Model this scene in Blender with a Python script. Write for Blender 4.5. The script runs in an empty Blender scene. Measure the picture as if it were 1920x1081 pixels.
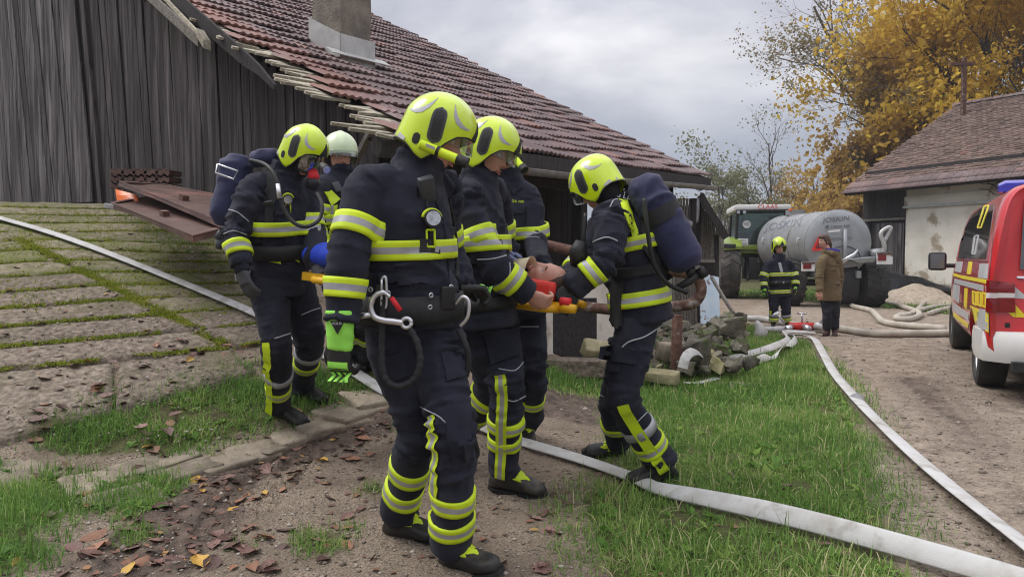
import bpy, bmesh, math, random
import numpy as np
from mathutils import Vector, Matrix, Euler
from mathutils.bvhtree import BVHTree
random.seed(7); RNG = np.random.default_rng(7)
S = bpy.context.scene; COL = S.collection
PI = math.pi
# ---------------------------------------------------------------- camera
FPX, CX, CY = 1350.0, 960.0, 540.5
CAMZ = 1.25; PITCH = math.atan(55.0 / FPX)
cam_d = bpy.data.cameras.new('camera'); cam = bpy.data.objects.new('camera', cam_d); COL.objects.link(cam)
cam_d.sensor_width = 36.0; cam_d.lens = 36.0 * FPX / 1920.0
cam_d.clip_start = 0.05; cam_d.clip_end = 2000
cam.location = (0, 0, CAMZ); cam.rotation_euler = (PI / 2 - PITCH, 0, 0)
S.camera = cam
# ---------------------------------------------------------------- sky
W = bpy.data.worlds.new("World"); S.world = W; W.use_nodes = True
SUN_EL, SUN_ROT = math.radians(54), math.radians(280)
def build_world():
    nt = W.node_tree; nt.nodes.clear()
    N = nt.nodes.new; L = nt.links.new
    out = N('ShaderNodeOutputWorld'); bg = N('ShaderNodeBackground')
    sky = N('ShaderNodeTexSky'); sky.sky_type = 'NISHITA'; sky.sun_disc = False
    sky.sun_elevation = SUN_EL; sky.sun_rotation = SUN_ROT
    sc = N('ShaderNodeMixRGB'); sc.blend_type = 'MULTIPLY'; sc.inputs[0].default_value = 1
    sc.inputs[2].default_value = (0.09, 0.09, 0.09, 1); L(sky.outputs[0], sc.inputs[1])
    tc = N('ShaderNodeTexCoord'); sep = N('ShaderNodeSeparateXYZ'); L(tc.outputs['Generated'], sep.inputs[0])
    mp = N('ShaderNodeMapping'); mp.inputs['Scale'].default_value = (1, 1, 2.6); mp.inputs['Location'].default_value = (0.35, 0.2, 0.1)
    L(tc.outputs['Generated'], mp.inputs[0])
    n1 = N('ShaderNodeTexNoise'); n1.inputs['Scale'].default_value = 2.6; n1.inputs['Detail'].default_value = 8
    n1.inputs['Roughness'].default_value = 0.55; n1.inputs['Distortion'].default_value = 0.25; L(mp.outputs[0], n1.inputs['Vector'])
    r = N('ShaderNodeValToRGB'); cr = r.color_ramp
    cr.elements[0].position = 0.34; cr.elements[0].color = (0.275, 0.283, 0.325, 1)
    cr.elements[1].position = 0.64; cr.elements[1].color = (0.575, 0.568, 0.585, 1)
    e = cr.elements.new(0.48); e.color = (0.36, 0.362, 0.40, 1)
    L(n1.outputs['Fac'], r.inputs[0])
    # towards the horizon the deck of cloud is a little bluer
    hz = N('ShaderNodeMapRange'); hz.inputs[1].default_value = 0.02; hz.inputs[2].default_value = 0.26
    L(sep.outputs[2], hz.inputs[0])
    lo = N('ShaderNodeMixRGB'); lo.inputs[1].default_value = (0.33, 0.375, 0.475, 1)
    L(hz.outputs[0], lo.inputs[0]); L(r.outputs[0], lo.inputs[2])
    # an overcast sky brightens smoothly from the horizon to the zenith
    zr = N('ShaderNodeMapRange'); zr.inputs[1].default_value = 0.0; zr.inputs[2].default_value = 1.0; zr.inputs[3].default_value = 0.46; zr.inputs[4].default_value = 3.1; L(sep.outputs[2], zr.inputs[0])
    zm = N('ShaderNodeMixRGB'); zm.blend_type = 'MULTIPLY'; zm.inputs[0].default_value = 1; L(lo.outputs[0], zm.inputs[1]); L(zr.outputs[0], zm.inputs[2]); lo = zm
    mx = N('ShaderNodeMixRGB'); mx.inputs[0].default_value = 0.93
    L(sc.outputs[0], mx.inputs[1]); L(lo.outputs[0], mx.inputs[2])
    L(mx.outputs[0], bg.inputs[0]); bg.inputs[1].default_value = 1.0
    L(bg.outputs[0], out.inputs[0])
build_world()
sun_d = bpy.data.lights.new('sun', 'SUN'); sun = bpy.data.objects.new('sun', sun_d); COL.objects.link(sun)
sun_d.energy = 1.5; sun_d.angle = math.radians(30); sun_d.color = (1.0, 0.97, 0.92)
sun.rotation_euler = Euler((PI / 2 - SUN_EL, 0, math.radians(-100)), 'XYZ')
S.view_settings.view_transform = 'Standard'; S.view_settings.look = 'None'
S.view_settings.exposure = 0.56; S.view_settings.gamma = 1.0; S.view_settings.use_curve_mapping = False
S.cycles.use_denoising = True; S.cycles.filter_width = 1.1
S.cycles.max_bounces = 7; S.cycles.diffuse_bounces = 6; S.cycles.transparent_max_bounces = 12; S.cycles.volume_bounces = 0
# ---------------------------------------------------------------- helpers
V3 = Vector
_cp, _sp = math.cos(PITCH), math.sin(PITCH)
def ray(px, py):
    a = (px - CX) / FPX; b = -(py - CY) / FPX
    return V3((a, _cp + b * _sp, -_sp + b * _cp))
CAMP = V3((0, 0, CAMZ))
def P(px, py, d):
    r = ray(px, py); return CAMP + r * (d / r.y)
def sstep(a, b, x):
    t = np.clip((x - a) / (b - a), 0, 1); return t * t * (3 - 2 * t)
def vnoise(p):
    p = np.asarray(p, float); i = np.floor(p); f = p - i; f = f * f * (3 - 2 * f)
    def h(a, b, c):
        s = np.sin(a * 127.1 + b * 311.7 + c * 74.7) * 43758.5453
        return s - np.floor(s)
    r = 0
    for dx in (0, 1):
        for dy in (0, 1):
            for dz in (0, 1):
                w = (f[:, 0] if dx else 1 - f[:, 0]) * (f[:, 1] if dy else 1 - f[:, 1]) * (f[:, 2] if dz else 1 - f[:, 2])
                r = r + w * h(i[:, 0] + dx, i[:, 1] + dy, i[:, 2] + dz)
    return r
def fbm2(x, y, sc, oct=3):
    x = np.asarray(x, float); y = np.asarray(y, float); r = 0; a = 0.5
    for k in range(oct):
        r = r + a * vnoise(np.stack([x.ravel() * sc, y.ravel() * sc, np.full(x.size, 3.7 + k)], 1)).reshape(x.shape)
        a *= 0.5; sc *= 2.03
    return r
def hbase(x, y):
    x = np.asarray(x, float); y = np.asarray(y, float)
    pl = 0.331 * (-0.25 * (x + 2.86) + 0.97 * (y - 4.03))
    k = 0.06; pl = k * np.logaddexp(0, pl / k)
    pl = 2.0 - 0.05 * np.logaddexp(0, (2.0 - pl) / 0.05)
    pl = np.maximum(pl, 0)
    w = 1 - sstep(-1.0, 0.9, x)
    ba = (.571 * (x + 1.035) + .821 * (y - 6.5)) / 1.2188; bh = (.696 * (y - 6.5) - (x + 1.035)) / 1.2188
    w = w * (1 - sstep(1.3, 1.9, ba) * sstep(-.9, .1, bh))
    far = 0.0 * x
    return pl * w + far
def hgt(x, y):
    return float(hbase(np.array([x]), np.array([y]))[0])
def gp(px, py, dz=0.0):
    r = ray(px, py); t = 0.5; last = None
    for i in range(900):
        q = CAMP + r * t
        g = q.z - hgt(q.x, q.y)
        if g < 0: break
        t += max(0.01, g * 0.5)
        if t > 300: break
    q = CAMP + r * t
    return V3((q.x, q.y, hgt(q.x, q.y) + dz))
ORG = {}
def empty(name, loc, label=None, cat=None, group=None):
    o = bpy.data.objects.new(name, None); COL.objects.link(o); o.location = loc
    o.empty_display_size = 0.1
    ORG[o.name] = V3(loc); tag(o, label, cat, group); return o
def tag(o, label=None, cat=None, group=None, kind=None):
    if label: o['label'] = label
    if cat: o['category'] = cat
    if group: o['group'] = group
    if kind: o['kind'] = kind
    return o
def link(name, me, parent=None, world=True):
    o = bpy.data.objects.new(name, me); COL.objects.link(o)
    if parent: o.parent = parent
    ORG[o.name] = ORG.get(parent.name, V3()) if parent else V3()
    return o
class MB:
    """collects shapes (world coordinates) and links them as one mesh"""
    def __init__(s): s.v = []; s.f = []; s.m = []
    def add(s, vs, fs, mi=0):
        b = len(s.v); s.v.extend([tuple(q) for q in vs]); s.f.extend([[i + b for i in f] for f in fs]); s.m.extend([mi] * len(fs)); return s
    def box(s, c, size, R=None, mi=0, bev=0.0, jit=0.0):
        sx, sy, sz = [k / 2 for k in size]
        if bev > 0:
            bm = bmesh.new(); bmesh.ops.create_cube(bm, size=1)
            for v in bm.verts: v.co = V3((v.co.x * 2 * sx, v.co.y * 2 * sy, v.co.z * 2 * sz))
            bmesh.ops.bevel(bm, geom=list(bm.edges), offset=min(bev, sx * .9, sy * .9, sz * .9), segments=2, affect='EDGES', profile=0.6)
            vs = [v.co.copy() for v in bm.verts]; fs = [[v.index for v in f.verts] for f in bm.faces]; bm.free()
        else:
            vs = [V3((x, y, z)) for x in (-sx, sx) for y in (-sy, sy) for z in (-sz, sz)]
            fs = [(0, 1, 3, 2), (4, 6, 7, 5), (0, 4, 5, 1), (2, 3, 7, 6), (0, 2, 6, 4), (1, 5, 7, 3)]
        if jit: vs = [v + V3([random.uniform(-jit, jit) for _ in range(3)]) for v in vs]
        if R is not None: vs = [R @ v for v in vs]
        return s.add([V3(c) + v for v in vs], fs, mi)
    def loft(s, rings, mi=0, cap=True, closed=True):
        n = len(rings[0]); vs = [q for r in rings for q in r]; fs = []
        for i in range(len(rings) - 1):
            for j in range(n if closed else n - 1):
                k = (j + 1) % n
                fs.append((i * n + j, i * n + k, (i + 1) * n + k, (i + 1) * n + j))
        if cap and closed:
            fs.append(tuple(range(n))[::-1]); fs.append(tuple((len(rings) - 1) * n + j for j in range(n)))
        return s.add(vs, fs, mi)
    def tube(s, pts, r, n=8, mi=0, cap=True):
        pts = [V3(p) for p in pts]; m = len(pts)
        rr = r if isinstance(r, (list, tuple)) else [r] * m
        ref = None; rings = []
        for i in range(m):
            t = (pts[min(i + 1, m - 1)] - pts[max(i - 1, 0)]).normalized()
            if ref is None:
                ref = t.orthogonal().normalized()
            ref = (ref - t * ref.dot(t)).normalized(); b = t.cross(ref)
            rings.append([pts[i] + (ref * math.cos(2 * PI * k / n) + b * math.sin(2 * PI * k / n)) * rr[i] for k in range(n)])
        return s.loft(rings, mi, cap)
    def cyl(s, a, b, r, n=16, mi=0, r2=None):
        return s.tube([a, b], [r, r if r2 is None else r2], n, mi)
    def ball(s, c, r, n=10, mi=0, R=None):
        r = r if isinstance(r, (tuple, list)) else (r, r, r); rings = []
        for i in range(n + 1):
            th = PI * i / n; q = max(math.sin(th), 1e-3)
            ring = [V3((q * math.cos(2 * PI * k / (2 * n)) * r[0], q * math.sin(2 * PI * k / (2 * n)) * r[1], -math.cos(th) * r[2])) for k in range(2 * n)]
            if R is not None: ring = [R @ v for v in ring]
            rings.append([V3(c) + v for v in ring])
        return s.loft(rings, mi)
    def prism(s, poly, nrm, mi=0):
        """polygon (list of Vectors) extruded along nrm"""
        n = len(poly); nrm = V3(nrm)
        vs = [V3(p) for p in poly] + [V3(p) + nrm for p in poly]
        fs = [tuple(range(n))[::-1], tuple(range(n, 2 * n))] + [(i, (i + 1) % n, n + (i + 1) % n, n + i) for i in range(n)]
        return s.add(vs, fs, mi)
    def build(s, name, mats, parent=None, smooth=False, fixn=True):
        o = mesh_obj(name, np.array(s.v, float), s.f, mats, parent, smooth, s.m)
        if fixn and len(s.f) < 60000:
            bm = bmesh.new(); bm.from_mesh(o.data); bmesh.ops.recalc_face_normals(bm, faces=bm.faces); bm.to_mesh(o.data); bm.free()
        return o
def mesh_obj(name, v, f, mats, parent=None, smooth=False, mi=None):
    me = bpy.data.meshes.new(name)
    org = ORG.get(parent.name, V3()) if parent else V3()
    v = np.asarray(v, float) - np.array(org)
    me.from_pydata(v.tolist() if len(v) else [], [], f)
    mats = mats if isinstance(mats, (list, tuple)) else [mats]
    for m in mats: me.materials.append(m)
    if mi is not None and len(mats) > 1: me.polygons.foreach_set('material_index', np.array(mi, dtype=np.int32))
    if smooth is True: me.polygons.foreach_set('use_smooth', np.ones(len(me.polygons), dtype=bool))
    elif smooth: me.shade_smooth_by_angle(angle=smooth) if hasattr(me, 'shade_smooth_by_angle') else None
    if smooth and smooth is not True and not hasattr(me, 'shade_smooth_by_angle'):
        try: me.set_sharp_from_angle(angle=smooth); me.polygons.foreach_set('use_smooth', np.ones(len(me.polygons), dtype=bool)); me.set_sharp_from_angle(angle=smooth)
        except Exception: pass
    me.update()
    return link(name, me, parent)
def blade_obj(name, V, F, rnd, m, parent=None, smooth=False):
    """big arrays: V (n,3), F (m,k) and a per-vertex random value"""
    me = bpy.data.meshes.new(name); k = F.shape[1]
    me.vertices.add(len(V)); me.vertices.foreach_set('co', np.ascontiguousarray(V, dtype=np.float32).ravel())
    me.loops.add(F.size); me.loops.foreach_set('vertex_index', np.ascontiguousarray(F, dtype=np.int32).ravel())
    me.polygons.add(len(F)); me.polygons.foreach_set('loop_start', np.arange(0, F.size, k, dtype=np.int32))
    at = me.attributes.new('rnd', 'FLOAT', 'POINT'); at.data.foreach_set('value', np.ascontiguousarray(rnd, dtype=np.float32))
    me.materials.append(m); me.update(calc_edges=True)
    if smooth: me.polygons.foreach_set('use_smooth', np.ones(len(F), dtype=bool))
    return link(name, me, parent)
def basis(x=None, y=None, z=None):
    """rotation matrix with columns x,y,z; two given, orthonormalised (first kept)"""
    if z is not None and x is not None:
        z = V3(z).normalized(); x = (V3(x) - z * V3(x).dot(z)).normalized(); y = z.cross(x)
    elif x is not None and y is not None:
        x = V3(x).normalized(); y = (V3(y) - x * V3(y).dot(x)).normalized(); z = x.cross(y)
    else:
        z = V3(z).normalized(); y = (V3(y) - z * V3(y).dot(z)).normalized(); x = y.cross(z)
    return Matrix((x, y, z)).transposed()
_dg = None
def eval_mesh(o):
    dg = bpy.context.evaluated_depsgraph_get(); dg.update()
    return bpy.data.meshes.new_from_object(o.evaluated_get(dg))
def text_geo(txt, size=1.0, extrude=0.0):
    c = bpy.data.curves.new('t', 'FONT'); c.body = txt; c.size = size; c.align_x = 'CENTER'; c.align_y = 'CENTER'; c.resolution_u = 3
    o = bpy.data.objects.new('t', c); COL.objects.link(o)
    me = eval_mesh(o); vs = [v.co.copy() for v in me.vertices]; fs = [list(p.vertices) for p in me.polygons]
    bpy.data.objects.remove(o); bpy.data.meshes.remove(me); bpy.data.curves.remove(c)
    return vs, fs
# ---------------------------------------------------------------- materials
def mat(name, c1, c2=None, rough=0.7, metal=0.0, ns=8.0, nd=5, lo=0.35, hi=0.65, stretch=None, bump=0.0, bs=60.0, bd=0.01,
        c3=None, c3s=2.0, c3lo=0.5, c3hi=0.7, rand=0.0, spec=0.4, alpha=1.0, trans=0.0, coat=0.0, sheen=0.0, rndc=None, objrand=False, bstretch=None, emit=None, rvar=0.0):
    m = bpy.data.materials.new(name); m.use_nodes = True; nt = m.node_tree; N = nt.nodes.new; L = nt.links.new
    b = nt.nodes['Principled BSDF']; b.inputs['Roughness'].default_value = rough; b.inputs['Metallic'].default_value = metal
    b.inputs['Specular IOR Level'].default_value = spec
    if coat: b.inputs['Coat Weight'].default_value = coat; b.inputs['Coat Roughness'].default_value = 0.08
    if sheen: b.inputs['Sheen Weight'].default_value = sheen; b.inputs['Sheen Roughness'].default_value = 0.5
    if trans: b.inputs['Transmission Weight'].default_value = trans
    if alpha < 1: b.inputs['Alpha'].default_value = alpha
    if emit: b.inputs['Emission Color'].default_value = (*emit[:3], 1); b.inputs['Emission Strength'].default_value = emit[3]
    c1 = (*c1, 1) if len(c1) == 3 else c1
    tc = N('ShaderNodeTexCoord'); vec = tc.outputs['Object']
    if rand or objrand:
        oi = N('ShaderNodeObjectInfo')
    if objrand:
        ad = N('ShaderNodeVectorMath'); ad.operation = 'MULTIPLY_ADD'
        cb = N('ShaderNodeCombineXYZ')
        for i in range(3): L(oi.outputs['Random'], cb.inputs[i])
        L(cb.outputs[0], ad.inputs[0]); ad.inputs[1].default_value = (37.0, 53.0, 71.0); L(vec, ad.inputs[2]); vec = ad.outputs[0]
    def noise(sc, det, st):
        n = N('ShaderNodeTexNoise'); n.inputs['Scale'].default_value = sc; n.inputs['Detail'].default_value = det; n.inputs['Roughness'].default_value = 0.6
        if st:
            mp = N('ShaderNodeMapping'); mp.inputs['Scale'].default_value = st; L(vec, mp.inputs[0]); L(mp.outputs[0], n.inputs['Vector'])
        else: L(vec, n.inputs['Vector'])
        return n
    col = None
    if c2 is not None:
        n = noise(ns, nd, stretch); mr = N('ShaderNodeMapRange'); mr.inputs[1].default_value = lo; mr.inputs[2].default_value = hi; L(n.outputs['Fac'], mr.inputs[0])
        mx = N('ShaderNodeMixRGB'); mx.inputs[1].default_value = c1; mx.inputs[2].default_value = (*c2, 1); L(mr.outputs[0], mx.inputs[0]); col = mx.outputs[0]
        if rvar:
            mr2 = N('ShaderNodeMapRange'); mr2.inputs[3].default_value = rough - rvar; mr2.inputs[4].default_value = rough + rvar
            L(mr.outputs[0], mr2.inputs[0]); L(mr2.outputs[0], b.inputs['Roughness'])
    if c3 is not None:
        n = noise(c3s, 6, stretch if stretch else None); mr = N('ShaderNodeMapRange'); mr.inputs[1].default_value = c3lo; mr.inputs[2].default_value = c3hi; L(n.outputs['Fac'], mr.inputs[0])
        mx = N('ShaderNodeMixRGB'); mx.inputs[1].default_value = c1; mx.inputs[2].default_value = (*c3, 1); L(mr.outputs[0], mx.inputs[0])
        if col: L(col, mx.inputs[1])
        col = mx.outputs[0]
    if rndc is not None:   # attribute-driven colour ramp
        at = N('ShaderNodeAttribute'); at.attribute_name = 'rnd'; rp = N('ShaderNodeValToRGB'); cr = rp.color_ramp
        for i, (pos, cc) in enumerate(rndc):
            e = cr.elements[i] if i < 2 else cr.elements.new(pos)
            e.position = pos; e.color = (*cc, 1)
        L(at.outputs['Fac'], rp.inputs[0]); col = rp.outputs[0]
    if rand:
        hs = N('ShaderNodeHueSaturation'); mr = N('ShaderNodeMapRange'); mr.inputs[3].default_value = 1 - rand; mr.inputs[4].default_value = 1 + rand
        L(oi.outputs['Random'], mr.inputs[0]); L(mr.outputs[0], hs.inputs['Value']); hs.inputs['Color'].default_value = c1
        if col: L(col, hs.inputs['Color'])
        col = hs.outputs[0]
    if col: L(col, b.inputs['Base Color'])
    else: b.inputs['Base Color'].default_value = c1
    if bump:
        n = noise(bs, 4, bstretch if bstretch else stretch); bp = N('ShaderNodeBump'); bp.inputs['Strength'].default_value = bump; bp.inputs['Distance'].default_value = bd
        L(n.outputs['Fac'], bp.inputs['Height']); L(bp.outputs[0], b.inputs['Normal'])
    return m
M = {}
def mk():
    m = M
    m['plank'] = mat('weathered_wood', (0.026, 0.022, 0.023), (0.205, 0.19, 0.195), rough=0.85, ns=6, nd=9, lo=0.42, hi=0.68, stretch=(2.6, 2.6, 0.13), bump=0.8, bs=14, bd=0.012, rand=0.35, objrand=True, c3=(0.018, 0.013, 0.012), c3s=3.0, c3lo=0.5, c3hi=0.68)
    m['plank2'] = mat('reddish_wood', (0.021, 0.0165, 0.0165), (0.15, 0.13, 0.13), rough=0.85, ns=6, nd=9, lo=0.44, hi=0.72, stretch=(2.6, 2.6, 0.13), bump=0.8, bs=14, bd=0.012, rand=0.3, objrand=True, c3=(0.018, 0.013, 0.012), c3s=3.0, c3lo=0.5, c3hi=0.68)
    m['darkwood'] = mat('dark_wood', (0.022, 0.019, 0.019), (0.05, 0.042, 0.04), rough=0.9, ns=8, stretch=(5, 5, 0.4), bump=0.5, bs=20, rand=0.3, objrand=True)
    m['greywood'] = mat('grey_wood', (0.115, 0.10, 0.092), (0.27, 0.245, 0.215), rough=0.9, ns=9, nd=7, stretch=(6, 1, 6), bump=0.7, bs=16, rand=0.25, objrand=True, c3=(0.1, 0.1, 0.05), c3s=3)
    m['palewood'] = mat('split_batten_wood', (0.30, 0.26, 0.20), (0.52, 0.48, 0.38), rough=0.9, ns=6, nd=6, stretch=(2, 8, 8), bump=0.8, bs=14, rand=0.25, objrand=True, c3=(0.16, 0.15, 0.08), c3s=3)
    m['plaster'] = mat('old_white_plaster', (0.74, 0.70, 0.62), (0.60, 0.56, 0.48), rough=0.92, ns=1.3, lo=0.4, hi=0.66, bump=0.5, bs=14, bd=0.02, c3=(0.36, 0.30, 0.22), c3s=1.1, c3lo=0.545, c3hi=0.61)
    m['concrete'] = mat('old_concrete', (0.10, 0.078, 0.057), (0.32, 0.258, 0.20), rough=0.92, ns=22, nd=9, lo=0.36, hi=0.68, bump=1.0, bs=60, bd=0.02, c3=(0.115, 0.10, 0.05), c3s=1.7, c3lo=0.5, c3hi=0.68, rand=0.1)
    m['mossconcrete'] = mat('mossy_concrete', (0.145, 0.122, 0.07), (0.31, 0.265, 0.19), rough=0.95, ns=14, nd=9, lo=0.38, hi=0.7, bump=1.0, bs=50, bd=0.02, c3=(0.13, 0.15, 0.035), c3s=1.9, c3lo=0.46, c3hi=0.68, rand=0.1)
    m['chimney'] = mat('rough_grey_render', (0.15, 0.13, 0.105), (0.24, 0.205, 0.165), rough=0.95, ns=5, nd=8, bump=0.8, bs=30, bd=0.02, c3=(0.13, 0.12, 0.11), c3s=1.5)
    m['flash'] = mat('pale_sheet_metal', (0.50, 0.50, 0.48), (0.38, 0.38, 0.37), rough=0.5, metal=0.3, ns=5, bump=0.1)
    m['zinc'] = mat('zinc_gutter', (0.20, 0.20, 0.20), (0.32, 0.31, 0.30), rough=0.5, metal=0.6, ns=6, c3=(0.14, 0.07, 0.04), c3s=3, c3lo=0.6, c3hi=0.72)
    m['rust'] = mat('rusty_steel', (0.075, 0.035, 0.025), (0.16, 0.085, 0.06), rough=0.75, metal=0.3, ns=14, nd=7, bump=0.4, bs=40, c3=(0.30, 0.27, 0.25), c3s=7, c3lo=0.56, c3hi=0.7)
    m['rustsheet'] = mat('brown_painted_sheet', (0.085, 0.042, 0.036), (0.12, 0.075, 0.06), rough=0.5, metal=0.1, ns=5, nd=7, bump=0.25, bs=8, bd=0.02, c3=(0.20, 0.10, 0.08), c3s=2.2, c3lo=0.55, c3hi=0.68)
    m['bluesheet'] = mat('pale_blue_flaking_paint', (0.46, 0.58, 0.66), (0.56, 0.65, 0.70), rough=0.6, ns=4, bump=0.3, bs=12, c3=(0.16, 0.075, 0.05), c3s=3.1, c3lo=0.57, c3hi=0.6)
    m['stone'] = mat('mossy_stone', (0.065, 0.058, 0.045), (0.19, 0.17, 0.135), rough=0.95, ns=7, nd=7, bump=0.8, bs=25, bd=0.03, c3=(0.075, 0.095, 0.028), c3s=4.5, c3lo=0.48, c3hi=0.63, rand=0.35, objrand=True)
    m['palestone'] = mat('pale_cut_stone', (0.36, 0.31, 0.20), (0.20, 0.19, 0.08), rough=0.95, ns=6, nd=7, bump=0.6, bs=25, bd=0.02, rand=0.2, objrand=True)
    m['edgestone'] = mat('worn_edge_stone', (0.28, 0.235, 0.175), (0.16, 0.132, 0.098), rough=0.93, ns=7, nd=8, bump=0.8, bs=22, bd=0.02, c3=(0.12, 0.10, 0.07), c3s=3, c3lo=0.5, c3hi=0.68, rand=0.2, objrand=True)
    m['sand'] = mat('sand', (0.32, 0.26, 0.195), (0.46, 0.385, 0.30), rough=0.95, ns=9, bump=0.6, bs=30, bd=0.03)
    m['tarp'] = mat('black_sheeting', (0.012, 0.012, 0.014), rough=0.35, bump=0.6, bs=5, bd=0.05)
    m['hose'] = mat('white_canvas_hose', (0.50, 0.495, 0.48), (0.35, 0.33, 0.295), rough=0.85, ns=5, nd=7, lo=0.46, hi=0.75, bump=0.15, bs=120, c3=(0.22, 0.19, 0.15), c3s=7, c3lo=0.55, c3hi=0.78)
    m['suction'] = mat('dirty_round_hose', (0.47, 0.43, 0.36), (0.33, 0.29, 0.235), rough=0.8, ns=4, nd=6, bump=0.1, bs=100)
    m['navy'] = mat('navy_turnout_cloth', (0.0125, 0.0135, 0.0225), (0.026, 0.028, 0.043), rough=0.85, ns=6, nd=6, bump=0.5, bs=230, bd=0.004, sheen=0.03, spec=0.2, c3=(0.06, 0.057, 0.06), c3s=3.2, c3lo=0.56, c3hi=0.85)
    m['navy2'] = mat('navy_bag_cloth', (0.017, 0.019, 0.055), (0.028, 0.031, 0.082), rough=0.7, ns=5, nd=6, bump=0.35, bs=240, bd=0.003, sheen=0.1, spec=0.3)
    m['black'] = mat('black_rubber', (0.011, 0.011, 0.012), (0.022, 0.021, 0.02), rough=0.55, ns=9, nd=6, bump=0.12, bs=60, spec=0.4)
    m['boot'] = mat('muddy_black_leather', (0.013, 0.013, 0.013), (0.028, 0.026, 0.024), rough=0.5, ns=7, nd=7, bump=0.3, bs=60, c3=(0.12, 0.10, 0.075), c3s=5, c3lo=0.58, c3hi=0.78)
    m['strap'] = mat('black_webbing', (0.012, 0.012, 0.013), (0.02, 0.02, 0.022), rough=0.7, ns=30, bump=0.2, bs=300, bd=0.002)
    m['hivis'] = mat('fluorescent_yellow_tape', (0.60, 0.76, 0.010), (0.50, 0.64, 0.02), rough=0.6, ns=8, bump=0.1, bs=200, bd=0.002)
    m['green'] = mat('fluorescent_green_cloth', (0.33, 0.80, 0.10), (0.26, 0.66, 0.08), rough=0.65, ns=10, bump=0.2, bs=160, bd=0.003)
    m['silver'] = mat('silver_reflective_tape', (0.40, 0.40, 0.42), (0.32, 0.32, 0.33), rough=0.42, metal=0.25, ns=10)
    m['piping'] = mat('grey_piping', (0.36, 0.37, 0.40), rough=0.5)
    m['helmet'] = mat('fluorescent_helmet_shell', (0.57, 0.745, 0.004), (0.52, 0.68, 0.006), rough=0.26, ns=3, rvar=0.06, c3=(0.40, 0.50, 0.03), c3s=9, c3lo=0.62, c3hi=0.8, coat=0.7, spec=0.5)
    m['helmetw'] = mat('pale_green_helmet_shell', (0.62, 0.72, 0.47), (0.56, 0.66, 0.42), rough=0.3, ns=3, coat=0.4)
    m['steel'] = mat('bright_aluminium', (0.62, 0.62, 0.64), rough=0.28, metal=0.9)
    m['redcloth'] = mat('red_webbing', (0.60, 0.02, 0.03), rough=0.6)
    m['visor'] = glass('clear_visor', (0.86, 0.88, 0.86), 0.35)
    m['maskglass'] = glass('mask_lens', (0.6, 0.62, 0.65), 0.45, 0.22, 0.7)
    m['skin'] = mat('skin', (0.50, 0.255, 0.19), (0.56, 0.31, 0.235), rough=0.5, ns=14, bump=0.08, bs=120, bd=0.002, c3=(0.46, 0.19, 0.14), c3s=9, c3lo=0.5, c3hi=0.75)
    m['lip'] = mat('lips', (0.42, 0.15, 0.13), rough=0.45)
    m['eyew'] = mat('eye_white', (0.68, 0.66, 0.63), rough=0.2)
    m['iris'] = mat('iris', (0.03, 0.025, 0.02), rough=0.15)
    m['hairdark'] = mat('brown_hair', (0.05, 0.028, 0.018), (0.095, 0.055, 0.035), rough=0.5, ns=30, stretch=(3, 3, 0.4), bump=0.5, bs=80)
    m['blackcloth'] = mat('black_hood_cloth', (0.011, 0.011, 0.013), (0.017, 0.017, 0.02), rough=0.9, ns=12, bump=0.3, bs=200, bd=0.003)
    m['khaki'] = mat('olive_parka_cloth', (0.155, 0.115, 0.058), (0.115, 0.085, 0.043), rough=0.85, ns=6, nd=6, bump=0.3, bs=120, bd=0.004)
    m['bluelining'] = mat('blue_hood_lining', (0.022, 0.016, 0.16), (0.03, 0.024, 0.22), rough=0.8, ns=10)
    m['jeans'] = mat('washed_black_jeans', (0.012, 0.013, 0.018), (0.05, 0.055, 0.07), rough=0.85, ns=5, lo=0.5, hi=0.75)
    m['brownboot'] = mat('dark_red_boot', (0.045, 0.016, 0.014), rough=0.6)
    m['red'] = mat('red_vest_cloth', (0.72, 0.055, 0.035), (0.60, 0.03, 0.03), rough=0.65, ns=7, bump=0.2, bs=90)
    m['orange'] = mat('orange_plastic', (0.80, 0.16, 0.02), rough=0.4)
    m['yellowp'] = mat('yellow_board_plastic', (0.72, 0.40, 0.01), (0.62, 0.33, 0.01), rough=0.4, ns=5)
    m['collar'] = mat('pale_foam_collar', (0.72, 0.62, 0.44), rough=0.6)
    m['bluecloth'] = mat('pale_blue_cord', (0.18, 0.23, 0.42), (0.30, 0.35, 0.55), rough=0.8, ns=25, bump=0.3, bs=90)
    m['blue'] = mat('bright_blue_cloth', (0.01, 0.04, 0.42), (0.015, 0.06, 0.55), rough=0.7, ns=6)
    m['grey'] = mat('dark_grey_plastic', (0.05, 0.052, 0.058), rough=0.5)
    m['lens'] = mat('lamp_lens', (0.60, 0.62, 0.64), (0.35, 0.36, 0.38), rough=0.12, metal=0.5, ns=60)
    m['whitetext'] = mat('white_print', (0.62, 0.63, 0.66), (0.45, 0.46, 0.5), rough=0.7, ns=20)
    m['carred'] = mat('red_car_paint', (0.52, 0.012, 0.016), (0.43, 0.018, 0.018), rough=0.25, ns=3, c3=(0.30, 0.05, 0.035), c3s=2.2, c3lo=0.58, c3hi=0.8, coat=0.7)
    m['carwhite'] = mat('white_car_paint', (0.66, 0.65, 0.63), (0.58, 0.565, 0.54), rough=0.35, ns=3, coat=0.4)
    m['mirror'] = mat('mirror_glass', (0.10, 0.11, 0.12), rough=0.03, spec=0.9, coat=1.0)
    m['carglass'] = mat('tinted_glass', (0.012, 0.015, 0.018), rough=0.04, spec=0.9, coat=0.5)
    m['tail'] = mat('red_lens', (0.13, 0.003, 0.006), (0.24, 0.006, 0.010), rough=0.1, ns=40, coat=0.6)
    m['tailw'] = mat('clear_lens', (0.66, 0.60, 0.60), rough=0.15, coat=0.6)
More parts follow.
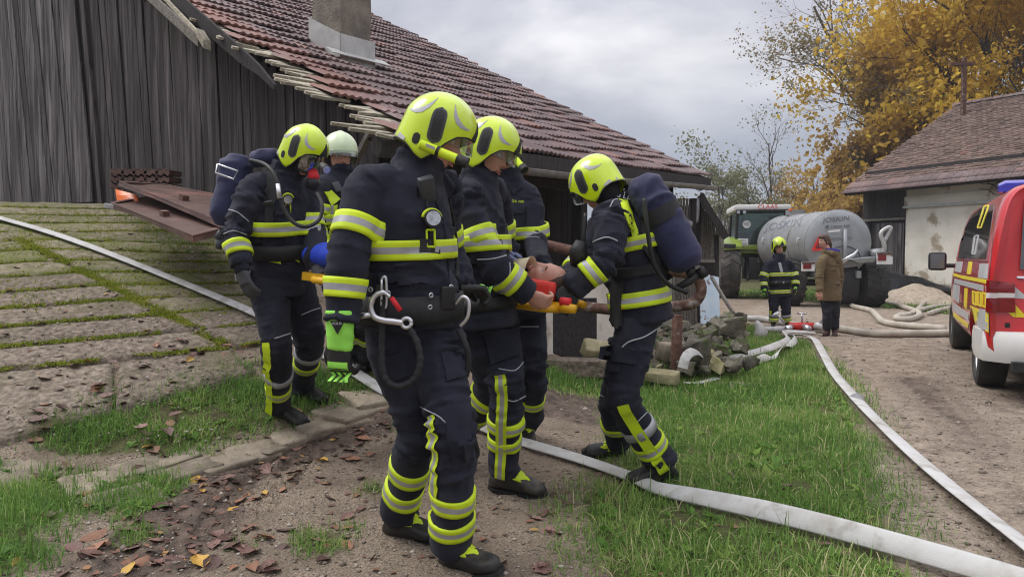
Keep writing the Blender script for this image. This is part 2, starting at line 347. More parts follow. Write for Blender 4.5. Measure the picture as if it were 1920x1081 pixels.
    m['decalw'] = mat('silver_decal', (0.50, 0.50, 0.50), (0.42, 0.42, 0.42), rough=0.35, ns=6)
    m['decaly'] = mat('yellow_decal', (0.74, 0.62, 0.03), rough=0.4)
    m['beacon'] = mat('blue_beacon_lens', (0.02, 0.02, 0.34), rough=0.12, coat=0.6)
    m['tyre'] = mat('dusty_tyre', (0.022, 0.022, 0.022), (0.05, 0.047, 0.043), rough=0.8, ns=5, nd=6, c3=(0.11, 0.095, 0.075), c3s=3, c3lo=0.55, c3hi=0.8)
    m['tyredust'] = mat('muddy_tyre', (0.04, 0.037, 0.034), (0.10, 0.09, 0.08), rough=0.9, ns=4, nd=6)
    m['tank'] = mat('galvanised_tank', (0.31, 0.32, 0.325), (0.235, 0.24, 0.245), rough=0.45, metal=0.45, ns=3.5, nd=7, c3=(0.24, 0.225, 0.20), c3s=1.6, c3lo=0.52, c3hi=0.75)
    m['tankend'] = mat('galvanised_end', (0.34, 0.36, 0.375), (0.27, 0.285, 0.295), rough=0.5, metal=0.3, ns=3, nd=7)
    m['darkprint'] = mat('dark_grey_print', (0.13, 0.14, 0.16), rough=0.6)
    m['limegreen'] = mat('lime_tractor_paint', (0.21, 0.29, 0.03), (0.15, 0.20, 0.04), rough=0.35, ns=4, coat=0.3)
    m['tractorwhite'] = mat('off_white_paint', (0.60, 0.60, 0.57), rough=0.4)
    m['cabglass'] = glass('cab_glass', (0.45, 0.62, 0.60), 0.5)
    m['redp'] = mat('red_sign', (0.62, 0.02, 0.02), (0.70, 0.05, 0.03), rough=0.4, ns=6)
    m['white'] = mat('white_plate', (0.70, 0.70, 0.68), rough=0.5)
    m['bark'] = mat('bark', (0.05, 0.042, 0.036), (0.10, 0.088, 0.075), rough=0.95, ns=9, stretch=(3, 3, 0.6), bump=0.6, bs=20)
    m['twig'] = mat('grey_twigs', (0.11, 0.095, 0.085), (0.17, 0.15, 0.135), rough=0.95, ns=6)
    m['grass'] = leafmat('grass_blades', [(0.0, (0.09, 0.19, 0.035)), (0.42, (0.185, 0.32, 0.065)), (0.74, (0.30, 0.41, 0.11)), (1.0, (0.55, 0.48, 0.28))])
    m['moss'] = leafmat('moss_tufts', [(0.0, (0.13, 0.17, 0.015)), (0.6, (0.25, 0.29, 0.025)), (1.0, (0.36, 0.36, 0.06))])
    m['weed'] = leafmat('broad_weeds', [(0.0, (0.07, 0.16, 0.03)), (0.6, (0.13, 0.26, 0.04)), (1.0, (0.24, 0.33, 0.07))])
    m['yleaf'] = leafmat('golden_leaves', [(0.0, (0.50, 0.32, 0.06)), (0.35, (0.70, 0.47, 0.07)), (0.72, (0.76, 0.58, 0.09)), (0.9, (0.54, 0.50, 0.10)), (1.0, (0.36, 0.40, 0.10))], 0.58)
    m['oleaf'] = leafmat('orange_brown_leaves', [(0.0, (0.36, 0.23, 0.09)), (0.4, (0.56, 0.38, 0.11)), (0.8, (0.66, 0.45, 0.10)), (1.0, (0.40, 0.38, 0.14))], 0.58)
    m['gleaf'] = leafmat('grey_green_leaves', [(0.0, (0.19, 0.20, 0.12)), (0.5, (0.30, 0.30, 0.18)), (1.0, (0.42, 0.38, 0.20))], 0.45)
    m['sleaf'] = leafmat('sparse_pale_leaves', [(0.0, (0.20, 0.17, 0.10)), (0.5, (0.33, 0.26, 0.12)), (1.0, (0.42, 0.31, 0.10))])
    m['dleaf1'] = mat('brown_dead_leaf', (0.115, 0.062, 0.05), (0.19, 0.105, 0.085), rough=0.55, ns=14, rand=0.45, objrand=True, bump=0.3, bs=50)
    m['dleaf2'] = mat('rust_dead_leaf', (0.20, 0.095, 0.055), (0.27, 0.135, 0.08), rough=0.6, ns=14, rand=0.3, objrand=True, bump=0.3, bs=50)
    m['dleaf3'] = mat('yellow_dead_leaf', (0.48, 0.30, 0.06), (0.40, 0.22, 0.04), rough=0.6, ns=14, rand=0.25, objrand=True, bump=0.3, bs=50)
    m['pebble'] = leafmat('pebbles', [(0.0, (0.10, 0.085, 0.065)), (0.6, (0.24, 0.20, 0.16)), (1.0, (0.42, 0.38, 0.33))], 0.0)
    m['tile'] = tilemat()
    m['tileb'] = leafmat('plain_brown_tiles', [(0.0, (0.10, 0.068, 0.058)), (0.5, (0.175, 0.12, 0.10)), (0.85, (0.23, 0.16, 0.135)), (1.0, (0.25, 0.11, 0.08))], 0.0)
    m['ground'] = groundmat()
    m['smoke'] = None
def glass(name, c, a, g0=0.04, g1=0.45):
    m = bpy.data.materials.new(name); m.use_nodes = True; nt = m.node_tree; N = nt.nodes.new; L = nt.links.new
    out = nt.nodes['Material Output']; nt.nodes.remove(nt.nodes['Principled BSDF'])
    t = N('ShaderNodeBsdfTransparent'); t.inputs[0].default_value = (*c, 1)
    g = N('ShaderNodeBsdfGlossy'); g.inputs['Roughness'].default_value = 0.06; g.inputs[0].default_value = (0.9, 0.9, 0.9, 1)
    lw = N('ShaderNodeLayerWeight'); lw.inputs[0].default_value = a
    mr = N('ShaderNodeMapRange'); mr.inputs[3].default_value = g0; mr.inputs[4].default_value = g1; L(lw.outputs['Fresnel'], mr.inputs[0])
    mx = N('ShaderNodeMixShader'); L(mr.outputs[0], mx.inputs[0]); L(t.outputs[0], mx.inputs[1]); L(g.outputs[0], mx.inputs[2]); L(mx.outputs[0], out.inputs[0])
    return m
def leafmat(name, ramp, tr=0.35):
    m = mat(name, (0.1, 0.1, 0.1), rough=0.7, rndc=ramp, spec=0.25)
    nt = m.node_tree; b = nt.nodes['Principled BSDF']
    if tr:
        N = nt.nodes.new; L = nt.links.new; out = nt.nodes['Material Output']
        t = N('ShaderNodeBsdfTranslucent'); src = b.inputs['Base Color'].links[0].from_socket; L(src, t.inputs[0])
        mx = N('ShaderNodeMixShader'); mx.inputs[0].default_value = tr; L(b.outputs[0], mx.inputs[1]); L(t.outputs[0], mx.inputs[2]); L(mx.outputs[0], out.inputs[0])
    return m
def tilemat():
    m = bpy.data.materials.new('clay_roof_tile'); m.use_nodes = True; nt = m.node_tree; N = nt.nodes.new; L = nt.links.new
    b = nt.nodes['Principled BSDF']; b.inputs['Roughness'].default_value = 0.62
    at = N('ShaderNodeAttribute'); at.attribute_name = 'rnd'; oi = N('ShaderNodeObjectInfo'); geo = N('ShaderNodeNewGeometry')
    ad = N('ShaderNodeMath'); ad.operation = 'ADD'; L(at.outputs['Fac'], ad.inputs[0]); L(oi.outputs['Random'], ad.inputs[1])
    fr = N('ShaderNodeMath'); fr.operation = 'FRACT'; L(ad.outputs[0], fr.inputs[0])
    rp = N('ShaderNodeValToRGB'); cr = rp.color_ramp
    for i, (pos, c) in enumerate([(0.0, (0.078, 0.046, 0.046)), (0.5, (0.108, 0.062, 0.060)), (0.86, (0.142, 0.080, 0.074)), (0.985, (0.17, 0.085, 0.07)), (1.0, (0.28, 0.11, 0.06))]):
        e = cr.elements[i] if i < 2 else cr.elements.new(pos)
        e.position = pos; e.color = (*c, 1)
    L(fr.outputs[0], rp.inputs[0])
    # lichen and grime, in world space so that it runs over many tiles
    n = N('ShaderNodeTexNoise'); n.inputs['Scale'].default_value = 22; n.inputs['Detail'].default_value = 6; L(geo.outputs['Position'], n.inputs['Vector'])
    n2 = N('ShaderNodeTexNoise'); n2.inputs['Scale'].default_value = 0.8; n2.inputs['Detail'].default_value = 5; L(geo.outputs['Position'], n2.inputs['Vector'])
    mu = N('ShaderNodeMath'); mu.operation = 'MULTIPLY'; L(n.outputs['Fac'], mu.inputs[0]); L(n2.outputs['Fac'], mu.inputs[1])
    mr = N('ShaderNodeMapRange'); mr.inputs[1].default_value = 0.24; mr.inputs[2].default_value = 0.46; mr.inputs[4].default_value = 0.6; L(mu.outputs[0], mr.inputs[0])
    mx = N('ShaderNodeMixRGB'); mx.inputs[2].default_value = (0.27, 0.225, 0.222, 1); L(mr.outputs[0], mx.inputs[0]); L(rp.outputs[0], mx.inputs[1])
    # newer, redder tiles run along the near verge
    dp = N('ShaderNodeVectorMath'); dp.operation = 'DOT_PRODUCT'; L(geo.outputs['Position'], dp.inputs[0]); dp.inputs[1].default_value = (0.571, 0.821, 0.0)
    ns = N('ShaderNodeMath'); ns.operation = 'MULTIPLY_ADD'; L(n2.outputs['Fac'], ns.inputs[0]); ns.inputs[1].default_value = 2.4; L(dp.outputs['Value'], ns.inputs[2])
    nr = N('ShaderNodeMapRange'); nr.inputs[1].default_value = 5.6; nr.inputs[2].default_value = 7.0; nr.inputs[3].default_value = 0.75; nr.inputs[4].default_value = 0.0; L(ns.outputs[0], nr.inputs[0])
    nm = N('ShaderNodeMixRGB'); nm.inputs[2].default_value = (0.27, 0.105, 0.062, 1); L(nr.outputs[0], nm.inputs[0]); L(mx.outputs[0], nm.inputs[1]); mx = nm
    L(mx.outputs[0], b.inputs['Base Color'])
    bp = N('ShaderNodeBump'); bp.inputs['Strength'].default_value = 0.4; bp.inputs['Distance'].default_value = 0.01; L(n.outputs['Fac'], bp.inputs['Height']); L(bp.outputs[0], b.inputs['Normal'])
    return m
def groundmat():
    m = bpy.data.materials.new('farmyard_ground'); m.use_nodes = True; nt = m.node_tree; N = nt.nodes.new; L = nt.links.new
    b = nt.nodes['Principled BSDF']; b.inputs['Roughness'].default_value = 0.92; b.inputs['Specular IOR Level'].default_value = 0.25
    geo = N('ShaderNodeNewGeometry'); pos = geo.outputs['Position']
    def noise(s, d=6, r=0.6):
        n = N('ShaderNodeTexNoise'); n.inputs['Scale'].default_value = s; n.inputs['Detail'].default_value = d; n.inputs['Roughness'].default_value = r; L(pos, n.inputs['Vector']); return n.outputs['Fac']
    def mr(src, a, bb, c=0.0, d=1.0):
        q = N('ShaderNodeMapRange'); q.inputs[1].default_value = a; q.inputs[2].default_value = bb; q.inputs[3].default_value = c; q.inputs[4].default_value = d; L(src, q.inputs[0]); return q.outputs[0]
    def mix(f, a, c):
        q = N('ShaderNodeMixRGB'); L(f, q.inputs[0])
        for k, s in ((1, a), (2, c)):
            if isinstance(s, tuple): q.inputs[k].default_value = (*s, 1)
            else: L(s, q.inputs[k])
        return q.outputs[0]
    def attr(n):
        a = N('ShaderNodeAttribute'); a.attribute_name = n; return a.outputs['Fac']
    def math2(op, a, c):
        q = N('ShaderNodeMath'); q.operation = op
        for k, s in ((0, a), (1, c)):
            if isinstance(s, float): q.inputs[k].default_value = s
            else: L(s, q.inputs[k])
        return q.outputs[0]
    gravel = mix(mr(noise(120, 5), 0.38, 0.66), (0.175, 0.132, 0.095), (0.47, 0.385, 0.295))
    gravel = mix(mr(noise(38, 6), 0.52, 0.66, 0, .7), gravel, (0.12, 0.09, 0.065))
    gravel = mix(mr(noise(2.2, 8), 0.42, 0.66, 0, .85), gravel, (0.165, 0.125, 0.092))
    vor = N('ShaderNodeTexVoronoi'); vor.inputs['Scale'].default_value = 70; L(pos, vor.inputs['Vector'])
    gravel = mix(mr(vor.outputs['Distance'], 0.16, 0.05, 0, 0.45), gravel, (0.42, 0.37, 0.31))
    dirt = mix(mr(noise(5, 9), 0.34, 0.68), (0.20, 0.155, 0.118), (0.43, 0.35, 0.275))
    dirt = mix(mr(noise(40, 6), 0.5, 0.68, 0, 0.6), dirt, (0.46, 0.385, 0.31)); dirt = mix(mr(noise(24, 6), 0.54, 0.68, 0, 0.7), dirt, (0.10, 0.074, 0.055))
    mud = mix(mr(noise(11, 9), 0.36, 0.66), (0.065, 0.046, 0.036), (0.185, 0.135, 0.105))
    soil = mix(mr(noise(14, 8), 0.35, 0.65), (0.075, 0.062, 0.035), (0.115, 0.125, 0.04))
    nb = math2('MULTIPLY', math2('SUBTRACT', noise(5, 6), 0.5), 0.9)
    def mask(n): return mr(math2('ADD', attr(n), nb), 0.36, 0.62)
    c = mix(mask('yard'), gravel, dirt)
    c = mix(mask('mud'), c, mud)
    c = mix(mask('grass'), c, soil)
    L(c, b.inputs['Base Color'])
    L(mr(mask('mud'), 0, 1, 0.93, 0.62), b.inputs['Roughness'])
    hgt_ = math2('ADD', math2('MULTIPLY', noise(55, 6), 0.6), noise(9, 8))
    bp = N('ShaderNodeBump'); bp.inputs['Strength'].default_value = 1.0; bp.inputs['Distance'].default_value = 0.05; L(hgt_, bp.inputs['Height']); L(bp.outputs[0], b.inputs['Normal'])
    return m
mk()
# ================================================================ GROUND
def poly(pts): return np.array([list(gp(*p).xy) for p in pts])
def inside(poly_, x, y):
    x = np.asarray(x); y = np.asarray(y); r = np.zeros(x.shape, bool); n = len(poly_)
    for i in range(n):
        x1, y1 = poly_[i]; x2, y2 = poly_[(i + 1) % n]
        c = ((y1 > y) != (y2 > y)) & (x < (x2 - x1) * (y - y1) / (y2 - y1 + 1e-12) + x1); r ^= c
    return r
G_WEDGE = poly([(1005, 668), (1130, 690), (1240, 690), (1360, 640), (1392, 606), (1440, 622), (1505, 640), (1560, 705), (1602, 775), (1622, 850), (1636, 930), (1668, 1000), (1690, 1080), (1800, 1290), (1170, 1290), (1150, 1080), (1105, 985), (1095, 940), (1165, 890), (1190, 810), (1160, 740), (1010, 722), (970, 690)])
G_STRIP = poly([(60, 800), (200, 745), (420, 695), (480, 690), (500, 740), (560, 690), (690, 685), (700, 735), (600, 770), (430, 815), (330, 850), (200, 850), (100, 850)])
G_CORNER = poly([(-60, 880), (40, 870), (130, 900), (240, 905), (330, 895), (330, 930), (230, 960), (120, 950), (60, 1010), (20, 1090), (-200, 1090)])
G_FAR = poly([(1330, 556), (1500, 563), (1580, 572), (1700, 580), (1800, 592), (1960, 610), (1960, 548), (1800, 545), (1600, 540), (1340, 545)])
G_TUFTS = [poly(p) for p in ([(540, 1010), (620, 985), (690, 985), (660, 1030), (560, 1045)], [(440, 1010), (480, 1000), (490, 1030), (450, 1040)], [(735, 800), (775, 790), (780, 815), (750, 825)], [(660, 915), (720, 905), (730, 925), (670, 935)], [(215, 910), (330, 895), (345, 915), (260, 980), (225, 975)], [(205, 975), (260, 960), (300, 1000), (230, 1030)])]
G_RAMP = [poly(p) for p in ([(290, 440), (400, 462), (412, 495), (330, 480), (260, 462)], [(120, 500), (250, 555), (330, 590), (410, 625), (390, 612), (300, 560), (200, 515)], [(560, 690), (690, 685), (690, 660), (600, 650)], [(200, 395), (330, 440), (400, 490), (300, 470)])]
MUD = poly([(250, 960), (430, 870), (560, 800), (760, 760), (780, 800), (600, 850), (480, 900), (430, 980), (360, 1080), (120, 1090), (160, 1040)])
MUD2 = poly([(1000, 715), (1150, 745), (1160, 800), (1100, 800), (990, 770)])
MUD3 = poly([(1620, 700), (1700, 780), (1960, 1000), (1960, 860), (1780, 700)])
YARD = poly([(1380, 600), (1440, 560), (1960, 600), (1960, 1300), (1700, 1300), (1640, 930), (1560, 700), (1500, 640)])
def soft(p, x, y, w=0.12):
    s = 0
    for dx, dy in ((0, 0), (w, 0), (-w, 0), (0, w), (0, -w), (w * .7, w * .7), (-w * .7, -w * .7), (w * .7, -w * .7), (-w * .7, w * .7)):
        s = s + inside(p, x + dx, y + dy)
    return s / 9.0
def build_ground():
    ang = np.concatenate([np.linspace(-180, -48, 24, endpoint=False), np.linspace(-48, 48, 430), np.linspace(48, 180, 25)[1:-1]]) * PI / 180
    rad = np.concatenate([[0.4, 1.0], np.geomspace(1.6, 30, 270), np.geomspace(31, 600, 40)])
    A, R_ = np.meshgrid(ang, rad); X = R_ * np.sin(A); Y = R_ * np.cos(A)
    Z = hbase(X, Y)
    near = np.clip(1 - (R_ - 14) / 10, 0, 1)
    mud = np.maximum(soft(MUD, X, Y), np.maximum(soft(MUD2, X, Y) * .9, soft(MUD3, X, Y, .3) * .55))
    gr = soft(G_WEDGE, X, Y)
    for g in (G_STRIP, G_CORNER, G_FAR): gr = np.maximum(gr, soft(g, X, Y))
    for g in G_TUFTS: gr = np.maximum(gr, 0.6 * soft(g, X, Y, .06))
    far = np.clip((R_ - 27) / 4, 0, 1); gr = np.maximum(gr, far)
    yard = soft(YARD, X, Y, 0.25)
    Z = Z + near * (0.035 * (fbm2(X, Y, 2.2) - 0.45) + 0.028 * (fbm2(X, Y, 13.0) - 0.45) + 0.11 * mud * (fbm2(X, Y, 8.0, 4) - 0.45))
    # tyre tread pressed into the mud
    tr0 = gp(400, 1000); tr1 = gp(560, 845); d = (tr1 - tr0).xy.normalized(); nx, ny = -d.y, d.x
    u = (X - tr0.x) * d.x + (Y - tr0.y) * d.y; w = (X - tr0.x) * nx + (Y - tr0.y) * ny
    tm = (np.abs(w) < 0.16) * sstep(-0.2, 0.1, u) * (1 - sstep(1.2, 1.5, u))
    Z = Z - tm * 0.03 * (0.6 + 0.4 * np.sign(np.sin(u * 2 * PI / 0.075 + np.abs(w) * 14)))
    # wheel ruts over the yard
    n, k = X.shape
    idx = np.arange(n * k).reshape(n, k); i2 = np.roll(idx, -1, axis=1)
    F = np.stack([idx[:-1], idx[1:], i2[1:], i2[:-1]], -1).reshape(-1, 4)
    me = bpy.data.meshes.new('ground'); Vv = np.stack([X, Y, Z], -1).reshape(-1, 3)
    me.vertices.add(len(Vv)); me.vertices.foreach_set('co', Vv.astype(np.float32).ravel())
    me.loops.add(F.size); me.loops.foreach_set('vertex_index', F.astype(np.int32).ravel())
    me.polygons.add(len(F)); me.polygons.foreach_set('loop_start', np.arange(0, F.size, 4, dtype=np.int32))
    for nm, a in (('grass', gr), ('mud', mud), ('yard', yard)):
        at = me.attributes.new(nm, 'FLOAT', 'POINT'); at.data.foreach_set('value', a.astype(np.float32).ravel())
    me.materials.append(M['ground']); me.update(calc_edges=True)
    bm = bmesh.new(); bm.from_mesh(me); bm.faces.ensure_lookup_table()
    bmesh.ops.recalc_face_normals(bm, faces=bm.faces)
    up = sum(1 for f in bm.faces[:200] if f.normal.z > 0)
    if up < 100: bmesh.ops.reverse_faces(bm, faces=bm.faces)
    bm.to_mesh(me); bm.free()
    me.polygons.foreach_set('use_smooth', np.ones(len(me.polygons), bool))
    o = link('ground', me); tag(o, kind='structure'); return o, BVHTree.FromPolygons([tuple(v) for v in Vv], [tuple(f) for f in F])
GROUND, GBVH = build_ground()
def gz(x, y):
    h = GBVH.ray_cast(V3((x, y, 6)), V3((0, 0, -1)))
    return h[0].z if h[0] is not None else hgt(x, y)
def on(px, py, dz=0.0):
    q = gp(px, py); return V3((q.x, q.y, gz(q.x, q.y) + dz))
# ---------------------------------------------------------------- ramp of ribbed concrete slabs
RAMP = empty('concrete_ramp', (-3.5, 6.5, 0.9), 'mossy ribbed concrete ramp rising to the barn door', 'ramp')
def slab(a, b, c, d, m, name='slab'):
    """quad in plan a->b front edge, d->c back edge, following the slope"""
    nu, nv = 26, 5; rings = []
    V = []; F = []
    for j in range(nv + 1):
        for i in range(nu + 1):
            s, t = i / nu, j / nv
            q = (a * (1 - s) + b * s) * (1 - t) + (d * (1 - s) + c * s) * t
            V.append((q[0], q[1]))
    V = np.array(V); e = np.zeros(len(V))
    jx = (fbm2(V[:, 0], V[:, 1], 7.0) - .45) * 0.05
    V = V + np.stack([jx, -jx], 1) * 0.6
    z = hbase(V[:, 0], V[:, 1]) + 0.045 + 0.03 * (fbm2(V[:, 0], V[:, 1], 3.5) - .45) + 0.012 * (fbm2(V[:, 0], V[:, 1], 18.0) - .45)
    ii = np.arange(len(V)).reshape(nv + 1, nu + 1)
    edge = np.zeros((nv + 1, nu + 1), bool); edge[0] = edge[-1] = True; edge[:, 0] = edge[:, -1] = True
    z[edge.ravel()] -= 0.012
    top = np.stack([V[:, 0], V[:, 1], z], 1)
    F = [(ii[j, i], ii[j, i + 1], ii[j + 1, i + 1], ii[j + 1, i]) for j in range(nv) for i in range(nu)]
    loop = list(ii[0]) + list(ii[1:, -1]) + list(ii[-1, ::-1][1:]) + list(ii[::-1, 0][1:-1])
    b0 = len(top); low = top[loop].copy(); low[:, 2] -= 0.12
    n = len(loop)
    F += [(loop[k], b0 + k, b0 + (k + 1) % n, loop[(k + 1) % n]) for k in range(n)]
    return mesh_obj(name, np.vstack([top, low]), [tuple(int(q) for q in f) for f in F], m, RAMP, True)
A2 = np.array
def rampA(k): d = 5.03 + 0.315 * k; return A2([-0.80 * d, d - .05])
def rampB(k): return A2([-2.27 - 0.393 * k, 5.76 + 0.262 * k])
def rampC(k): return A2([-1.62 - 0.2 * k, 6.2 + 0.25 * k])
MOSSLINES = []
def build_ramp():
    gap = A2([-0.012, 0.022])
    for k in range(0, 8):
        a, b, c, d = rampA(k) + gap, rampB(k) + gap, rampB(k + 1) - gap, rampA(k + 1) - gap
        slab(a, b, c, d, M['concrete'] if k < 5 else M['mossconcrete'])
        MOSSLINES.append((rampA(k), rampB(k), 0.034 if k < 4 else .018))
    f0 = A2([-4.2, 4.0]); f1 = A2([-3.0, 4.08]); f2 = A2([-1.95, 4.75])
    g0, g1, g2_ = [A2(list(gp(*q).xy)) for q in ((-150, 880), (215, 775), (470, 706))]
    slab(g0, g1 - A2([.02, 0]), A2([-3.0, 5.38]) - gap, rampA(0) - gap, M['concrete'])
    slab(g1 + A2([.01, 0]), g2_, rampB(0) - gap, A2([-2.96, 5.40]) - gap, M['concrete'])
    g2 = A2([0.05, 0.03])
    for k in range(0, 9):
        a, b, c, d = rampB(k) + g2 + gap * .4, rampC(k) + gap * .4, rampC(k + 1) - gap * .4, rampB(k + 1) + g2 - gap * .4
        slab(a, b, c, d, M['concrete'] if k < 2 else M['mossconcrete'])
        MOSSLINES.append((rampB(k), rampC(k), 0.02))
    MOSSLINES.append((rampB(0), rampB(8), 0.07))
    for k in range(8, 13):   # upper field
        a, b, c, d = rampA(k) + gap * .5, rampC(k + 1) + gap * .5, rampC(k + 2) - gap * .5, rampA(k + 1) - gap * .5
        slab(a, b, c, d, M['mossconcrete']); MOSSLINES.append((rampA(k), rampC(k + 1), 0.015))
build_ramp()
# front edge stones of the ramp, each its own piece
def stone_mesh(sx, sy, sz, rough=0.18, n=7, cut=False):
    b = MB(); b.ball((0, 0, 0), (sx / 2, sy / 2, sz / 2), n)
    v = np.array(b.v); u = v / np.array([sx / 2, sy / 2, sz / 2])
    if cut:   # squarer, broken block
        u = np.sign(u) * np.abs(u) ** 0.24; u[:, 2] *= 1 + .25 * (u[:, 0] * RNG.uniform(-1, 1) + u[:, 1] * RNG.uniform(-1, 1))
    o = RNG.uniform(0, 50, 3)
    nn = vnoise(u * 1.7 + o) - .5; n2 = vnoise(u * 4.1 + o) - .5
    u = u * (1 + (rough * 2 * nn + rough * n2))[:, None]
    return u * np.array([sx / 2, sy / 2, sz / 2]), b.f
def edge_stones():
    pts = [(15, 885), (345, 885), (420, 868), (475, 848), (520, 832), (570, 806), (625, 790), (665, 765), (700, 745), (330, 862), (255, 880), (180, 905), (235, 935)]
    szs = [(.35, .5), (.36, .26), (.34, .24), (.30, .24), (.30, .22), (.42, .26), (.46, .3), (.5, .34), (.4, .3), (.26, .18), (.3, .22), (.32, .26), (.34, .3)]
    e = (gp(640, 780) - gp(400, 880)).xy.normalized(); R = basis(x=(e.x, e.y, 0.1), z=(0.05, -0.1, 1))
    for (px, py), (a, b) in zip(pts, szs):
        v, f = stone_mesh(a * 1.05, b * 1.0, .12, 0.13, 9, True); c = on(px, py, -0.042)
        Rz = Matrix.Rotation(random.uniform(-.25, .25), 3, 'Z')
        mesh_obj('edge_stone', [tuple(c + R @ Rz @ V3(q)) for q in v], f, M['edgestone'], RAMP, math.radians(50))
edge_stones()
# ---------------------------------------------------------------- grass, moss, pebbles
def blades(pts, L0, L1, w, lean=0.5, seg=3, seed=1, rb=None):
    r = np.random.default_rng(seed); n = len(pts)
    ln = r.uniform(L0, L1, n); a = r.uniform(0, 2 * PI, n); le = np.abs(r.normal(.75, lean, n)).clip(0, 1.57)
    d = np.stack([np.cos(a), np.sin(a)], 1); pr = np.stack([-np.sin(a), np.cos(a)], 1)
    V = np.zeros((n, 2 * seg + 1, 3)); 
    for k in range(seg + 1):
        t = k / seg; h = ln * t * np.cos(le * (.35 + .65 * t)); o = ln * t * np.sin(le * (.35 + .65 * t)) 
        c = pts + np.stack([d[:, 0] * o, d[:, 1] * o, h], 1)
        ww = w * (1 - t * 0.8) * r.uniform(.7, 1.3, n) if k < seg else None
        if k < seg:
            V[:, 2 * k] = c + np.stack([pr[:, 0] * ww, pr[:, 1] * ww, 0 * ww], 1); V[:, 2 * k + 1] = c - np.stack([pr[:, 0] * ww, pr[:, 1] * ww, 0 * ww], 1)
        else: V[:, 2 * seg] = c
    tri = []
    for k in range(seg - 1): tri += [(2 * k, 2 * k + 1, 2 * k + 3), (2 * k, 2 * k + 3, 2 * k + 2)]
    tri.append((2 * seg - 2, 2 * seg - 1, 2 * seg))
    tri = np.array(tri); F = (np.arange(n)[:, None, None] * (2 * seg + 1) + tri[None]).reshape(-1, 3)
    rnd = np.repeat(np.clip((rb if rb is not None else r.uniform(0, 1, n)), 0, 1), 2 * seg + 1)
    return V.reshape(-1, 3), F, rnd
def join3(parts):
    Vs, Fs, Rs = [], [], []; b = 0
    for V, F, R_ in parts:
        Vs.append(V); Fs.append(F + b); Rs.append(R_); b += len(V)
    return np.vstack(Vs), np.vstack(Fs), np.concatenate(Rs)
def scatter(poly_, dens, seed, clump=0.0, fade=0.0):
    r = np.random.default_rng(seed); lo, hi = poly_.min(0), poly_.max(0); n = int(dens * np.prod(hi - lo))
    x = r.uniform(lo[0], hi[0], n); y = r.uniform(lo[1], hi[1], n)
    k = inside(poly_, x + (r.random(n) - .5) * fade, y + (r.random(n) - .5) * fade)
    if clump: k &= (fbm2(x, y, 5.0) + r.uniform(-.12, .12, n)) > clump
    for hp in HOSE_CLEAR:
        for a, b in zip(hp[:-1], hp[1:]):
            d = b - a; L2 = (d ** 2).sum() + 1e-9; t = np.clip(((x - a[0]) * d[0] + (y - a[1]) * d[1]) / L2, 0, 1); k &= np.hypot(x - a[0] - t * d[0], y - a[1] - t * d[1]) > .062 + .02 * r.random(n)
    x, y = x[k], y[k]
    z = np.array([gz(a, b) for a, b in zip(x, y)]) if len(x) < 260000 else hbase(x, y)
    return np.stack([x, y, z - 0.005], 1)
def patchy(p, base=0.35, amp=1.3):
    return np.clip(base + amp * (fbm2(p[:, 0], p[:, 1], 1.9) - .45) + .8 * (fbm2(p[:, 0], p[:, 1], 9.0) - .45) + RNG.normal(0, .24, len(p)), 0, 1)
H1 = [(-60, 402), (0, 421), (90, 448), (200, 487), (330, 540), (465, 598), (560, 645), (650, 697), (745, 755), (880, 800), (975, 836), (1080, 868), (1185, 905), (1240, 932), (1330, 956), (1500, 1000), (1680, 1050), (1850, 1100), (2000, 1150)]
H2 = [(1478, 634), (1505, 634), (1527, 641), (1545, 672), (1565, 708), (1606, 757), (1640, 795), (1700, 853), (1800, 942), (1930, 1048), (2030, 1130)]
H3 = [(1530, 628), (1500, 627), (1472, 629), (1478, 645), (1450, 659), (1415, 669), (1380, 677), (1350, 681)]
HOSE_CLEAR = [np.array([list(gp(*q).xy) for q in h]) for h in (H1, H2, H3)]
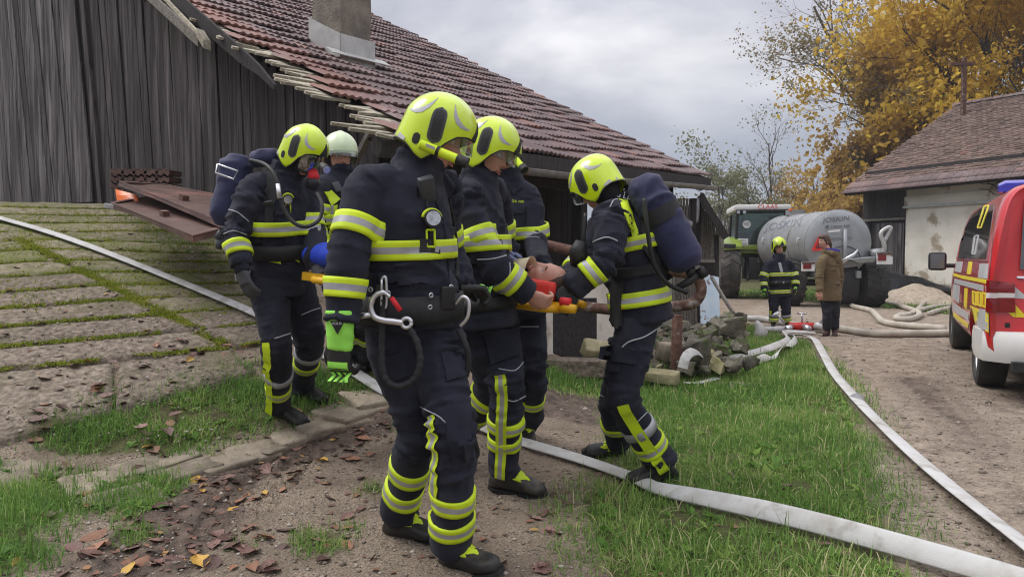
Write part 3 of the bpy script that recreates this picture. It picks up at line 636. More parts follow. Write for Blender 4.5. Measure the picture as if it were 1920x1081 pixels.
def build_grass():
    parts = []
    p = scatter(G_WEDGE, 9000, 1, 0.30, 0.6); k = p[:, 1] < 6; 
    parts.append(blades(p[k], .02, .085, .0026, .95, 3, 2, patchy(p[k]))); parts.append(blades(p[~k][::2], .035, .10, .0045, .8, 2, 3, patchy(p[~k][::2])))
    p = scatter(G_WEDGE, 900, 41, 0.50, 0.2); parts.append(blades(p, .08, .19, .0034, 1.0, 3, 42, patchy(p, .32))); p = scatter(G_WEDGE, 160, 43, 0.3, 0.2); parts.append(blades(p, .06, .16, .003, 1.2, 3, 44, np.full(len(p), .97)))
    p = scatter(G_STRIP, 10000, 4, 0.38, .4); parts.append(blades(p, .025, .12, .0034, 1.0, 3, 5, patchy(p, .22)))
    p = scatter(G_CORNER, 9500, 6, 0.37, .4); parts.append(blades(p, .03, .13, .003, 1.05, 3, 7, patchy(p, .3)))
    p = scatter(G_FAR, 120, 8); parts.append(blades(p, .06, .16, .012, .6, 2, 9, patchy(p)))
    for i, g in enumerate(G_TUFTS):
        p = scatter(g, 7000, 20 + i, 0.35, .06); parts.append(blades(p, .02, .10, .0022, .95, 3, 30 + i, patchy(p, .45)))
    for i, g in enumerate(G_RAMP):
        p = scatter(g, 1500, 50 + i, 0.34, .1); p[:, 2] += .04; parts.append(blades(p, .02, .06, .003, .8, 2, 60 + i, patchy(p, .3)))
    V, F, R_ = join3(parts); tag(blade_obj('grass', V, F, R_, M['grass']), kind='stuff')
    # broad-leaved weeds among the grass
    r = np.random.default_rng(5); Vs, Fs, Rs = [], [], []; b = 0
    spots = [(q, 40) for q in scatter(G_WEDGE, 22, 71)] + [(q, 30) for q in scatter(G_STRIP, 26, 72)] + [(q, 30) for q in scatter(G_CORNER, 18, 73)] + [(q, 40) for q in scatter(G_TUFTS[4], 120, 74)]
    spots += [(np.array(on(px + r.uniform(-45, 45), py + r.uniform(-22, 22))), 60) for px, py in [(1390, 745)] * 6 + [(1420, 860)] * 8 + [(1470, 905)] * 4 + [(1330, 720)] * 3]
    for q, s in spots:
        for k in range(r.integers(4, 8)):
            a = r.uniform(0, 2 * PI); L = r.uniform(.03, .085) * (1.3 if s == 60 else 1); w = L * r.uniform(.3, .5); el = r.uniform(.2, .9)
            d = np.array([math.cos(a) * math.cos(el), math.sin(a) * math.cos(el), math.sin(el)]); pr = np.array([-math.sin(a), math.cos(a), 0])
            c0 = q + np.array([0, 0, .01])
            vs = [c0, c0 + d * L * .45 + pr * w * .5, c0 + d * L * .5 - np.array([0, 0, .006]), c0 + d * L * .45 - pr * w * .5, c0 + d * L - np.array([0, 0, .015])]
            Vs += vs; Fs += [(b, b + 1, b + 2), (b, b + 2, b + 3), (b + 1, b + 4, b + 2), (b + 2, b + 4, b + 3)]; b += 5
            Rs += [r.uniform(0, 1)] * 5
    tag(blade_obj('weeds', np.array(Vs), np.array(Fs), np.array(Rs), M['weed']), kind='stuff')
    # moss in the ramp joints
    ps = []
    for a, b_, w in MOSSLINES:
        n = int(np.linalg.norm(b_ - a) * 1500 * w / .045); t = RNG.uniform(0, 1, n)
        q = a[None] * (1 - t[:, None]) + b_[None] * t[:, None] + RNG.normal(0, w * .55, (n, 2))
        keep = fbm2(q[:, 0], q[:, 1], 4.0) > 0.30
        q = q[keep]; ps.append(np.stack([q[:, 0], q[:, 1], hbase(q[:, 0], q[:, 1]) + .035], 1))
    n = 13000; k = RNG.uniform(1.5, 12.5, n); t = RNG.uniform(0, 1, n); qa = np.stack([-.8 * (5.03 + .315 * k), 4.98 + .315 * k], 1); qb = np.stack([-1.62 - .2 * k, 6.2 + .25 * k], 1); q = qa * (1 - t[:, None]) + qb * t[:, None]
    kp = (fbm2(q[:, 0], q[:, 1], 2.3, 4) + .02 * k + .12 * t + RNG.uniform(-.06, .06, n)) > .62; q = q[kp]; ps.append(np.stack([q[:, 0], q[:, 1], hbase(q[:, 0], q[:, 1]) + .042], 1))
    p = np.vstack(ps); V, F, R_ = blades(p, .008, .03, .006, .7, 2, 77, patchy(p, .5))
    o = blade_obj('moss', V - np.array(ORG[RAMP.name]), F, R_, M['moss'], RAMP); tag(o, kind='stuff')
    # pebbles
    n = 60000; x = RNG.uniform(-4, 9, n); y = 2.2 + RNG.exponential(2.6, n); k = (~inside(G_WEDGE, x, y)) & (np.abs(x) < .75 * y + .2) & (y < 15)
    x, y = x[k], y[k]; z = np.array([gz(a, b) for a, b in zip(x, y)]); rr = (RNG.gamma(1.5, .0026, len(x)) * (1 + .10 * np.maximum(0, y - 4))).clip(.002, .03)
    on_ramp = (x < -1.9) & (y > 4.4); z = z + on_ramp * .045
    dirs = np.array([(1, 0, 0), (-1, 0, 0), (0, 1, 0), (0, -1, 0), (0, 0, 1), (0, 0, -1)], float)
    Vv = np.stack([x, y, z + rr * .2], 1)[:, None] + dirs[None] * rr[:, None, None] * RNG.uniform(.6, 1.4, (len(x), 6, 1)) * np.array([1, 1, .6])
    tri = np.array([(0, 2, 4), (2, 1, 4), (1, 3, 4), (3, 0, 4), (2, 0, 5), (1, 2, 5), (3, 1, 5), (0, 3, 5)])
    F = (np.arange(len(x))[:, None, None] * 6 + tri[None]).reshape(-1, 3)
    tag(blade_obj('gravel', Vv.reshape(-1, 3), F, np.repeat(RNG.uniform(0, 1, len(x)), 6), M['pebble']), kind='stuff')
build_grass()
# ---------------------------------------------------------------- fallen leaves
def build_leaves():
    vars_ = []
    for k in range(6):
        V, F = [], []; n = 7; lob = RNG.uniform(.0, .25)
        for i in range(n):
            t = i / (n - 1); w = (math.sin(PI * min(1, t * .96 + .03)) ** .8) * .33 * (1 + lob * math.sin(t * 19 + k))
            curl = RNG.uniform(-.03, .03); bend = .16 * (t - .5) ** 2 * (1 if k % 2 else -.3)
            for j, s in enumerate((-1, -.5, 0, .5, 1)):
                V.append(((t - .5), s * w + RNG.uniform(-.02, .02), bend + abs(s) ** 2 * (.13 if k % 3 else -.06) * w / .33 + curl + RNG.uniform(-.025, .025) + .02))
        F = [(i * 5 + j, i * 5 + j + 1, (i + 1) * 5 + j + 1, (i + 1) * 5 + j) for i in range(n - 1) for j in range(4)]
        V += [(-.5, 0, .06), (-.68, .03, .03), (-.68, .045, .03), (-.5, .02, .06)]; F.append((35, 36, 37, 38))
        for m in ('dleaf1', 'dleaf2', 'dleaf3'):
            me = bpy.data.meshes.new('fallen_leaf'); me.from_pydata(V, [], F); me.materials.append(M[m])
            me.polygons.foreach_set('use_smooth', np.ones(len(F), bool)); vars_.append(me)
    r = random.Random(11); spots = []
    def zone(n, x0, y0, x1, y1, s0, s1, yl=.1):
        for _ in range(n): spots.append((r.uniform(x0, x1), r.uniform(y0, y1), r.uniform(s0, s1), yl))
    zone(22, 60, 690, 330, 790, .06, .12); zone(14, 330, 650, 480, 720, .05, .09); zone(18, 60, 800, 420, 900, .07, .13)
    zone(30, 20, 890, 330, 1078, .06, .14, .12); zone(34, 330, 900, 540, 1075, .05, .12); zone(26, 440, 800, 700, 900, .06, .12)
    zone(10, 600, 900, 700, 1060, .05, .1, .2); zone(18, 0, 560, 420, 690, .05, .09); zone(16, 0, 440, 400, 560, .05, .08)
    zone(10, 930, 950, 1100, 1070, .05, .09, .0); zone(9, 1100, 880, 1600, 1060, .06, .1, .0); zone(8, 700, 780, 1060, 960, .04, .08); zone(12, 540, 740, 760, 800, .06, .11)
    zone(6, 1280, 690, 1560, 860, .05, .08, .3); zone(40, 100, 700, 1100, 1078, .025, .06, .1)
    for px, py, s, yl in spots:
        q = on(px, py); kind = 2 if r.random() < yl else (1 if r.random() < .28 else 0)
        o = bpy.data.objects.new('fallen_leaf', vars_[r.randrange(6) * 3 + kind]); COL.objects.link(o)
        onr = q.x < -1.9 and q.y > 4.4 and q.y > 4.3 - .3 * (q.x + 3)
        o.location = q + V3((0, 0, .006 + (.045 if onr else 0))); o.scale = (s, s, s * r.uniform(.4, 1.3)); o.rotation_euler = (r.gauss(0, .22), r.gauss(0, .22), r.uniform(0, 6.28))
        o.parent = GROUND
build_leaves()
def leaf_litter():
    r = np.random.default_rng(21); V, F, R_ = [], [], []; b = 0
    zs = [(MUD, 260, .045), (G_CORNER, 60, .045), (poly([(0, 560), (430, 640), (480, 720), (120, 840), (0, 860)]), 40, .04), (poly([(330, 900), (760, 800), (1080, 860), (1090, 1080), (420, 1080)]), 45, .04), (G_WEDGE, 4, .05)]
    for pl, dn, sz in zs:
        for q in scatter(pl, dn, 300 + b, 0, .1):
            a = r.uniform(0, 6.28); s = sz * r.uniform(.45, 1.3); w = s * r.uniform(.3, .6); d = np.array([math.cos(a), math.sin(a), r.normal(0, .18)]); p = np.array([-math.sin(a), math.cos(a), r.normal(0, .25)])
            c = q + np.array([0, 0, .012 + (.05 if q[0] < -1.9 and q[1] > 4.9 else 0)]); k = r.uniform(-.2, .3) * w
            V += [c - d * s * .5, c - d * .15 * s + p * w * .5 + np.array([0, 0, k]), c + d * .25 * s + p * w * .4 + np.array([0, 0, k]), c + d * s * .5, c + d * .2 * s - p * w * .45 + np.array([0, 0, k * .7]), c - d * .2 * s - p * w * .5 + np.array([0, 0, k])]
            F += [(b, b + 1, b + 5), (b + 1, b + 2, b + 4), (b + 1, b + 4, b + 5), (b + 2, b + 3, b + 4)]; R_ += [r.uniform(0, 1)] * 6; b += 6
    tag(blade_obj('leaf_litter', np.array(V), np.array(F), np.array(R_), leafmat('leaf_litter', [(0.0, (0.055, 0.03, 0.024)), (0.5, (0.14, 0.075, 0.055)), (0.9, (0.24, 0.12, 0.075)), (1.0, (0.40, 0.26, 0.07))], .1)), kind='stuff')
leaf_litter()
# ================================================================ BARN
E0 = P(745, 265, 6.5)
RU = V3((0.696, 1.0, 0.0556)); RV = V3((-0.821, 0.571, 0.527)); RN = RU.cross(RV).normalized()
if RN.z < 0: RN = -RN
RR = basis(x=RU, z=RN); LU, LV = RU.length, RV.length
def roof(a, h, dn=0.0): return E0 + RU * a + RV * h + RN * dn
def roof_ah(x, y):
    dx, dy = x - E0.x, y - E0.y
    return (.571 * dx + .821 * dy) / 1.2188, (.696 * dy - dx) / 1.2188
def roofz(x, y): a, h = roof_ah(x, y); return roof(a, h).z
def roof_hit(px, py):
    r = ray(px, py); t = (E0 - CAMP).dot(RN) / r.dot(RN); q = CAMP + r * t; return roof_ah(q.x, q.y)
BARN = empty('barn', (-1.0, 7.4, 1.0), 'old weathered timber barn with sagging red-brown tiled roof', 'barn')
def tile_mesh(k):
    w, l, n = .205, .375, 9; V = []; r = random.Random(k)
    for j, (yy, zz) in enumerate([(l, .0), (.0, .040), (.0, .010)]):
        for i in range(n):
            t = i / (n - 1); pz = .024 * (0.5 - .5 * math.cos(t * 2 * PI * 2)) ** .9
            V.append((t * w - w / 2, yy + (r.uniform(-.006, .006) if j else 0), zz + pz))
    F = [(j * n + i + 1, j * n + i, (j + 1) * n + i, (j + 1) * n + i + 1) for j in range(2) for i in range(n - 1)]
    return V, F
TILES = [tile_mesh(k) for k in range(4)]
def build_roof():
    cw, rh = .2 / LU, .33 / LV
    jobs = []
    miss = random.Random(3)
    starts = {}
    for row in range(0, 30):
        s0 = miss.choice([0, 0, 1, 1, 2]) if 1 <= row < 9 else miss.choice([0, 0, 1])
        starts[row] = s0
        for c in range(s0, 40):
            a = (c + .5) * cw; h = row * rh
            sag = -.05 * math.exp(-((c - 20) / 14) ** 2) * math.exp(-((row - 9) / 9) ** 2) + .012 * math.sin(c * .7 + row * 1.3)
            jobs.append((row, c, a, h, sag))
    hole = []
    jobs = [j for j in jobs if not (j[0], j[1]) in hole]
    # the 300 that show largest stay single; the rest become one part
    def vis(j):
        q = roof(j[2], j[3]); px = CX + FPX * q.x / q.y; py = 485 - FPX * (q.z - CAMZ) / q.y
        ok = (-40 < px < 1960) and (py > -40)
        return (0 if ok else 1, q.length)
    jobs.sort(key=vis)
    single, rest = jobs[:296], jobs[296:]
    mes = []
    for V, F in TILES:
        me = bpy.data.meshes.new('roof_tile'); me.from_pydata(V, [], F); me.materials.append(M['tile']); me.polygons.foreach_set('use_smooth', np.ones(len(F), bool))
        me.set_sharp_from_angle(angle=math.radians(60)); mes.append(me)
    def xf(j):
        row, c, a, h, sag = j
        return roof(a, h, .055 + sag), Matrix.Rotation(random.gauss(0, .022), 3, 'Z') @ Matrix.Rotation(random.gauss(0, .02), 3, 'X')
    for j in single:
        loc, R = xf(j); o = bpy.data.objects.new('roof_tile', random.choice(mes)); COL.objects.link(o); o.parent = BARN
        o.location = loc - ORG[BARN.name]; o.rotation_euler = (RR @ R).to_euler()
    Vs, Fs, Rs = [], [], []; b = 0
    for j in rest:
        loc, R = xf(j); V, F = random.choice(TILES); A = np.array(RR @ R)
        Vs.append(np.array(V) @ A.T + np.array(loc)); Fs.append(np.array(F) + b); Rs.append(np.full(len(V), random.random())); b += len(V)
    o = blade_obj('roof_tiles', np.vstack(Vs) - np.array(ORG[BARN.name]), np.vstack(Fs), np.concatenate(Rs), M['tile'], BARN, True); tag(o, kind='stuff')
    o.data.set_sharp_from_angle(angle=math.radians(60))
    # boarding under the tiles and split battens sticking out of the broken verge
    d = MB(); q = [roof(.22, .1, .0), roof(6.56, .02, .03), roof(6.56, 8.9, .03), roof(.22, 8.9, 0)]
    d.prism([p + RN * .0 for p in q], -RN * .04); d.build('roof_deck', M['darkwood'], BARN)
    r = random.Random(9)
    for row in range(0, 14):
        for k in range(r.choice([3, 3, 4])):
            h = (row + .1 + .25 * k + r.uniform(-.05, .05)) * rh; a1 = (starts.get(row, 0) + .6) * cw; a0 = a1 - r.uniform(.14, .46) * (1.3 if row < 8 else .6)
            if row > 10: a0 = a1 - r.uniform(.05, .14)
            m = MB(); n = 6; wdt = r.uniform(.045, .11); rings = []
            jit = [r.uniform(-1, 1) for _ in range(6)]
            c0, c1 = roof(a0, h, .02), roof(a1 + .1, h, .03); L = (c1 - c0)
            ex = RV.normalized()
            for i in range(4):
                t = i / 3; taper = (.35 + .65 * min(1, t * 2 + .1 * jit[i])); c = c0 + L * t + ex * jit[i] * .012 + RN * jit[5 - i] * .008
                rings.append([c + ex * sx * wdt / 2 * taper + RN * sz * .014 for sx, sz in ((-1, -1), (1, -1), (1, 1), (-1, 1))])
            m.loft(rings); m.build('batten', M['palewood'], BARN)
    # barge boards below the verge
    def board(p, q, w, t, m, nm, up=V3((0, 0, 1)), frac=0):
        p, q = V3(p), V3(q); x = (q - p); mb = MB(); n = 8; R = basis(x=x, z=up); rings = []
        for i in range(n + 1):
            s = i / n; k = 1.0; off = 0
            if frac and s > .72: k = 1 - (s - .72) / .28 * r.uniform(.6, .95); off = r.uniform(-.02, .02)
            c = p + x * s
            rings.append([c + R @ V3((0, a * t / 2, (b_ * w / 2) * k + off)) for a, b_ in ((-1, -1), (1, -1), (1, 1), (-1, 1))])
        mb.loft(rings); return mb.build(nm, m, BARN)
    e = RV.normalized()
    board(P(255, -30, 8.9), P(374, 78, 7.9), .12, .04, M['greywood'], 'barge_board')
    board(P(283, -30, 8.85), P(378, 70, 7.86), .05, .03, M['palewood'], 'barge_board')
    board(P(318, -14, 8.55), P(516, 160, 7.25), .17, .04, M['darkwood'], 'barge_board', frac=1)
    board(P(376, 64, 7.87), P(388, 84, 7.83), .1, .1, M['palewood'], 'rafter_end')
    # rafters and purlin ends seen under the overhang
    for a in (.5, 1.35, 2.2, 3.05, 3.9, 4.75, 5.6, 6.4):
        board(roof(a, -.02, -.12), roof(a, 4.5, -.12), .14, .1, M['darkwood'], 'rafter', up=RN)
    board(P(700, 236, 6.75), P(668, 300, 7.3), .07, .05, M['greywood'], 'brace')
    board(P(690, 258, 6.9), P(790, 292, 6.9), .05, .05, M['darkwood'], 'brace')
    board(roof(-.1, .1, -.1), roof(6.5, .1, -.1), .16, .14, M['darkwood'], 'eaves_beam', up=RN)
    board(roof(1.2, -.05, -.02), roof(6.55, -.05, -.02), .16, .03, M['darkwood'], 'fascia_board', up=V3((0, 0, 1)))
build_roof()
def build_chimney():
    a, h = roof_hit(642, 112); c = roof(a, h); m = MB()
    R = basis(x=V3((RU.x, RU.y, 0)), z=(0.0, 0, 1))
    V0 = MB(); n = 18; w = .27
    rings = []
    for i in range(n + 1):
        z = -.6 + 3.0 * i / n
        k = 1 + .012 * math.sin(i * 2.1)
        pts = []
        for sx, sy, ex, ey in ((-1, -1, 1, 0), (1, -1, 0, 1), (1, 1, -1, 0), (-1, 1, 0, -1)):
            for t in range(5): pts.append(V3(((sx + ex * 2 * t / 5) * w * k, (sy + ey * 2 * t / 5) * w * k, z)))
        rings.append([c + R @ (p + V3([random.uniform(-.007, .007) for _ in range(3)])) for p in pts])
    m.loft(rings); ch = m.build('chimney', M['chimney'], BARN)
    # pale metal flashing round the foot, following the roof pitch
    f = MB(); w2 = .30; t = .36
    cs = [(-1, -1), (1, -1), (1, 1), (-1, 1)]
    for i in range(4):
        p, q = cs[i], cs[(i + 1) % 4]
        def pt(s, dz):
            v = c + R @ V3((s[0] * w2, s[1] * w2, 0)); return V3((v.x, v.y, roofz(v.x, v.y) + .03 + dz))
        a0, a1, a2, a3 = pt(p, -.02), pt(q, -.02), pt(q, t), pt(p, t)
        f.prism([a0, a1, a2, a3], (a1 - a0).cross(a3 - a0).normalized() * .012)
    for s in (-1,):
        q = [roof(a - .42, h - .34, .125), roof(a + .42, h - .34, .125), roof(a + .42, h - .2, .14), roof(a - .42, h - .2, .14)]
        f.prism(q, RN * .012)
    f.build('flashing', M['flash'], ch)
build_chimney()
def build_gable():
    W1 = V3((-1.30, 7.32, 0)); W0 = V3((-9.6, 12.55, 0)); d = (W0 - W1); L = d.length; d.normalize(); nrm = V3((-d.y, d.x, 0));
    if nrm.y > 0: nrm = -nrm
    def wall_x(px):   # distance along wall where a pixel column crosses it
        k = (px - CX) / FPX; return (k * W1.y - W1.x) / (d.x - k * d.y)
    sd = wall_x(196)
    door = MB()
    variants = {}
    R = basis(x=d, z=(0, 0, 1))
    gw = MB(); pa, pb = W1 + d * .15 - nrm * .06, W0 - nrm * .06
    gw.prism([V3((pa.x, pa.y, .4)), V3((pb.x, pb.y, .4)), V3((pb.x, pb.y, roofz(pb.x, pb.y) - .12)), V3((pa.x, pa.y, roofz(pa.x, pa.y) - .12))], nrm * -.04); gw.build('gable_backing', M['darkwood'], BARN)  # solid dark sheet added behind the planks so gaps show no bright sky
    s = 0.0; r = random.Random(4); n = 0
    while s < L - .2:
        w = r.uniform(.12, .22); isdoor = s > sd
        p = W1 + d * (s + w / 2); zb = hgt(p.x, p.y) + (.06 if isdoor else -.25) - (0.0 if isdoor else .1); zt = min(roofz(p.x, p.y) - .12, 6.6) + .02
        if s < .5: zb -= .6
        m = MB(); hh = zt - zb; lean = r.gauss(0, .003) + .02 + .105 * min(1.15, s / sd) ** 1.6; off = r.uniform(.0, .022) + (.05 if isdoor else 0); rings = []
        g = r.uniform(.001, .005)
        for i in range(5):
            t = i / 4; c = p + nrm * (off + r.uniform(-.004, .004)) + d * (lean * t * hh) + V3((0, 0, zb + hh * t - (r.uniform(0, .03) if i == 0 else 0)))
            rings.append([c + d * x * (w / 2 - g) + nrm * y * .011 for x, y in ((-1, -1), (1, -1), (1, 1), (-1, 1))])
        m.loft(rings); m.build('plank', M['plank'] if isdoor else M['plank2'], BARN); s += w; n += 1
    # door post and its dark gap
    p = W1 + d * (sd - .07); zb = hgt(p.x, p.y) - .2; m = MB(); x_ = (d * .125 + V3((0, 0, 1))); m.box(V3((p.x, p.y, zb)) + nrm * .03 + x_ * ((6.0 - zb) / 2), (.1, .07, 6.0 - zb), basis(x=d, z=x_)); m.build('door_post', M['plank2'], BARN)
    m = MB(); pa = W1 + d * (sd + .03) + nrm * .09; pb = W0 + nrm * .09; za = hgt(pa.x, pa.y)
    m.box(((pa + pb) / 2) + V3((0, 0, za - .08)), ((pb - pa).length, .28, .16), R); m.build('threshold', M['concrete'], BARN)
build_gable()
def build_longside():
    # side wall under the eaves: whitewashed foot, dark openings above, dark interior behind
    e = V3((RU.x, RU.y, 0)).normalized(); inn = V3((-e.y, e.x, 0)); R = basis(x=e, z=(0, 0, 1)); base = V3((E0.x, E0.y, 0)) + inn * .55
    def at(s, z, i=0): q = base + e * s + inn * i; return V3((q.x, q.y, z))
    def bx(s0, s1, z0, z1, th, m, nm, i=0.0, bev=0):
        mb = MB(); mb.box(at((s0 + s1) / 2, (z0 + z1) / 2, i), (s1 - s0, th, z1 - z0), R, bev=bev); return mb.build(nm, m, BARN)
    bx(.9, 7.6, -.3, .95, .34, M['plaster'], 'foot_wall', .05)
    bx(.9, 7.6, .955, 1.06, .40, M['greywood'], 'sill_beam', .05)
    for s in (1.0, 2.6, 4.3, 6.0, 7.5): bx(s - .08, s + .08, 1.065, 2.75, .16, M['darkwood'], 'post', .02)
    bx(.9, 7.6, 2.2, 2.34, .14, M['darkwood'], 'beam', .04)
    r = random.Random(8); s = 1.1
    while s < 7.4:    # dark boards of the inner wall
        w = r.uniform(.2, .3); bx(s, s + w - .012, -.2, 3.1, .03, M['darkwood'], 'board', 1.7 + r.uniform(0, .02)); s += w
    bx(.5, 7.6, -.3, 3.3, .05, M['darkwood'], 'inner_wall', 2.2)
    # brown sheet leaning on the whitewashed foot
    # gutter and downpipe
    g = MB(); n = 24; rings = []
    for i in range(n + 1):
        t = i / n; c = roof(.9 + (6.62 - .9) * t, -.115, -.08 - .015 * math.sin(t * 5)); ring = []
        for k in range(9):
            a = PI * k / 8; ring.append(c + inn * (-.072 * math.cos(a)) + V3((0, 0, -.072 * math.sin(a))))
        for k in range(8, -1, -1):
            a = PI * k / 8; ring.append(c + inn * (-.066 * math.cos(a)) + V3((0, 0, -.066 * math.sin(a) + .004)))
        rings.append(ring)
    g.loft(rings); gt = g.build('gutter', M['zinc'], BARN, math.radians(40))
    for t in (.1, .3, .5, .7, .9):
        m = MB(); c = roof(.9 + 5.72 * t, -.115, -.08); m.tube([c + inn * (-.078 * math.cos(PI * k / 8)) + V3((0, 0, -.078 * math.sin(PI * k / 8))) for k in range(9)], .008, 6); m.build('bracket', M['zinc'], gt)
    m = MB(); c = P(1304, 372, 12.6); m.tube([c, P(1304, 395, 12.6), P(1302, 412, 12.6), P(1292, 420, 12.5), P(1262, 430, 12.0), P(1240, 440, 11.6)], .075, 12)
    m.build('downpipe', M['zinc'], BARN, True)
build_longside()
# ---------------------------------------------------------------- slatted lean-to at the far end of the barn
def build_leanto():
    o = empty('slatted_shed', P(1320, 560, 12.8).xy.to_3d() + V3((0, 0, 0)), 'small lean-to shed of narrow grey laths at the barn end', 'shed')
    r = random.Random(2)
    def lath(px0, py0, px1, py1, d, w=.045, m='greywood'):
        a, b = P(px0, py0, d), P(px1, py1, d); mb = MB(); x = (b - a); R = basis(z=x, y=(0.3, -1, 0))
        mb.box((a + b) / 2, (w, .022, x.length), R, jit=.003); mb.build('lath', M[m], o)
    for i in range(7): lath(1262 + i * 5.2, 372, 1262 + i * 5.2 + 1, 500, 12.4 + .02 * i, .036)
    for i in range(12): lath(1311 + i * 4.1, 378 + i * 5.5, 1315 + i * 3.6, 490 - i * 0.6, 13.0 + .06 * i, .028)
    for i in range(9): lath(1263 + i * 5.2, 500, 1263 + i * 5.2, 616, 12.2 + .02 * i, .04)
    def beam(a, b, w, t, m, nm):
        mb = MB(); x = b - a; mb.box((a + b) / 2, (x.length, w, t), basis(x=x, z=(0, 0, 1))); mb.build(nm, M[m], o)
    beam(P(1260, 500, 12.25), P(1310, 503, 12.5), .08, .08, 'greywood', 'rail')
    beam(P(1310, 494, 12.9), P(1356, 484, 13.7), .06, .06, 'greywood', 'rail')
    for px, d, y0, y1 in ((1299, 12.5, 372, 610), (1308, 12.9, 374, 600), (1342, 13.4, 440, 600)):
        mb = MB(); mb.box((P(px, y0, d) + P(px, y1, d)) / 2, (.09, .09, (P(px, y0, d) - P(px, y1, d)).length)); mb.build('post', M['darkwood'], o)
    # sloping roof
    a, b = P(1312, 366, 12.6), P(1361, 446, 12.6); c, d = P(1318, 366, 15.2), P(1352, 430, 15.2)
    mb = MB(); mb.prism([a, b, d, c], V3((.02, 0, .05))); mb.build('roof', M['darkwood'], o)
    mb = MB(); x = b - a; mb.box((a + b) / 2 + V3((0, -.03, 0)), (x.length, .03, .12), basis(x=x, y=(0, 1, 0))); mb.build('barge_board', M['darkwood'], o)
    # dark inside
    mb = MB(); mb.prism([P(1262, 380, 14.2), P(1340, 400, 14.2), P(1345, 600, 14.2), P(1262, 610, 14.2)], V3((0, .05, 0))); mb.build('back_wall', M['darkwood'], o)
build_leanto()
def sheet(name, pts, th, m, label, cat, group=None, sub=6, warp=.01):
    o = MB(); a, b, c, d = [V3(p) for p in pts]; n = (b - a).cross(d - a).normalized(); V = []; k = sub
    for s in (0, 1):
        for j in range(k + 1):
            for i in range(k + 1):
                u, v = i / k, j / k; q = (a * (1 - u) + b * u) * (1 - v) + (d * (1 - u) + c * u) * v
                w = warp * (float(vnoise(np.array([[u * 3 + a.x, v * 3, 1.0]]))[0]) - .5) * 2
                V.append(q + n * (w + (th if s else 0)))
    N1 = (k + 1) ** 2; F = []
    for j in range(k):
        for i in range(k):
            p = j * (k + 1) + i; F += [(p, p + k + 1, p + k + 2, p + 1), (N1 + p, N1 + p + 1, N1 + p + k + 2, N1 + p + k + 1)]
    ring = [i for i in range(k + 1)] + [j * (k + 1) + k for j in range(1, k + 1)] + [k * (k + 1) + i for i in range(k - 1, -1, -1)] + [j * (k + 1) for j in range(k - 1, 0, -1)]
    for i in range(len(ring)):
        p, q = ring[i], ring[(i + 1) % len(ring)]; F.append((p, q, N1 + q, N1 + p))
    o.add(V, F); ob = o.build(name, M[m]); tag(ob, label, cat, group); return ob
sheet('metal_sheet', [P(1313, 622, 11.6), P(1349, 612, 11.7), P(1347, 520, 12.1), P(1312, 512, 12.0)], .02, 'bluesheet', 'pale blue flaking metal sheet leaning against the slatted shed', 'sheet')
sheet('wooden_board', [P(1037, 662, 8.3), P(1119, 695, 8.15), P(1119, 560, 8.45), P(1037, 560, 8.6)], .03, 'darkwood', 'dark brown board leaning on the whitewashed barn foot behind the stretcher', 'board')
mb = MB(); mb.tube([P(1334, 519, 11.3), P(1362, 566, 11.0), P(1394, 616, 10.7)], .03, 8); tag(mb.build('wooden_pole', M['greywood'], None, True), 'long wooden pole leaning on the pale blue sheet', 'pole')
# rusty pipe railing with a U-bend
def build_railing():
    q = on(1270, 716); o = empty('pipe_railing', q, 'rusty pipe railing with a U-shaped end beside the rubble heap', 'railing')
    d = q.y; up = [P(960, 440, 7.7), P(1012, 456, 7.5), P(1085, 473, 7.3), P(1180, 496, 7.1), P(1262, 512, d)]
    lo = [P(1262, 573, d), P(1180, 592 - 8, 7.1), P(1088, 574, 7.3), P(1020, 562, 7.5)]
    cx = P(1285, 542, d); rad = (P(1285, 512, d) - cx).z; bend = [cx + V3((math.sin(t) * rad * 1.0, 0, math.cos(t) * rad)) for t in np.linspace(0, PI, 12)]
    m = MB(); m.tube(up[:-1] + bend + lo[1:], .055, 12); m.build('rail', M['rust'], o, True)
    m = MB(); m.tube([P(1270, 590, d + .08), q - V3((0, 0, .3)) + V3((0, .08, 0))], .055, 12); m.build('post', M['rust'], o, True)
build_railing()
# kerb of concrete along the wall foot
m = MB(); a, b = on(985, 655), on(1150, 712); x = b - a; m.box((a + b) / 2 + V3((0, 0, -.02)), (x.length, .3, .16), basis(x=x, z=(0, 0, 1)), jit=.01); tag(m.build('concrete_kerb', M['concrete']), 'worn concrete kerb along the foot of the barn wall', 'kerb')
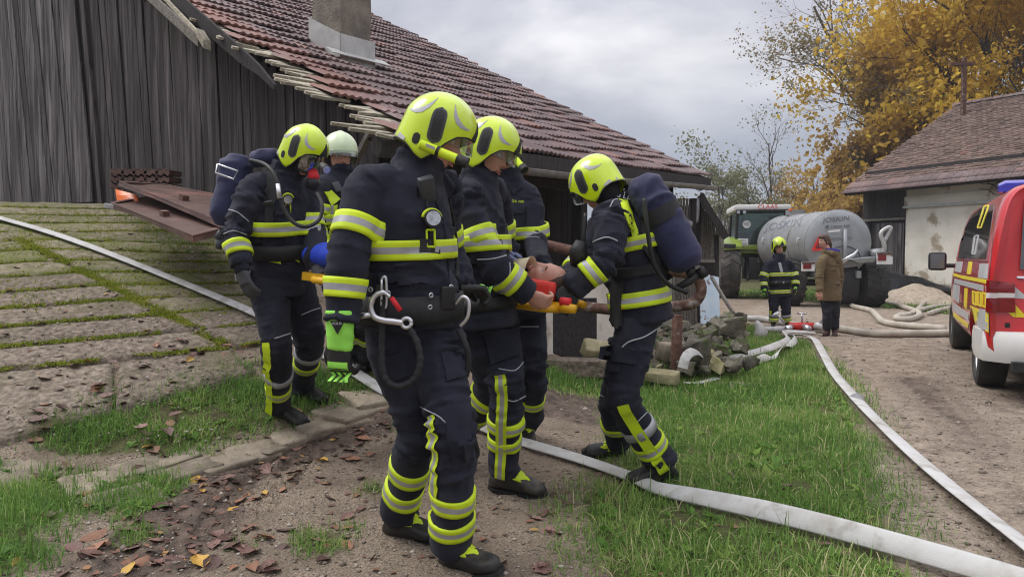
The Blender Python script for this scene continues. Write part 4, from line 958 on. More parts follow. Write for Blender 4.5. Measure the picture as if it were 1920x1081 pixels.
# ---------------------------------------------------------------- rubble heap
def build_rubble():
    c = on(1310, 660); o = empty('rubble_heap', c, 'heap of mossy stones and broken blocks beside the rusty post', 'rubble heap'); r = random.Random(12)
    big = [(1305, 665, .55, .42, .5, 7.5), (1345, 612, .34, .3, .22, 8.6), (1365, 598, .34, .28, .24, 9.0), (1390, 597, .2, .2, .2, 9.1), (1300, 640, .3, .25, .2, 8.4), (1325, 628, .4, .3, .2, 8.6), (1280, 618, .4, .3, .25, 9.0), (1350, 655, .3, .25, .16, 8.0), (1380, 648, .22, .18, .12, 8.6), (1260, 650, .35, .25, .2, 8.4), (1245, 668, .3, .25, .18, 8.1), (1340, 640, .26, .22, .18, 8.3), (1232, 690, .2, .16, .14, 7.6), (1285, 690, .25, .2, .2, 7.3), (1320, 690, .22, .18, .14, 7.3)]
    for px, py, a, b, h, d in big:
        v, f = stone_mesh(a * .58, b * .58, h * .62, .42, 8, random.random() < .5); p = P(px, py, d); p.z = max(p.z, gz(p.x, p.y) + h * .15)
        R = Euler((r.uniform(-.4, .4), r.uniform(-.4, .4), r.uniform(0, 6))).to_matrix(); mesh_obj('stone', [tuple(p + R @ V3(q)) for q in v], f, M['stone'], o, math.radians(45))
    for k in range(130):
        px = r.gauss(1305, 42); py = r.uniform(605, 690); d = 9.6 - (py - 600) / 90 * 2.2; s = r.uniform(.05, .17)
        v, f = stone_mesh(s * r.uniform(1, 1.6), s, s * .75, .42, 6, random.random() < .5); p = P(px, py, d); gzv = gz(p.x, p.y); p.z = max(gzv + s * .2, min(p.z, gzv + .45))
        R = Euler((r.uniform(-.5, .5), r.uniform(-.5, .5), r.uniform(0, 6))).to_matrix(); mesh_obj('stone', [tuple(p + R @ V3(q)) for q in v], f, M['stone'] if r.random() < .82 else M['palestone'], o, math.radians(45))
    # the cut pale blocks
    for px, py, d, sz, rz, rx, mm in ((1116, 660, 7.7, (.30, .2, .2), .35, .5, 'palestone'), (1240, 703, 7.0, (.34, .26, .09), -.45, .1, 'palestone'), (1368, 612, 8.9, (.3, .24, .22), .2, .1, 'stone'), (1262, 660, 8.0, (.34, .22, .22), .3, .0, 'edgestone'), (1120, 693, 7.55, (.3, .2, .14), .1, .0, 'stone')):
        v, f = stone_mesh(*sz, .14, 9, True); p = P(px, py, d); R = Euler((rx, .25 if mm == 'palestone' and px < 1200 else .05, rz)).to_matrix(); p.z = max(p.z, gz(p.x, p.y) + sz[2] * .3)
        mesh_obj('block', [tuple(p + R @ V3(q)) for q in v], f, M[mm], o, math.radians(50))
    v, f = stone_mesh(.5, .4, .06, .1, 6); p = on(1385, 722); mesh_obj('stone', [tuple(p + V3(q)) for q in v], f, M['edgestone'], o, True)
build_rubble()
# ---------------------------------------------------------------- rusty sheets and tiles lying by the barn wall
def brown_door(name, pix, th, label):
    pts = [P(*p) for p in pix]; o = sheet(name, pts, th, 'rustsheet', label, 'metal door', 'brown metal doors lying by the barn wall', 8, .012)
    a, b, c, d = pts; n = (b - a).cross(d - a).normalized()
    if n.z < 0: n = -n
    for k, (u0, v0, u1, v1) in enumerate(((0, 0, 1, .045), (0, .955, 1, 1), (0, .045, .035, .955), (.965, .045, 1, .955))):
        q = lambda u, v: (a * (1 - u) + b * u) * (1 - v) + (d * (1 - u) + c * u) * v + n * (th * .6 + .012)
        m = MB(); m.prism([q(u0, v0), q(u1, v0), q(u1, v1), q(u0, v1)], n * .014); m.build('rim', M['rustsheet'], o)
    m = MB(); q = (a * .45 + b * .55) * .75 + (d * .45 + c * .55) * .25; m.box(q + n * (th + .03), (.09, .06, .05), basis(x=b - a, z=n)); m.build('latch', M['rust'], o)
    return o
brown_door('metal_door', [(207, 388, 7.35), (362, 452, 5.9), (470, 425, 6.4), (290, 372, 8.1)], .04, 'lower brown metal door lying flat on the mossy ramp')
brown_door('metal_door', [(222, 347, 7.6), (420, 428, 6.05), (500, 392, 6.9), (310, 352, 8.3)], .035, 'upper brown metal door propped at a slant over the lower one')
sheet('metal_sheet', [P(222, 388, 7.7), P(262, 378, 7.6), P(258, 366, 7.7), P(220, 356, 7.8)], .02, 'orange', 'orange panel end showing under the upper brown door', 'panel')
m = MB(); m.box(P(212, 388, 7.32), (.16, .1, .05), basis(x=(1, .5, 0), z=(.2, 0, 1)), bev=.01); tag(m.build('cement_lump', M['flash']), 'small pale grey block at the corner of the lower brown door', 'block')
TS = empty('tile_stack', P(268, 350, 8.5), 'low stack of spare reddish roof tiles against the barn planks', 'tile stack')
for j in range(3):
    for i in range(5):
        p = P(228 + i * 21, 352 - j * 13, 8.5 - .02 * j); m = MB(); k = 7; rings = []
        for t in range(k + 1):
            x = (t / k - .5) * .16; z = .016 * math.sin(t / k * 4 * PI); rings.append([p + V3((x, -.1, z - .02)), p + V3((x, .22, z + .0)), p + V3((x, .22, z + .05)), p + V3((x, -.1, z + .035))])
        m.loft(rings); m.build('roof_tile', M['rustsheet'], TS)
# ================================================================ RIGHT BUILDING
def build_house():
    F0 = P(1582, 352, 24.5); eu = V3((.526, -1, 0.004)).normalized(); gv = V3((.885, .466, .545))   # eaves direction, up-slope per horizontal metre
    gh = V3((gv.x, gv.y, 0)).normalized(); n = eu.cross(gv).normalized()
    if n.z < 0: n = -n
    H = empty('farm_building', V3((F0.x + 1, F0.y, 0)), 'long white plastered farm building with a brown tiled roof', 'building')
    Rr = basis(x=eu, z=n); Rw = basis(x=eu, z=(0, 0, 1))
    Lh, HH = 12.0, 6.05
    def rf(s, h, dn=0):
        kick = -.25 * math.exp(-h / .55) + .25     # kicked eaves
        bow = -.10 * math.sin(min(1, s / 11) * PI) * min(1, h / 3)
        return F0 + eu * (s + .0) + gv * h + n * (dn) + V3((0, 0, kick * .55 + bow - .14))
    # plain tiles: rows of small flat pieces (joined), larger ribbed ones at the eaves singly
    Vs, Fs, Rs = [], [], []; b = 0; r = np.random.default_rng(3)
    row = 0; h = .36
    while h < HH:
        s0 = .0; c = 0; hip = max(0, (h - 5.2) * .0)
        for c in range(int(Lh / .175)):
            s = c * .175 + (.0875 if row % 2 else 0) + r.normal(0, .006); dn = r.normal(0, .006)
            p00 = rf(s, h - .02, .05 + dn); p10 = rf(s + .168, h - .02, .05 + dn); p11 = rf(s + .168, h + .16, .01 + dn); p01 = rf(s, h + .16, .01 + dn); q0 = rf(s, h - .02, .012 + dn); q1 = rf(s + .168, h - .02, .012 + dn); pm = rf(s + .084, h - .05, .05 + dn); qm = rf(s + .084, h - .05, .012 + dn)
            Vs += [p00, pm, p10, p11, p01, q0, qm, q1]; Fs += [(b, b + 1, b + 4, b + 4), (b + 1, b + 2, b + 3, b + 4), (b + 5, b + 6, b + 1, b), (b + 6, b + 7, b + 2, b + 1)]
            v = float(np.clip(r.normal(.38, .2) + .25 * (float(vnoise(np.array([[s * .6, h * .8, 2.]]))[0]) - .5), 0, 1)); Rs += [v] * 8; b += 8
        h += .148; row += 1
    F3 = []
    for f in Fs:
        if f[2] == f[3]: F3.append(f[:3])
        else: F3 += [(f[0], f[1], f[2]), (f[0], f[2], f[3])]
    o = blade_obj('roof_tiles', np.array(Vs) - np.array(ORG[H.name]), np.array(F3), np.array(Rs), M['tileb'], H); tag(o, kind='stuff')
    for c in range(46):   # ribbed eaves tiles
        s = c * .24
        for rw in range(2 if c < 22 else 3):
            h0 = -.12 + rw * .19; m = MB(); k = 6; rings = []
            for t in range(k + 1):
                x = s + .236 * t / k; z = .018 * abs(math.sin(t / k * 2 * PI)); rings.append([rf(x, h0, .04 + z + rw * .012), rf(x, h0 + .32, .03 + z + rw * .012)])
            vs = [q for rg in rings for q in rg] + [q - n * .02 for rg in rings for q in rg]; N2 = 2 * (k + 1); fs = []
            for t in range(k): fs += [(2 * t, 2 * t + 2, 2 * t + 3, 2 * t + 1), (2 * t, N2 + 2 * t, N2 + 2 * t + 2, 2 * t + 2)]
            m.add(vs, fs); m.build('eaves_tile', M['tile'], H, True)
    m = MB(); m.prism([rf(.05, -.05, -.03), rf(Lh, -.05, -.03), rf(Lh, HH, -.03), rf(.05, HH, -.03)], -n * .08); m.build('roof_deck', M['darkwood'], H)
    for c in range(34):   # ridge tiles
        p = rf(c * .36, HH + .02, .03); m = MB(); rings = []
        for t in (0, 1):
            q = p + eu * (.34 * t) ; rr = .11 - .012 * t
            rings.append([q + gh * (-rr * math.cos(a)) + V3((0, 0, rr * math.sin(a))) for a in np.linspace(0, PI, 7)])
        m.loft(rings, closed=False, cap=False); m.build('ridge_tile', M['tile'], H, True)
    # back slope so that the ridge is real
    bk = [rf(.05, HH, -.02), rf(Lh, HH, -.02)]; gb = V3((gv.x, gv.y, -gv.z)); m = MB(); m.prism([bk[0], bk[1], bk[1] + gb * 5.5, bk[0] + gb * 5.5], -n * .08); m.build('back_roof', M['rustsheet'], H)
    # walls
    def wp(s, z, i=0): q = F0 + eu * s + gh * (.75 + i); return V3((q.x, q.y, z))
    def bx(s0, s1, z0, z1, th, mm, nm, i=0., par=H): mb = MB(); mb.box(wp((s0 + s1) / 2, (z0 + z1) / 2, i), (s1 - s0, th, z1 - z0), Rw); return mb.build(nm, M[mm], par)
    def wx(px):  # along-wall coordinate for a pixel column
        k = (px - CX) / FPX; q = F0 + gh * .75; return (k * q.y - q.x) / (eu.x - k * eu.y)
    s1 = wx(1696); ztop = 3.72
    # rough plastered wall, uneven surface
    W_ = MB(); nu, nv = 60, 24; V = []; F = []
    for j in range(nv + 1):
        for i in range(nu + 1):
            s = s1 + (Lh - s1) * i / nu; z = -.2 + (ztop + .2) * j / nv
            bmp = .05 * (float(fbm2(np.array([s]), np.array([z]), 1.3)[0]) - .45) - .05 * float(sstep(.55, .7, fbm2(np.array([s + 9]), np.array([z]), 1.1, 2)))
            V.append(wp(s, z, bmp))
    F = [(j * (nu + 1) + i, j * (nu + 1) + i + 1, (j + 1) * (nu + 1) + i + 1, (j + 1) * (nu + 1) + i) for j in range(nv) for i in range(nu)]
    W_.add(V, F); W_.build('plaster_wall', M['plaster'], H, True)
    bx(s1 + .01, Lh, -.2, ztop, .1, 'plaster', 'wall_core', .14)
    bx(s1 - .04, Lh, 2.88, 2.95, .16, 'flash', 'ledge', -.03); bx(s1 - .02, Lh, 2.955, 3.25, .1, 'plaster', 'frieze', -.01)
    bx(s1 - .3, Lh, ztop - .02, ztop + .08, .16, 'greywood', 'wall_plate', -.1)
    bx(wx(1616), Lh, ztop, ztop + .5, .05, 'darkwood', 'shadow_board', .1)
    r2 = random.Random(5); s = wx(1616)
    while s < s1 - .03:
        w = min(r2.uniform(.16, .26), s1 - s - .005); sx = s
        bx(sx, sx + w - .012, 2.62, ztop + .3, .03, 'darkwood', 'board', .0 + r2.uniform(0, .015)); s += w
    dr = bx(wx(1616), s1 - .02, -.1, 3.6, .02, 'darkwood', 'door_opening', .12); s = wx(1628)
    bx(wx(1616), wx(1626), -.1, 2.6, .1, 'darkwood', 'door_post', .02); bx(wx(1616), s1 - .01, 2.52, 2.6, .1, 'greywood', 'lintel', -.02)
    sd0 = wx(1640)
    s = sd0
    while s < s1 - .05:
        w = min(r2.uniform(.17, .25), s1 - .03 - s); bx(s, s + w - .014, .0, 2.46 - .05 * r2.random(), .03, 'plank', 'plank', -.03 + r2.uniform(0, .012), dr); s += w
    # end wall of boards under the hip
    q0 = F0 + eu * .35 + gh * .75; mb = MB(); a = V3((q0.x, q0.y, -.1)); b2 = a + gh * 5; top = rf(.35, 5.7, -.1)
    mb.prism([a, b2, V3((top.x, top.y, top.z)), V3((a.x, a.y, ztop))], eu * .08); mb.build('end_wall', M['darkwood'], H)
    # dead creeper stems under the eaves
    r3 = random.Random(14)
    for k in range(7):
        s = r3.uniform(wx(1800), wx(1925)); z = r3.uniform(3.2, 3.7); pts = [wp(s, z, -.12)]
        for t in range(6): s += r3.uniform(.1, .35); z += r3.uniform(-.18, .14); pts.append(wp(s, z, -.12 - r3.uniform(0, .12)))
        mb = MB(); mb.tube(pts, .012, 5); mb.build('creeper_stem', M['bark'], H, True)
    return H
build_house()
# cross on the roof
def build_cross():
    base = P(1808, 222, 26.0); c = empty('wooden_cross', base, 'tall brown wooden cross standing out of the farm building roof', 'cross')
    t = P(1806, 108, 26.0); m = MB(); m.box((base + t) / 2 - V3((0, 0, .3)), (.13, .13, (t - base).length + .6)); m.build('upright', M['rust'], c)
    h = P(1804, 120, 26.0); m = MB(); m.box(h + V3((0, -.02, 0)), (.86, .11, .12)); m.build('crossbar', M['rust'], c)
build_cross()
# sand pile and black sheeting in front of the white wall
def mound(name, c, rx, ry, hh, m, label, cat, seed):
    V = []; F = []; n = 40
    for j in range(n + 1):
        for i in range(n + 1):
            u, v = i / n * 2 - 1, j / n * 2 - 1; rr = min(1, math.hypot(u, v)); z = hh * (1 - rr ** 1.6) * (1 + .5 * (float(vnoise(np.array([[u * 2.5 + seed, v * 2.5, .5]]))[0]) - .5)) + .08 * (float(vnoise(np.array([[u * 9 + seed, v * 9, .5]]))[0]) - .5)
            V.append((c[0] + u * rx, c[1] + v * ry, c[2] + z - .06))
    F = [(j * (n + 1) + i, j * (n + 1) + i + 1, (j + 1) * (n + 1) + i + 1, (j + 1) * (n + 1) + i) for j in range(n) for i in range(n)]
    tag(mesh_obj(name, V, F, M[m], None, True), label, cat)
mound('sand_pile', (11.5, 20.6, 0), 1.6, 1.0, .52, 'sand', 'low pile of pale sand in front of the white wall', 'sand pile', 3)
mound('black_sheeting', (11.5, 21.9, .35), 2.2, .45, .52, 'tarp', 'crumpled black sheeting along the foot of the white wall', 'sheeting', 8)
# ================================================================ TREES
def tree(name, base, height, lean, crown, nleaf, leafm, label, group, seed, lsize=.10, levels=4, twigm='bark', r0=.22, spread=.9, leafr=.9, trunk_frac=.35, droop=0.0, nb=(3, 5), wide=.72, gap=.40):
    """branching skeleton; leaves are clustered round the outer twigs"""
    r = random.Random(seed); g = np.random.default_rng(seed); o = empty(name, base, label, 'tree', group)
    mb = MB(); tips = []
    def grow(p, d, L, rad, lev):
        n = 4; pts = [p]; q = p; dd = d.copy()
        for i in range(n):
            dd = (dd + V3([r.gauss(0, .13) for _ in range(3)]) + V3((0, 0, .05 - droop * (lev > 1)))).normalized(); q = q + dd * (L / n); pts.append(q)
        rr = [rad * (1 - .45 * i / n) for i in range(n + 1)]
        mb.tube(pts, rr, 7 if lev < 2 else (5 if lev < 3 else 3), cap=lev < 2)
        if lev >= levels: tips.extend(pts[1:]); return
        if lev >= levels - 1: tips.extend(pts[2:])
        for k in range(r.randint(*nb) + (2 if lev == 0 else 0)):
            t = r.uniform(trunk_frac, 1.0) if lev == 0 else r.uniform(.25, 1.0)
            i = min(n - 1, int(t * n)); s = pts[i] + (pts[i + 1] - pts[i]) * (t * n - i); a = r.uniform(0, 2 * PI); el = r.uniform(.35, .95) * spread
            ax = dd.orthogonal().normalized(); ax2 = dd.cross(ax); nd = (dd * math.cos(el) + (ax * math.cos(a) + ax2 * math.sin(a)) * math.sin(el)).normalized()
            grow(s, nd, L * r.uniform(.5, .72) * (wide if lev == 0 else 1), rr[i] * .55, lev + 1)
        if lev == 0: grow(pts[-1], dd, L * .55, rr[-1] * .8, 1)
    grow(V3(base) - V3((0, 0, .3)), V3((lean[0], lean[1], 1)).normalized(), height * .55, r0, 0)
    mb.build('trunk', M[twigm], o, True, fixn=False)
    T = np.array([list(t) for t in tips])
    if nleaf:
        idx = g.integers(0, len(T), nleaf); c = T[idx] + g.normal(0, 1, (nleaf, 3)) * leafr * np.array([.5, .5, .38])
        keep = fbm2(c[:, 0] * .8 + c[:, 2] * .5, c[:, 1] * .3 + c[:, 2] * .9, .9, 3) > gap
        c = c[keep]; n = len(c); s = g.uniform(.6, 1.3, n) * lsize
        a = g.normal(0, 1, (n, 3)); a /= np.linalg.norm(a, axis=1, keepdims=True); b = np.cross(a, g.normal(0, 1, (n, 3))); b /= np.linalg.norm(b, axis=1, keepdims=True)
        V = np.stack([c - a * s[:, None] * .5, c + b * s[:, None] * .38 , c + a * s[:, None] * .55, c - b * s[:, None] * .38], 1).reshape(-1, 3)
        F = (np.arange(n)[:, None, None] * 4 + np.array([(0, 1, 2), (0, 2, 3)])[None]).reshape(-1, 3)
        rn = np.clip(.25 + .9 * (fbm2(c[:, 0], c[:, 1] + c[:, 2], .8, 2) - .35) + g.normal(0, .2, n), 0, 1)
        blade_obj('crown', V - np.array(base), F, np.repeat(rn, 4), M[leafm], o)
    return o
TG = 'autumn trees behind the farm building'
def tb(px, d): q = P(px, 485, d); return V3((q.x, q.y, 0.0))
def build_trees():
    tree('autumn_tree', tb(1835, 34), 20, (.0, 0), 5, 34000, 'yleaf', 'tall golden maple rising behind the roof cross', TG, 1, .28, 5, 'bark', .3, 1.0, 1.2, .22, nb=(4, 6))
    tree('autumn_tree', tb(1925, 30), 19, (-.05, 0), 5, 32000, 'yleaf', 'golden tree at the far right behind the farm building roof', TG, 2, .19, 4, 'bark', .28, 1.0, 1.2, .22, nb=(4, 6))
    tree('autumn_tree', tb(1735, 40), 20, (-.04, 0), 5, 31000, 'yleaf', 'golden orange tree left of the cross above the tiled roof', TG, 3, .29, 5, 'bark', .3, 1.0, 1.2, .13, nb=(4, 6))
    tree('autumn_tree', tb(1618, 38), 11, (-.05, 0), 4, 34000, 'oleaf', 'bushy orange brown tree left of the farm building roof corner', TG, 4, .25, 4, 'bark', .2, 1.1, 1.2, .12, nb=(4, 6))
    tree('bare_tree', tb(1722, 43), 21, (-.03, 0), 5, 11000, 'sleaf', 'half bare grey tree with thin drooping branches against the sky', TG, 5, .15, 5, 'twig', .26, 1.0, .55, .3, .03, nb=(3, 4))
    tree('bare_tree', tb(1775, 45), 22, (-.08, 0), 5, 12000, 'sleaf', 'half bare tree behind the golden tree, its grey twigs at the top of the picture', TG, 15, .15, 5, 'twig', .28, 1.0, .5, .35, .02, nb=(3, 4))
    g2 = 'hazy trees beyond the tractor'
    tree('field_tree', tb(1345, 42), 8.2, (0, 0), 4, 9000, 'gleaf', 'grey green hazy tree just right of the barn roof end', g2, 6, .17, 4, 'twig', .16, .9, 1.0, .12, nb=(3, 5))
    tree('field_tree', tb(1440, 48), 11.0, (.02, 0), 4, 1800, 'gleaf', 'slender nearly bare tree above the tractor', g2, 7, .15, 5, 'twig', .16, .75, .7, .3, nb=(3, 4))
    tree('field_tree', tb(1410, 45), 7.0, (0, 0), 4, 14000, 'gleaf', 'bushy grey green tree behind the tractor cab', g2, 8, .17, 4, 'twig', .16, 1.0, 1.0, .1, nb=(3, 5))
    tree('field_tree', tb(1500, 46), 7.0, (0, 0), 4, 15000, 'oleaf', 'low olive brown tree above the slurry tank', g2, 9, .17, 4, 'twig', .16, 1.0, 1.0, .1, nb=(3, 5))
    tree('field_tree', tb(1560, 44), 7.5, (0, 0), 4, 16000, 'oleaf', 'rust coloured tree above the right end of the slurry tank', g2, 10, .17, 4, 'twig', .16, 1.0, 1.0, .1, nb=(3, 5))
    tree('field_tree', tb(1298, 46), 6.4, (0, 0), 3, 5000, 'gleaf', 'small pale tree half hidden by the barn eaves', g2, 12, .16, 4, 'twig', .12, 1.0, .8, .1, nb=(3, 4))
    # far hedge and wood: one mass
    g = np.random.default_rng(9); n = 60000; t = g.uniform(-1, 1, n); x = t * 90 + 25; y = 75 + g.normal(0, 3, n); top = 3.6 + 2.2 * (fbm2(x, 0 * x, .12) - .4) * 2 + .9 * (fbm2(x, 0 * x, .6) - .4) * 2
    z = g.uniform(0, 1, n) ** .8 * top; c = np.stack([x, y, z], 1); s = g.uniform(.3, .7, n)
    a = g.normal(0, 1, (n, 3)); a /= np.linalg.norm(a, axis=1, keepdims=True); b = np.cross(a, g.normal(0, 1, (n, 3))); b /= np.linalg.norm(b, axis=1, keepdims=True)
    V = np.stack([c - a * s[:, None] * .5, c + b * s[:, None] * .4, c + a * s[:, None] * .5, c - b * s[:, None] * .4], 1).reshape(-1, 3)
    F = (np.arange(n)[:, None, None] * 4 + np.array([(0, 1, 2), (0, 2, 3)])[None]).reshape(-1, 3)
    tag(blade_obj('far_wood', V, F, np.repeat(np.clip(g.normal(.4, .25, n), 0, 1), 4), M['gleaf']), kind='stuff')
build_trees()
# ================================================================ HOSES
def smooth_path(pts, n=10):
    pts = [V3(p) for p in pts]; out = []
    for i in range(len(pts) - 1):
        p0, p1, p2, p3 = pts[max(i - 1, 0)], pts[i], pts[i + 1], pts[min(i + 2, len(pts) - 1)]
        for k in range(n):
            t = k / n; out.append(.5 * ((2 * p1) + (p2 - p0) * t + (2 * p0 - 5 * p1 + 4 * p2 - p3) * t * t + (3 * p1 - p0 - 3 * p2 + p3) * t ** 3))
    out.append(pts[-1]); return out
def flat_hose(name, pix, w, label, tilt=None, lift=.012, mm='hose', group=None, n=10, pts3=None):
    pts = smooth_path([on(*p) for p in pix] if pts3 is None else pts3, n); m = MB(); rings = []; N_ = len(pts)
    for i, p in enumerate(pts):
        t = (pts[min(i + 1, N_ - 1)] - pts[max(i - 1, 0)]); t.normalize(); sd = t.cross(V3((0, 0, 1))).normalized(); up = sd.cross(t)
        a = (tilt(i / (N_ - 1)) if tilt else 0) + .04 * math.sin(i * .23); s2 = sd * math.cos(a) + up * math.sin(a); u2 = up * math.cos(a) - sd * math.sin(a)
        c = p.copy()
        if pts3 is None: c.z = hgt(p.x, p.y) + .012 + lift + abs(math.sin(a)) * w * .5 + (.045 if p.x < -1.95 and p.y > 4.9 else 0)
        th = .010; hw = w / 2; rings.append([c + s2 * x * hw + u2 * z for x, z in ((-1, 0), (-.8, th * .6), (-.3, th), (.3, th), (.8, th * .6), (1, 0), (.8, -th * .3), (-.8, -th * .3))])
    m.loft(rings); o = m.build(name, M[mm], None, True); tag(o, label, 'fire hose', group); return o
def round_hose(name, pix, r, label, group='round pale suction hoses lying in the yard', mm='suction', n=8):
    pts = smooth_path([on(*p) for p in pix], n)
    for p in pts: p.z = gz(p.x, p.y) + r * .95
    m = MB(); m.tube(pts, r, 10); o = m.build(name, M[mm], None, True); tag(o, label, 'hose', group); return o
HG = 'flat white fire hoses'
flat_hose('fire_hose', H1, .10, 'long flat white hose running from the ramp across to the bottom right', lambda t: -.22 - .75 * max(0, min(1, (t - .70) * 9)), group=HG)
flat_hose('fire_hose', H2, .125, 'flat white hose curving along the edge of grass and yard', lambda t: .25, group=HG, lift=.02)
flat_hose('fire_hose', H3, .11, 'flat white hose branch running left into the rubble heap', lambda t: .7 * math.sin(t * 3), group=HG, lift=.02)
flat_hose('fire_hose', [(1480, 634), (1492, 645), (1472, 659), (1456, 672), (1440, 679), (1414, 690)], .10, 'short twisted end of white hose on the grass', lambda t: 1.0 * math.sin(t * 9), group=HG, lift=.02, n=12)
flat_hose('hose_end', [(1350, 683), (1325, 668), (1300, 660), (1286, 676), (1280, 700)], .10, 'white hose end looped over the stones by the post', lambda t: .8, group=HG, pts3=smooth_path([P(1352, 682, 7.9), P(1325, 672, 7.5), P(1303, 659, 7.2), P(1287, 668, 7.05), P(1280, 690, 7.0)], 4))
flat_hose('hose_end', [(1282, 722), (1310, 722), (1346, 713)], .09, 'grey white strip of hose lying at the foot of the post', None, group=HG)
for pix, r, lab in (
    ([(1527, 617), (1576, 622), (1650, 632), (1772, 631), (1850, 632)], .062, 'thick pale hose running straight from the red valves to the van wheel'),
    ([(1772, 622), (1668, 612), (1645, 598), (1632, 586), (1600, 578), (1597, 572), (1612, 569), (1660, 570), (1690, 578), (1716, 587), (1724, 595), (1706, 603), (1680, 601), (1692, 594)], .060, 'pale hose looping in an S behind the woman towards the van'),
    ([(1690, 597), (1716, 588), (1735, 570), (1762, 565), (1800, 566)], .055, 'pale hose rising from the coil to the far side of the van'),
    ([(1722, 586), (1745, 580), (1775, 576), (1830, 575)], .055, 'middle hose of the coil beside the van'),
    ([(1742, 592), (1760, 586), (1790, 580), (1840, 578)], .055, 'short front hose of the coil beside the van'),
    ([(1365, 598), (1400, 602), (1440, 605), (1500, 616)], .06, 'white hose behind the far firefighter and the red valves'),
    ([(1430, 624), (1460, 623), (1495, 618), (1520, 618)], .055, 'short white hose in front of the far firefighter')):
    round_hose('suction_hose', pix, r, lab, mm='hose' if 'white' in lab else 'suction')
def build_divider():
    c = on(1504, 622, .1); o = empty('hose_divider', V3((c.x, c.y, 0)), 'red and chrome hose divider with three hand wheels on the ground', 'hose divider')
    m = MB(); m.tube([c + V3((-.22, 0, 0)), c + V3((.2, 0, 0))], .07, 12); m.build('body', M['redp'], o, True)
    for i, (dx, dy) in enumerate(((-.2, -.1), (0, -.16), (.2, -.1))):
        m = MB(); p = c + V3((dx, -.04, 0)); m.tube([p, p + V3((dx * .8, -.24, -.02))], .055, 12); m.build('outlet', M['hose'] if i == 2 else M['steel'], o, True)
        m = MB(); q = p + V3((dx * .5, .04, .05)); t = q + V3((dx * .7, .02, .17)); m.tube([q, t], .02, 8); m.build('spindle', M['steel'], o, True)
        m = MB(); ax = (t - q).normalized(); e1 = ax.orthogonal().normalized(); e2 = ax.cross(e1)
        m.tube([t + e1 * math.cos(a) * .07 + e2 * math.sin(a) * .07 for a in np.linspace(0, 2 * PI, 17)], .014, 6)
        for a in (0, 2.1, 4.2): m.tube([t, t + e1 * math.cos(a) * .07 + e2 * math.sin(a) * .07], .009, 5)
        m.build('hand_wheel', M['steel'], o, True)
    m = MB(); m.tube([c + V3((.2, 0, 0)), c + V3((.34, 0, 0))], .065, 12); m.build('coupling', M['steel'], o, True)
build_divider()
m = MB(); q = on(1607, 757, .03); t_ = (on(1640, 795) - on(1580, 725)).normalized(); m.tube([q - t_ * .05, q + t_ * .05], .05, 14); m.tube([q - t_ * .012, q + t_ * .012], .062, 14); tag(m.build('hose_coupling', M['steel'], None, math.radians(40)), 'metal coupling joining two lengths of the white hose by the grass edge', 'hose coupling')
# white sack by the hose
m = MB(); q = on(1424, 632); m.tube([q + V3((0, 0, -.02)), q + V3((.03, 0, .10)), q + V3((-.02, 0, .2)), q + V3((-.05, 0, .27))], [.11, .10, .06, .02], 10); tag(m.build('white_sack', M['hose'], None, True), 'small crumpled white sack beside the far firefighter', 'sack')
# ================================================================ PEOPLE
def dens(pts, rad, n=9, sm=3):
    pts = [np.array(p, float) for p in pts]; rad = [np.array(r if isinstance(r, (tuple, list)) else (r, r), float) for r in rad]
    Pp, Rr, T = [], [], []
    for i in range(len(pts) - 1):
        for k in range(n):
            t = k / n; Pp.append(pts[i] * (1 - t) + pts[i + 1] * t); Rr.append(rad[i] * (1 - t) + rad[i + 1] * t); T.append(i + t)
    Pp.append(pts[-1]); Rr.append(rad[-1]); T.append(len(pts) - 1.0)
    Pp, Rr = np.array(Pp), np.array(Rr)
    for _ in range(sm):
        for A in (Pp, Rr): A[1:-1] = A[1:-1] * .4 + .3 * (A[:-2] + A[2:])
    return Pp, Rr, np.array(T)
class Path:
    def __init__(s, pts, rad, side=None, n=9, sm=3):
        s.P, s.R, s.T = dens(pts, rad, n, sm); m = len(s.P); s.tan = np.gradient(s.P, axis=0); s.tan /= np.linalg.norm(s.tan, axis=1, keepdims=True)
        if side is None: ref = np.array(V3(s.tan[0]).orthogonal())[None].repeat(m, 0)
        else:
            side = [np.array(q, float) for q in side]; ref = np.array([side[min(int(t), len(side) - 2)] * (1 - (t - min(int(t), len(side) - 2))) + side[min(int(t), len(side) - 2) + 1] * (t - min(int(t), len(side) - 2)) for t in s.T])
        for i in range(m):
            if side is None and i: ref[i] = ref[i - 1]
            ref[i] -= s.tan[i] * ref[i].dot(s.tan[i]); ref[i] /= np.linalg.norm(ref[i])
        s.S = ref; s.Fw = np.cross(s.tan, s.S)
    def rings(s, n=16, k=1.0, pw=1.0):
        out = []
        for i in range(len(s.P)):
            r = []
            for j in range(n):
                a = 2 * PI * j / n; c, d = math.cos(a), math.sin(a)
                r.append(V3(s.P[i] + s.S[i] * s.R[i, 0] * k * c + s.Fw[i] * s.R[i, 1] * k * d))
            out.append(r)
        return out
    def at(s, t):
        i = np.interp(t, s.T, np.arange(len(s.T))); a = int(i); b = min(a + 1, len(s.T) - 1); f = i - a
        g = lambda A: A[a] * (1 - f) + A[b] * f
        return g(s.P), g(s.R), g(s.tan), g(s.S), g(s.Fw)
    def length(s, t0, t1): return 0
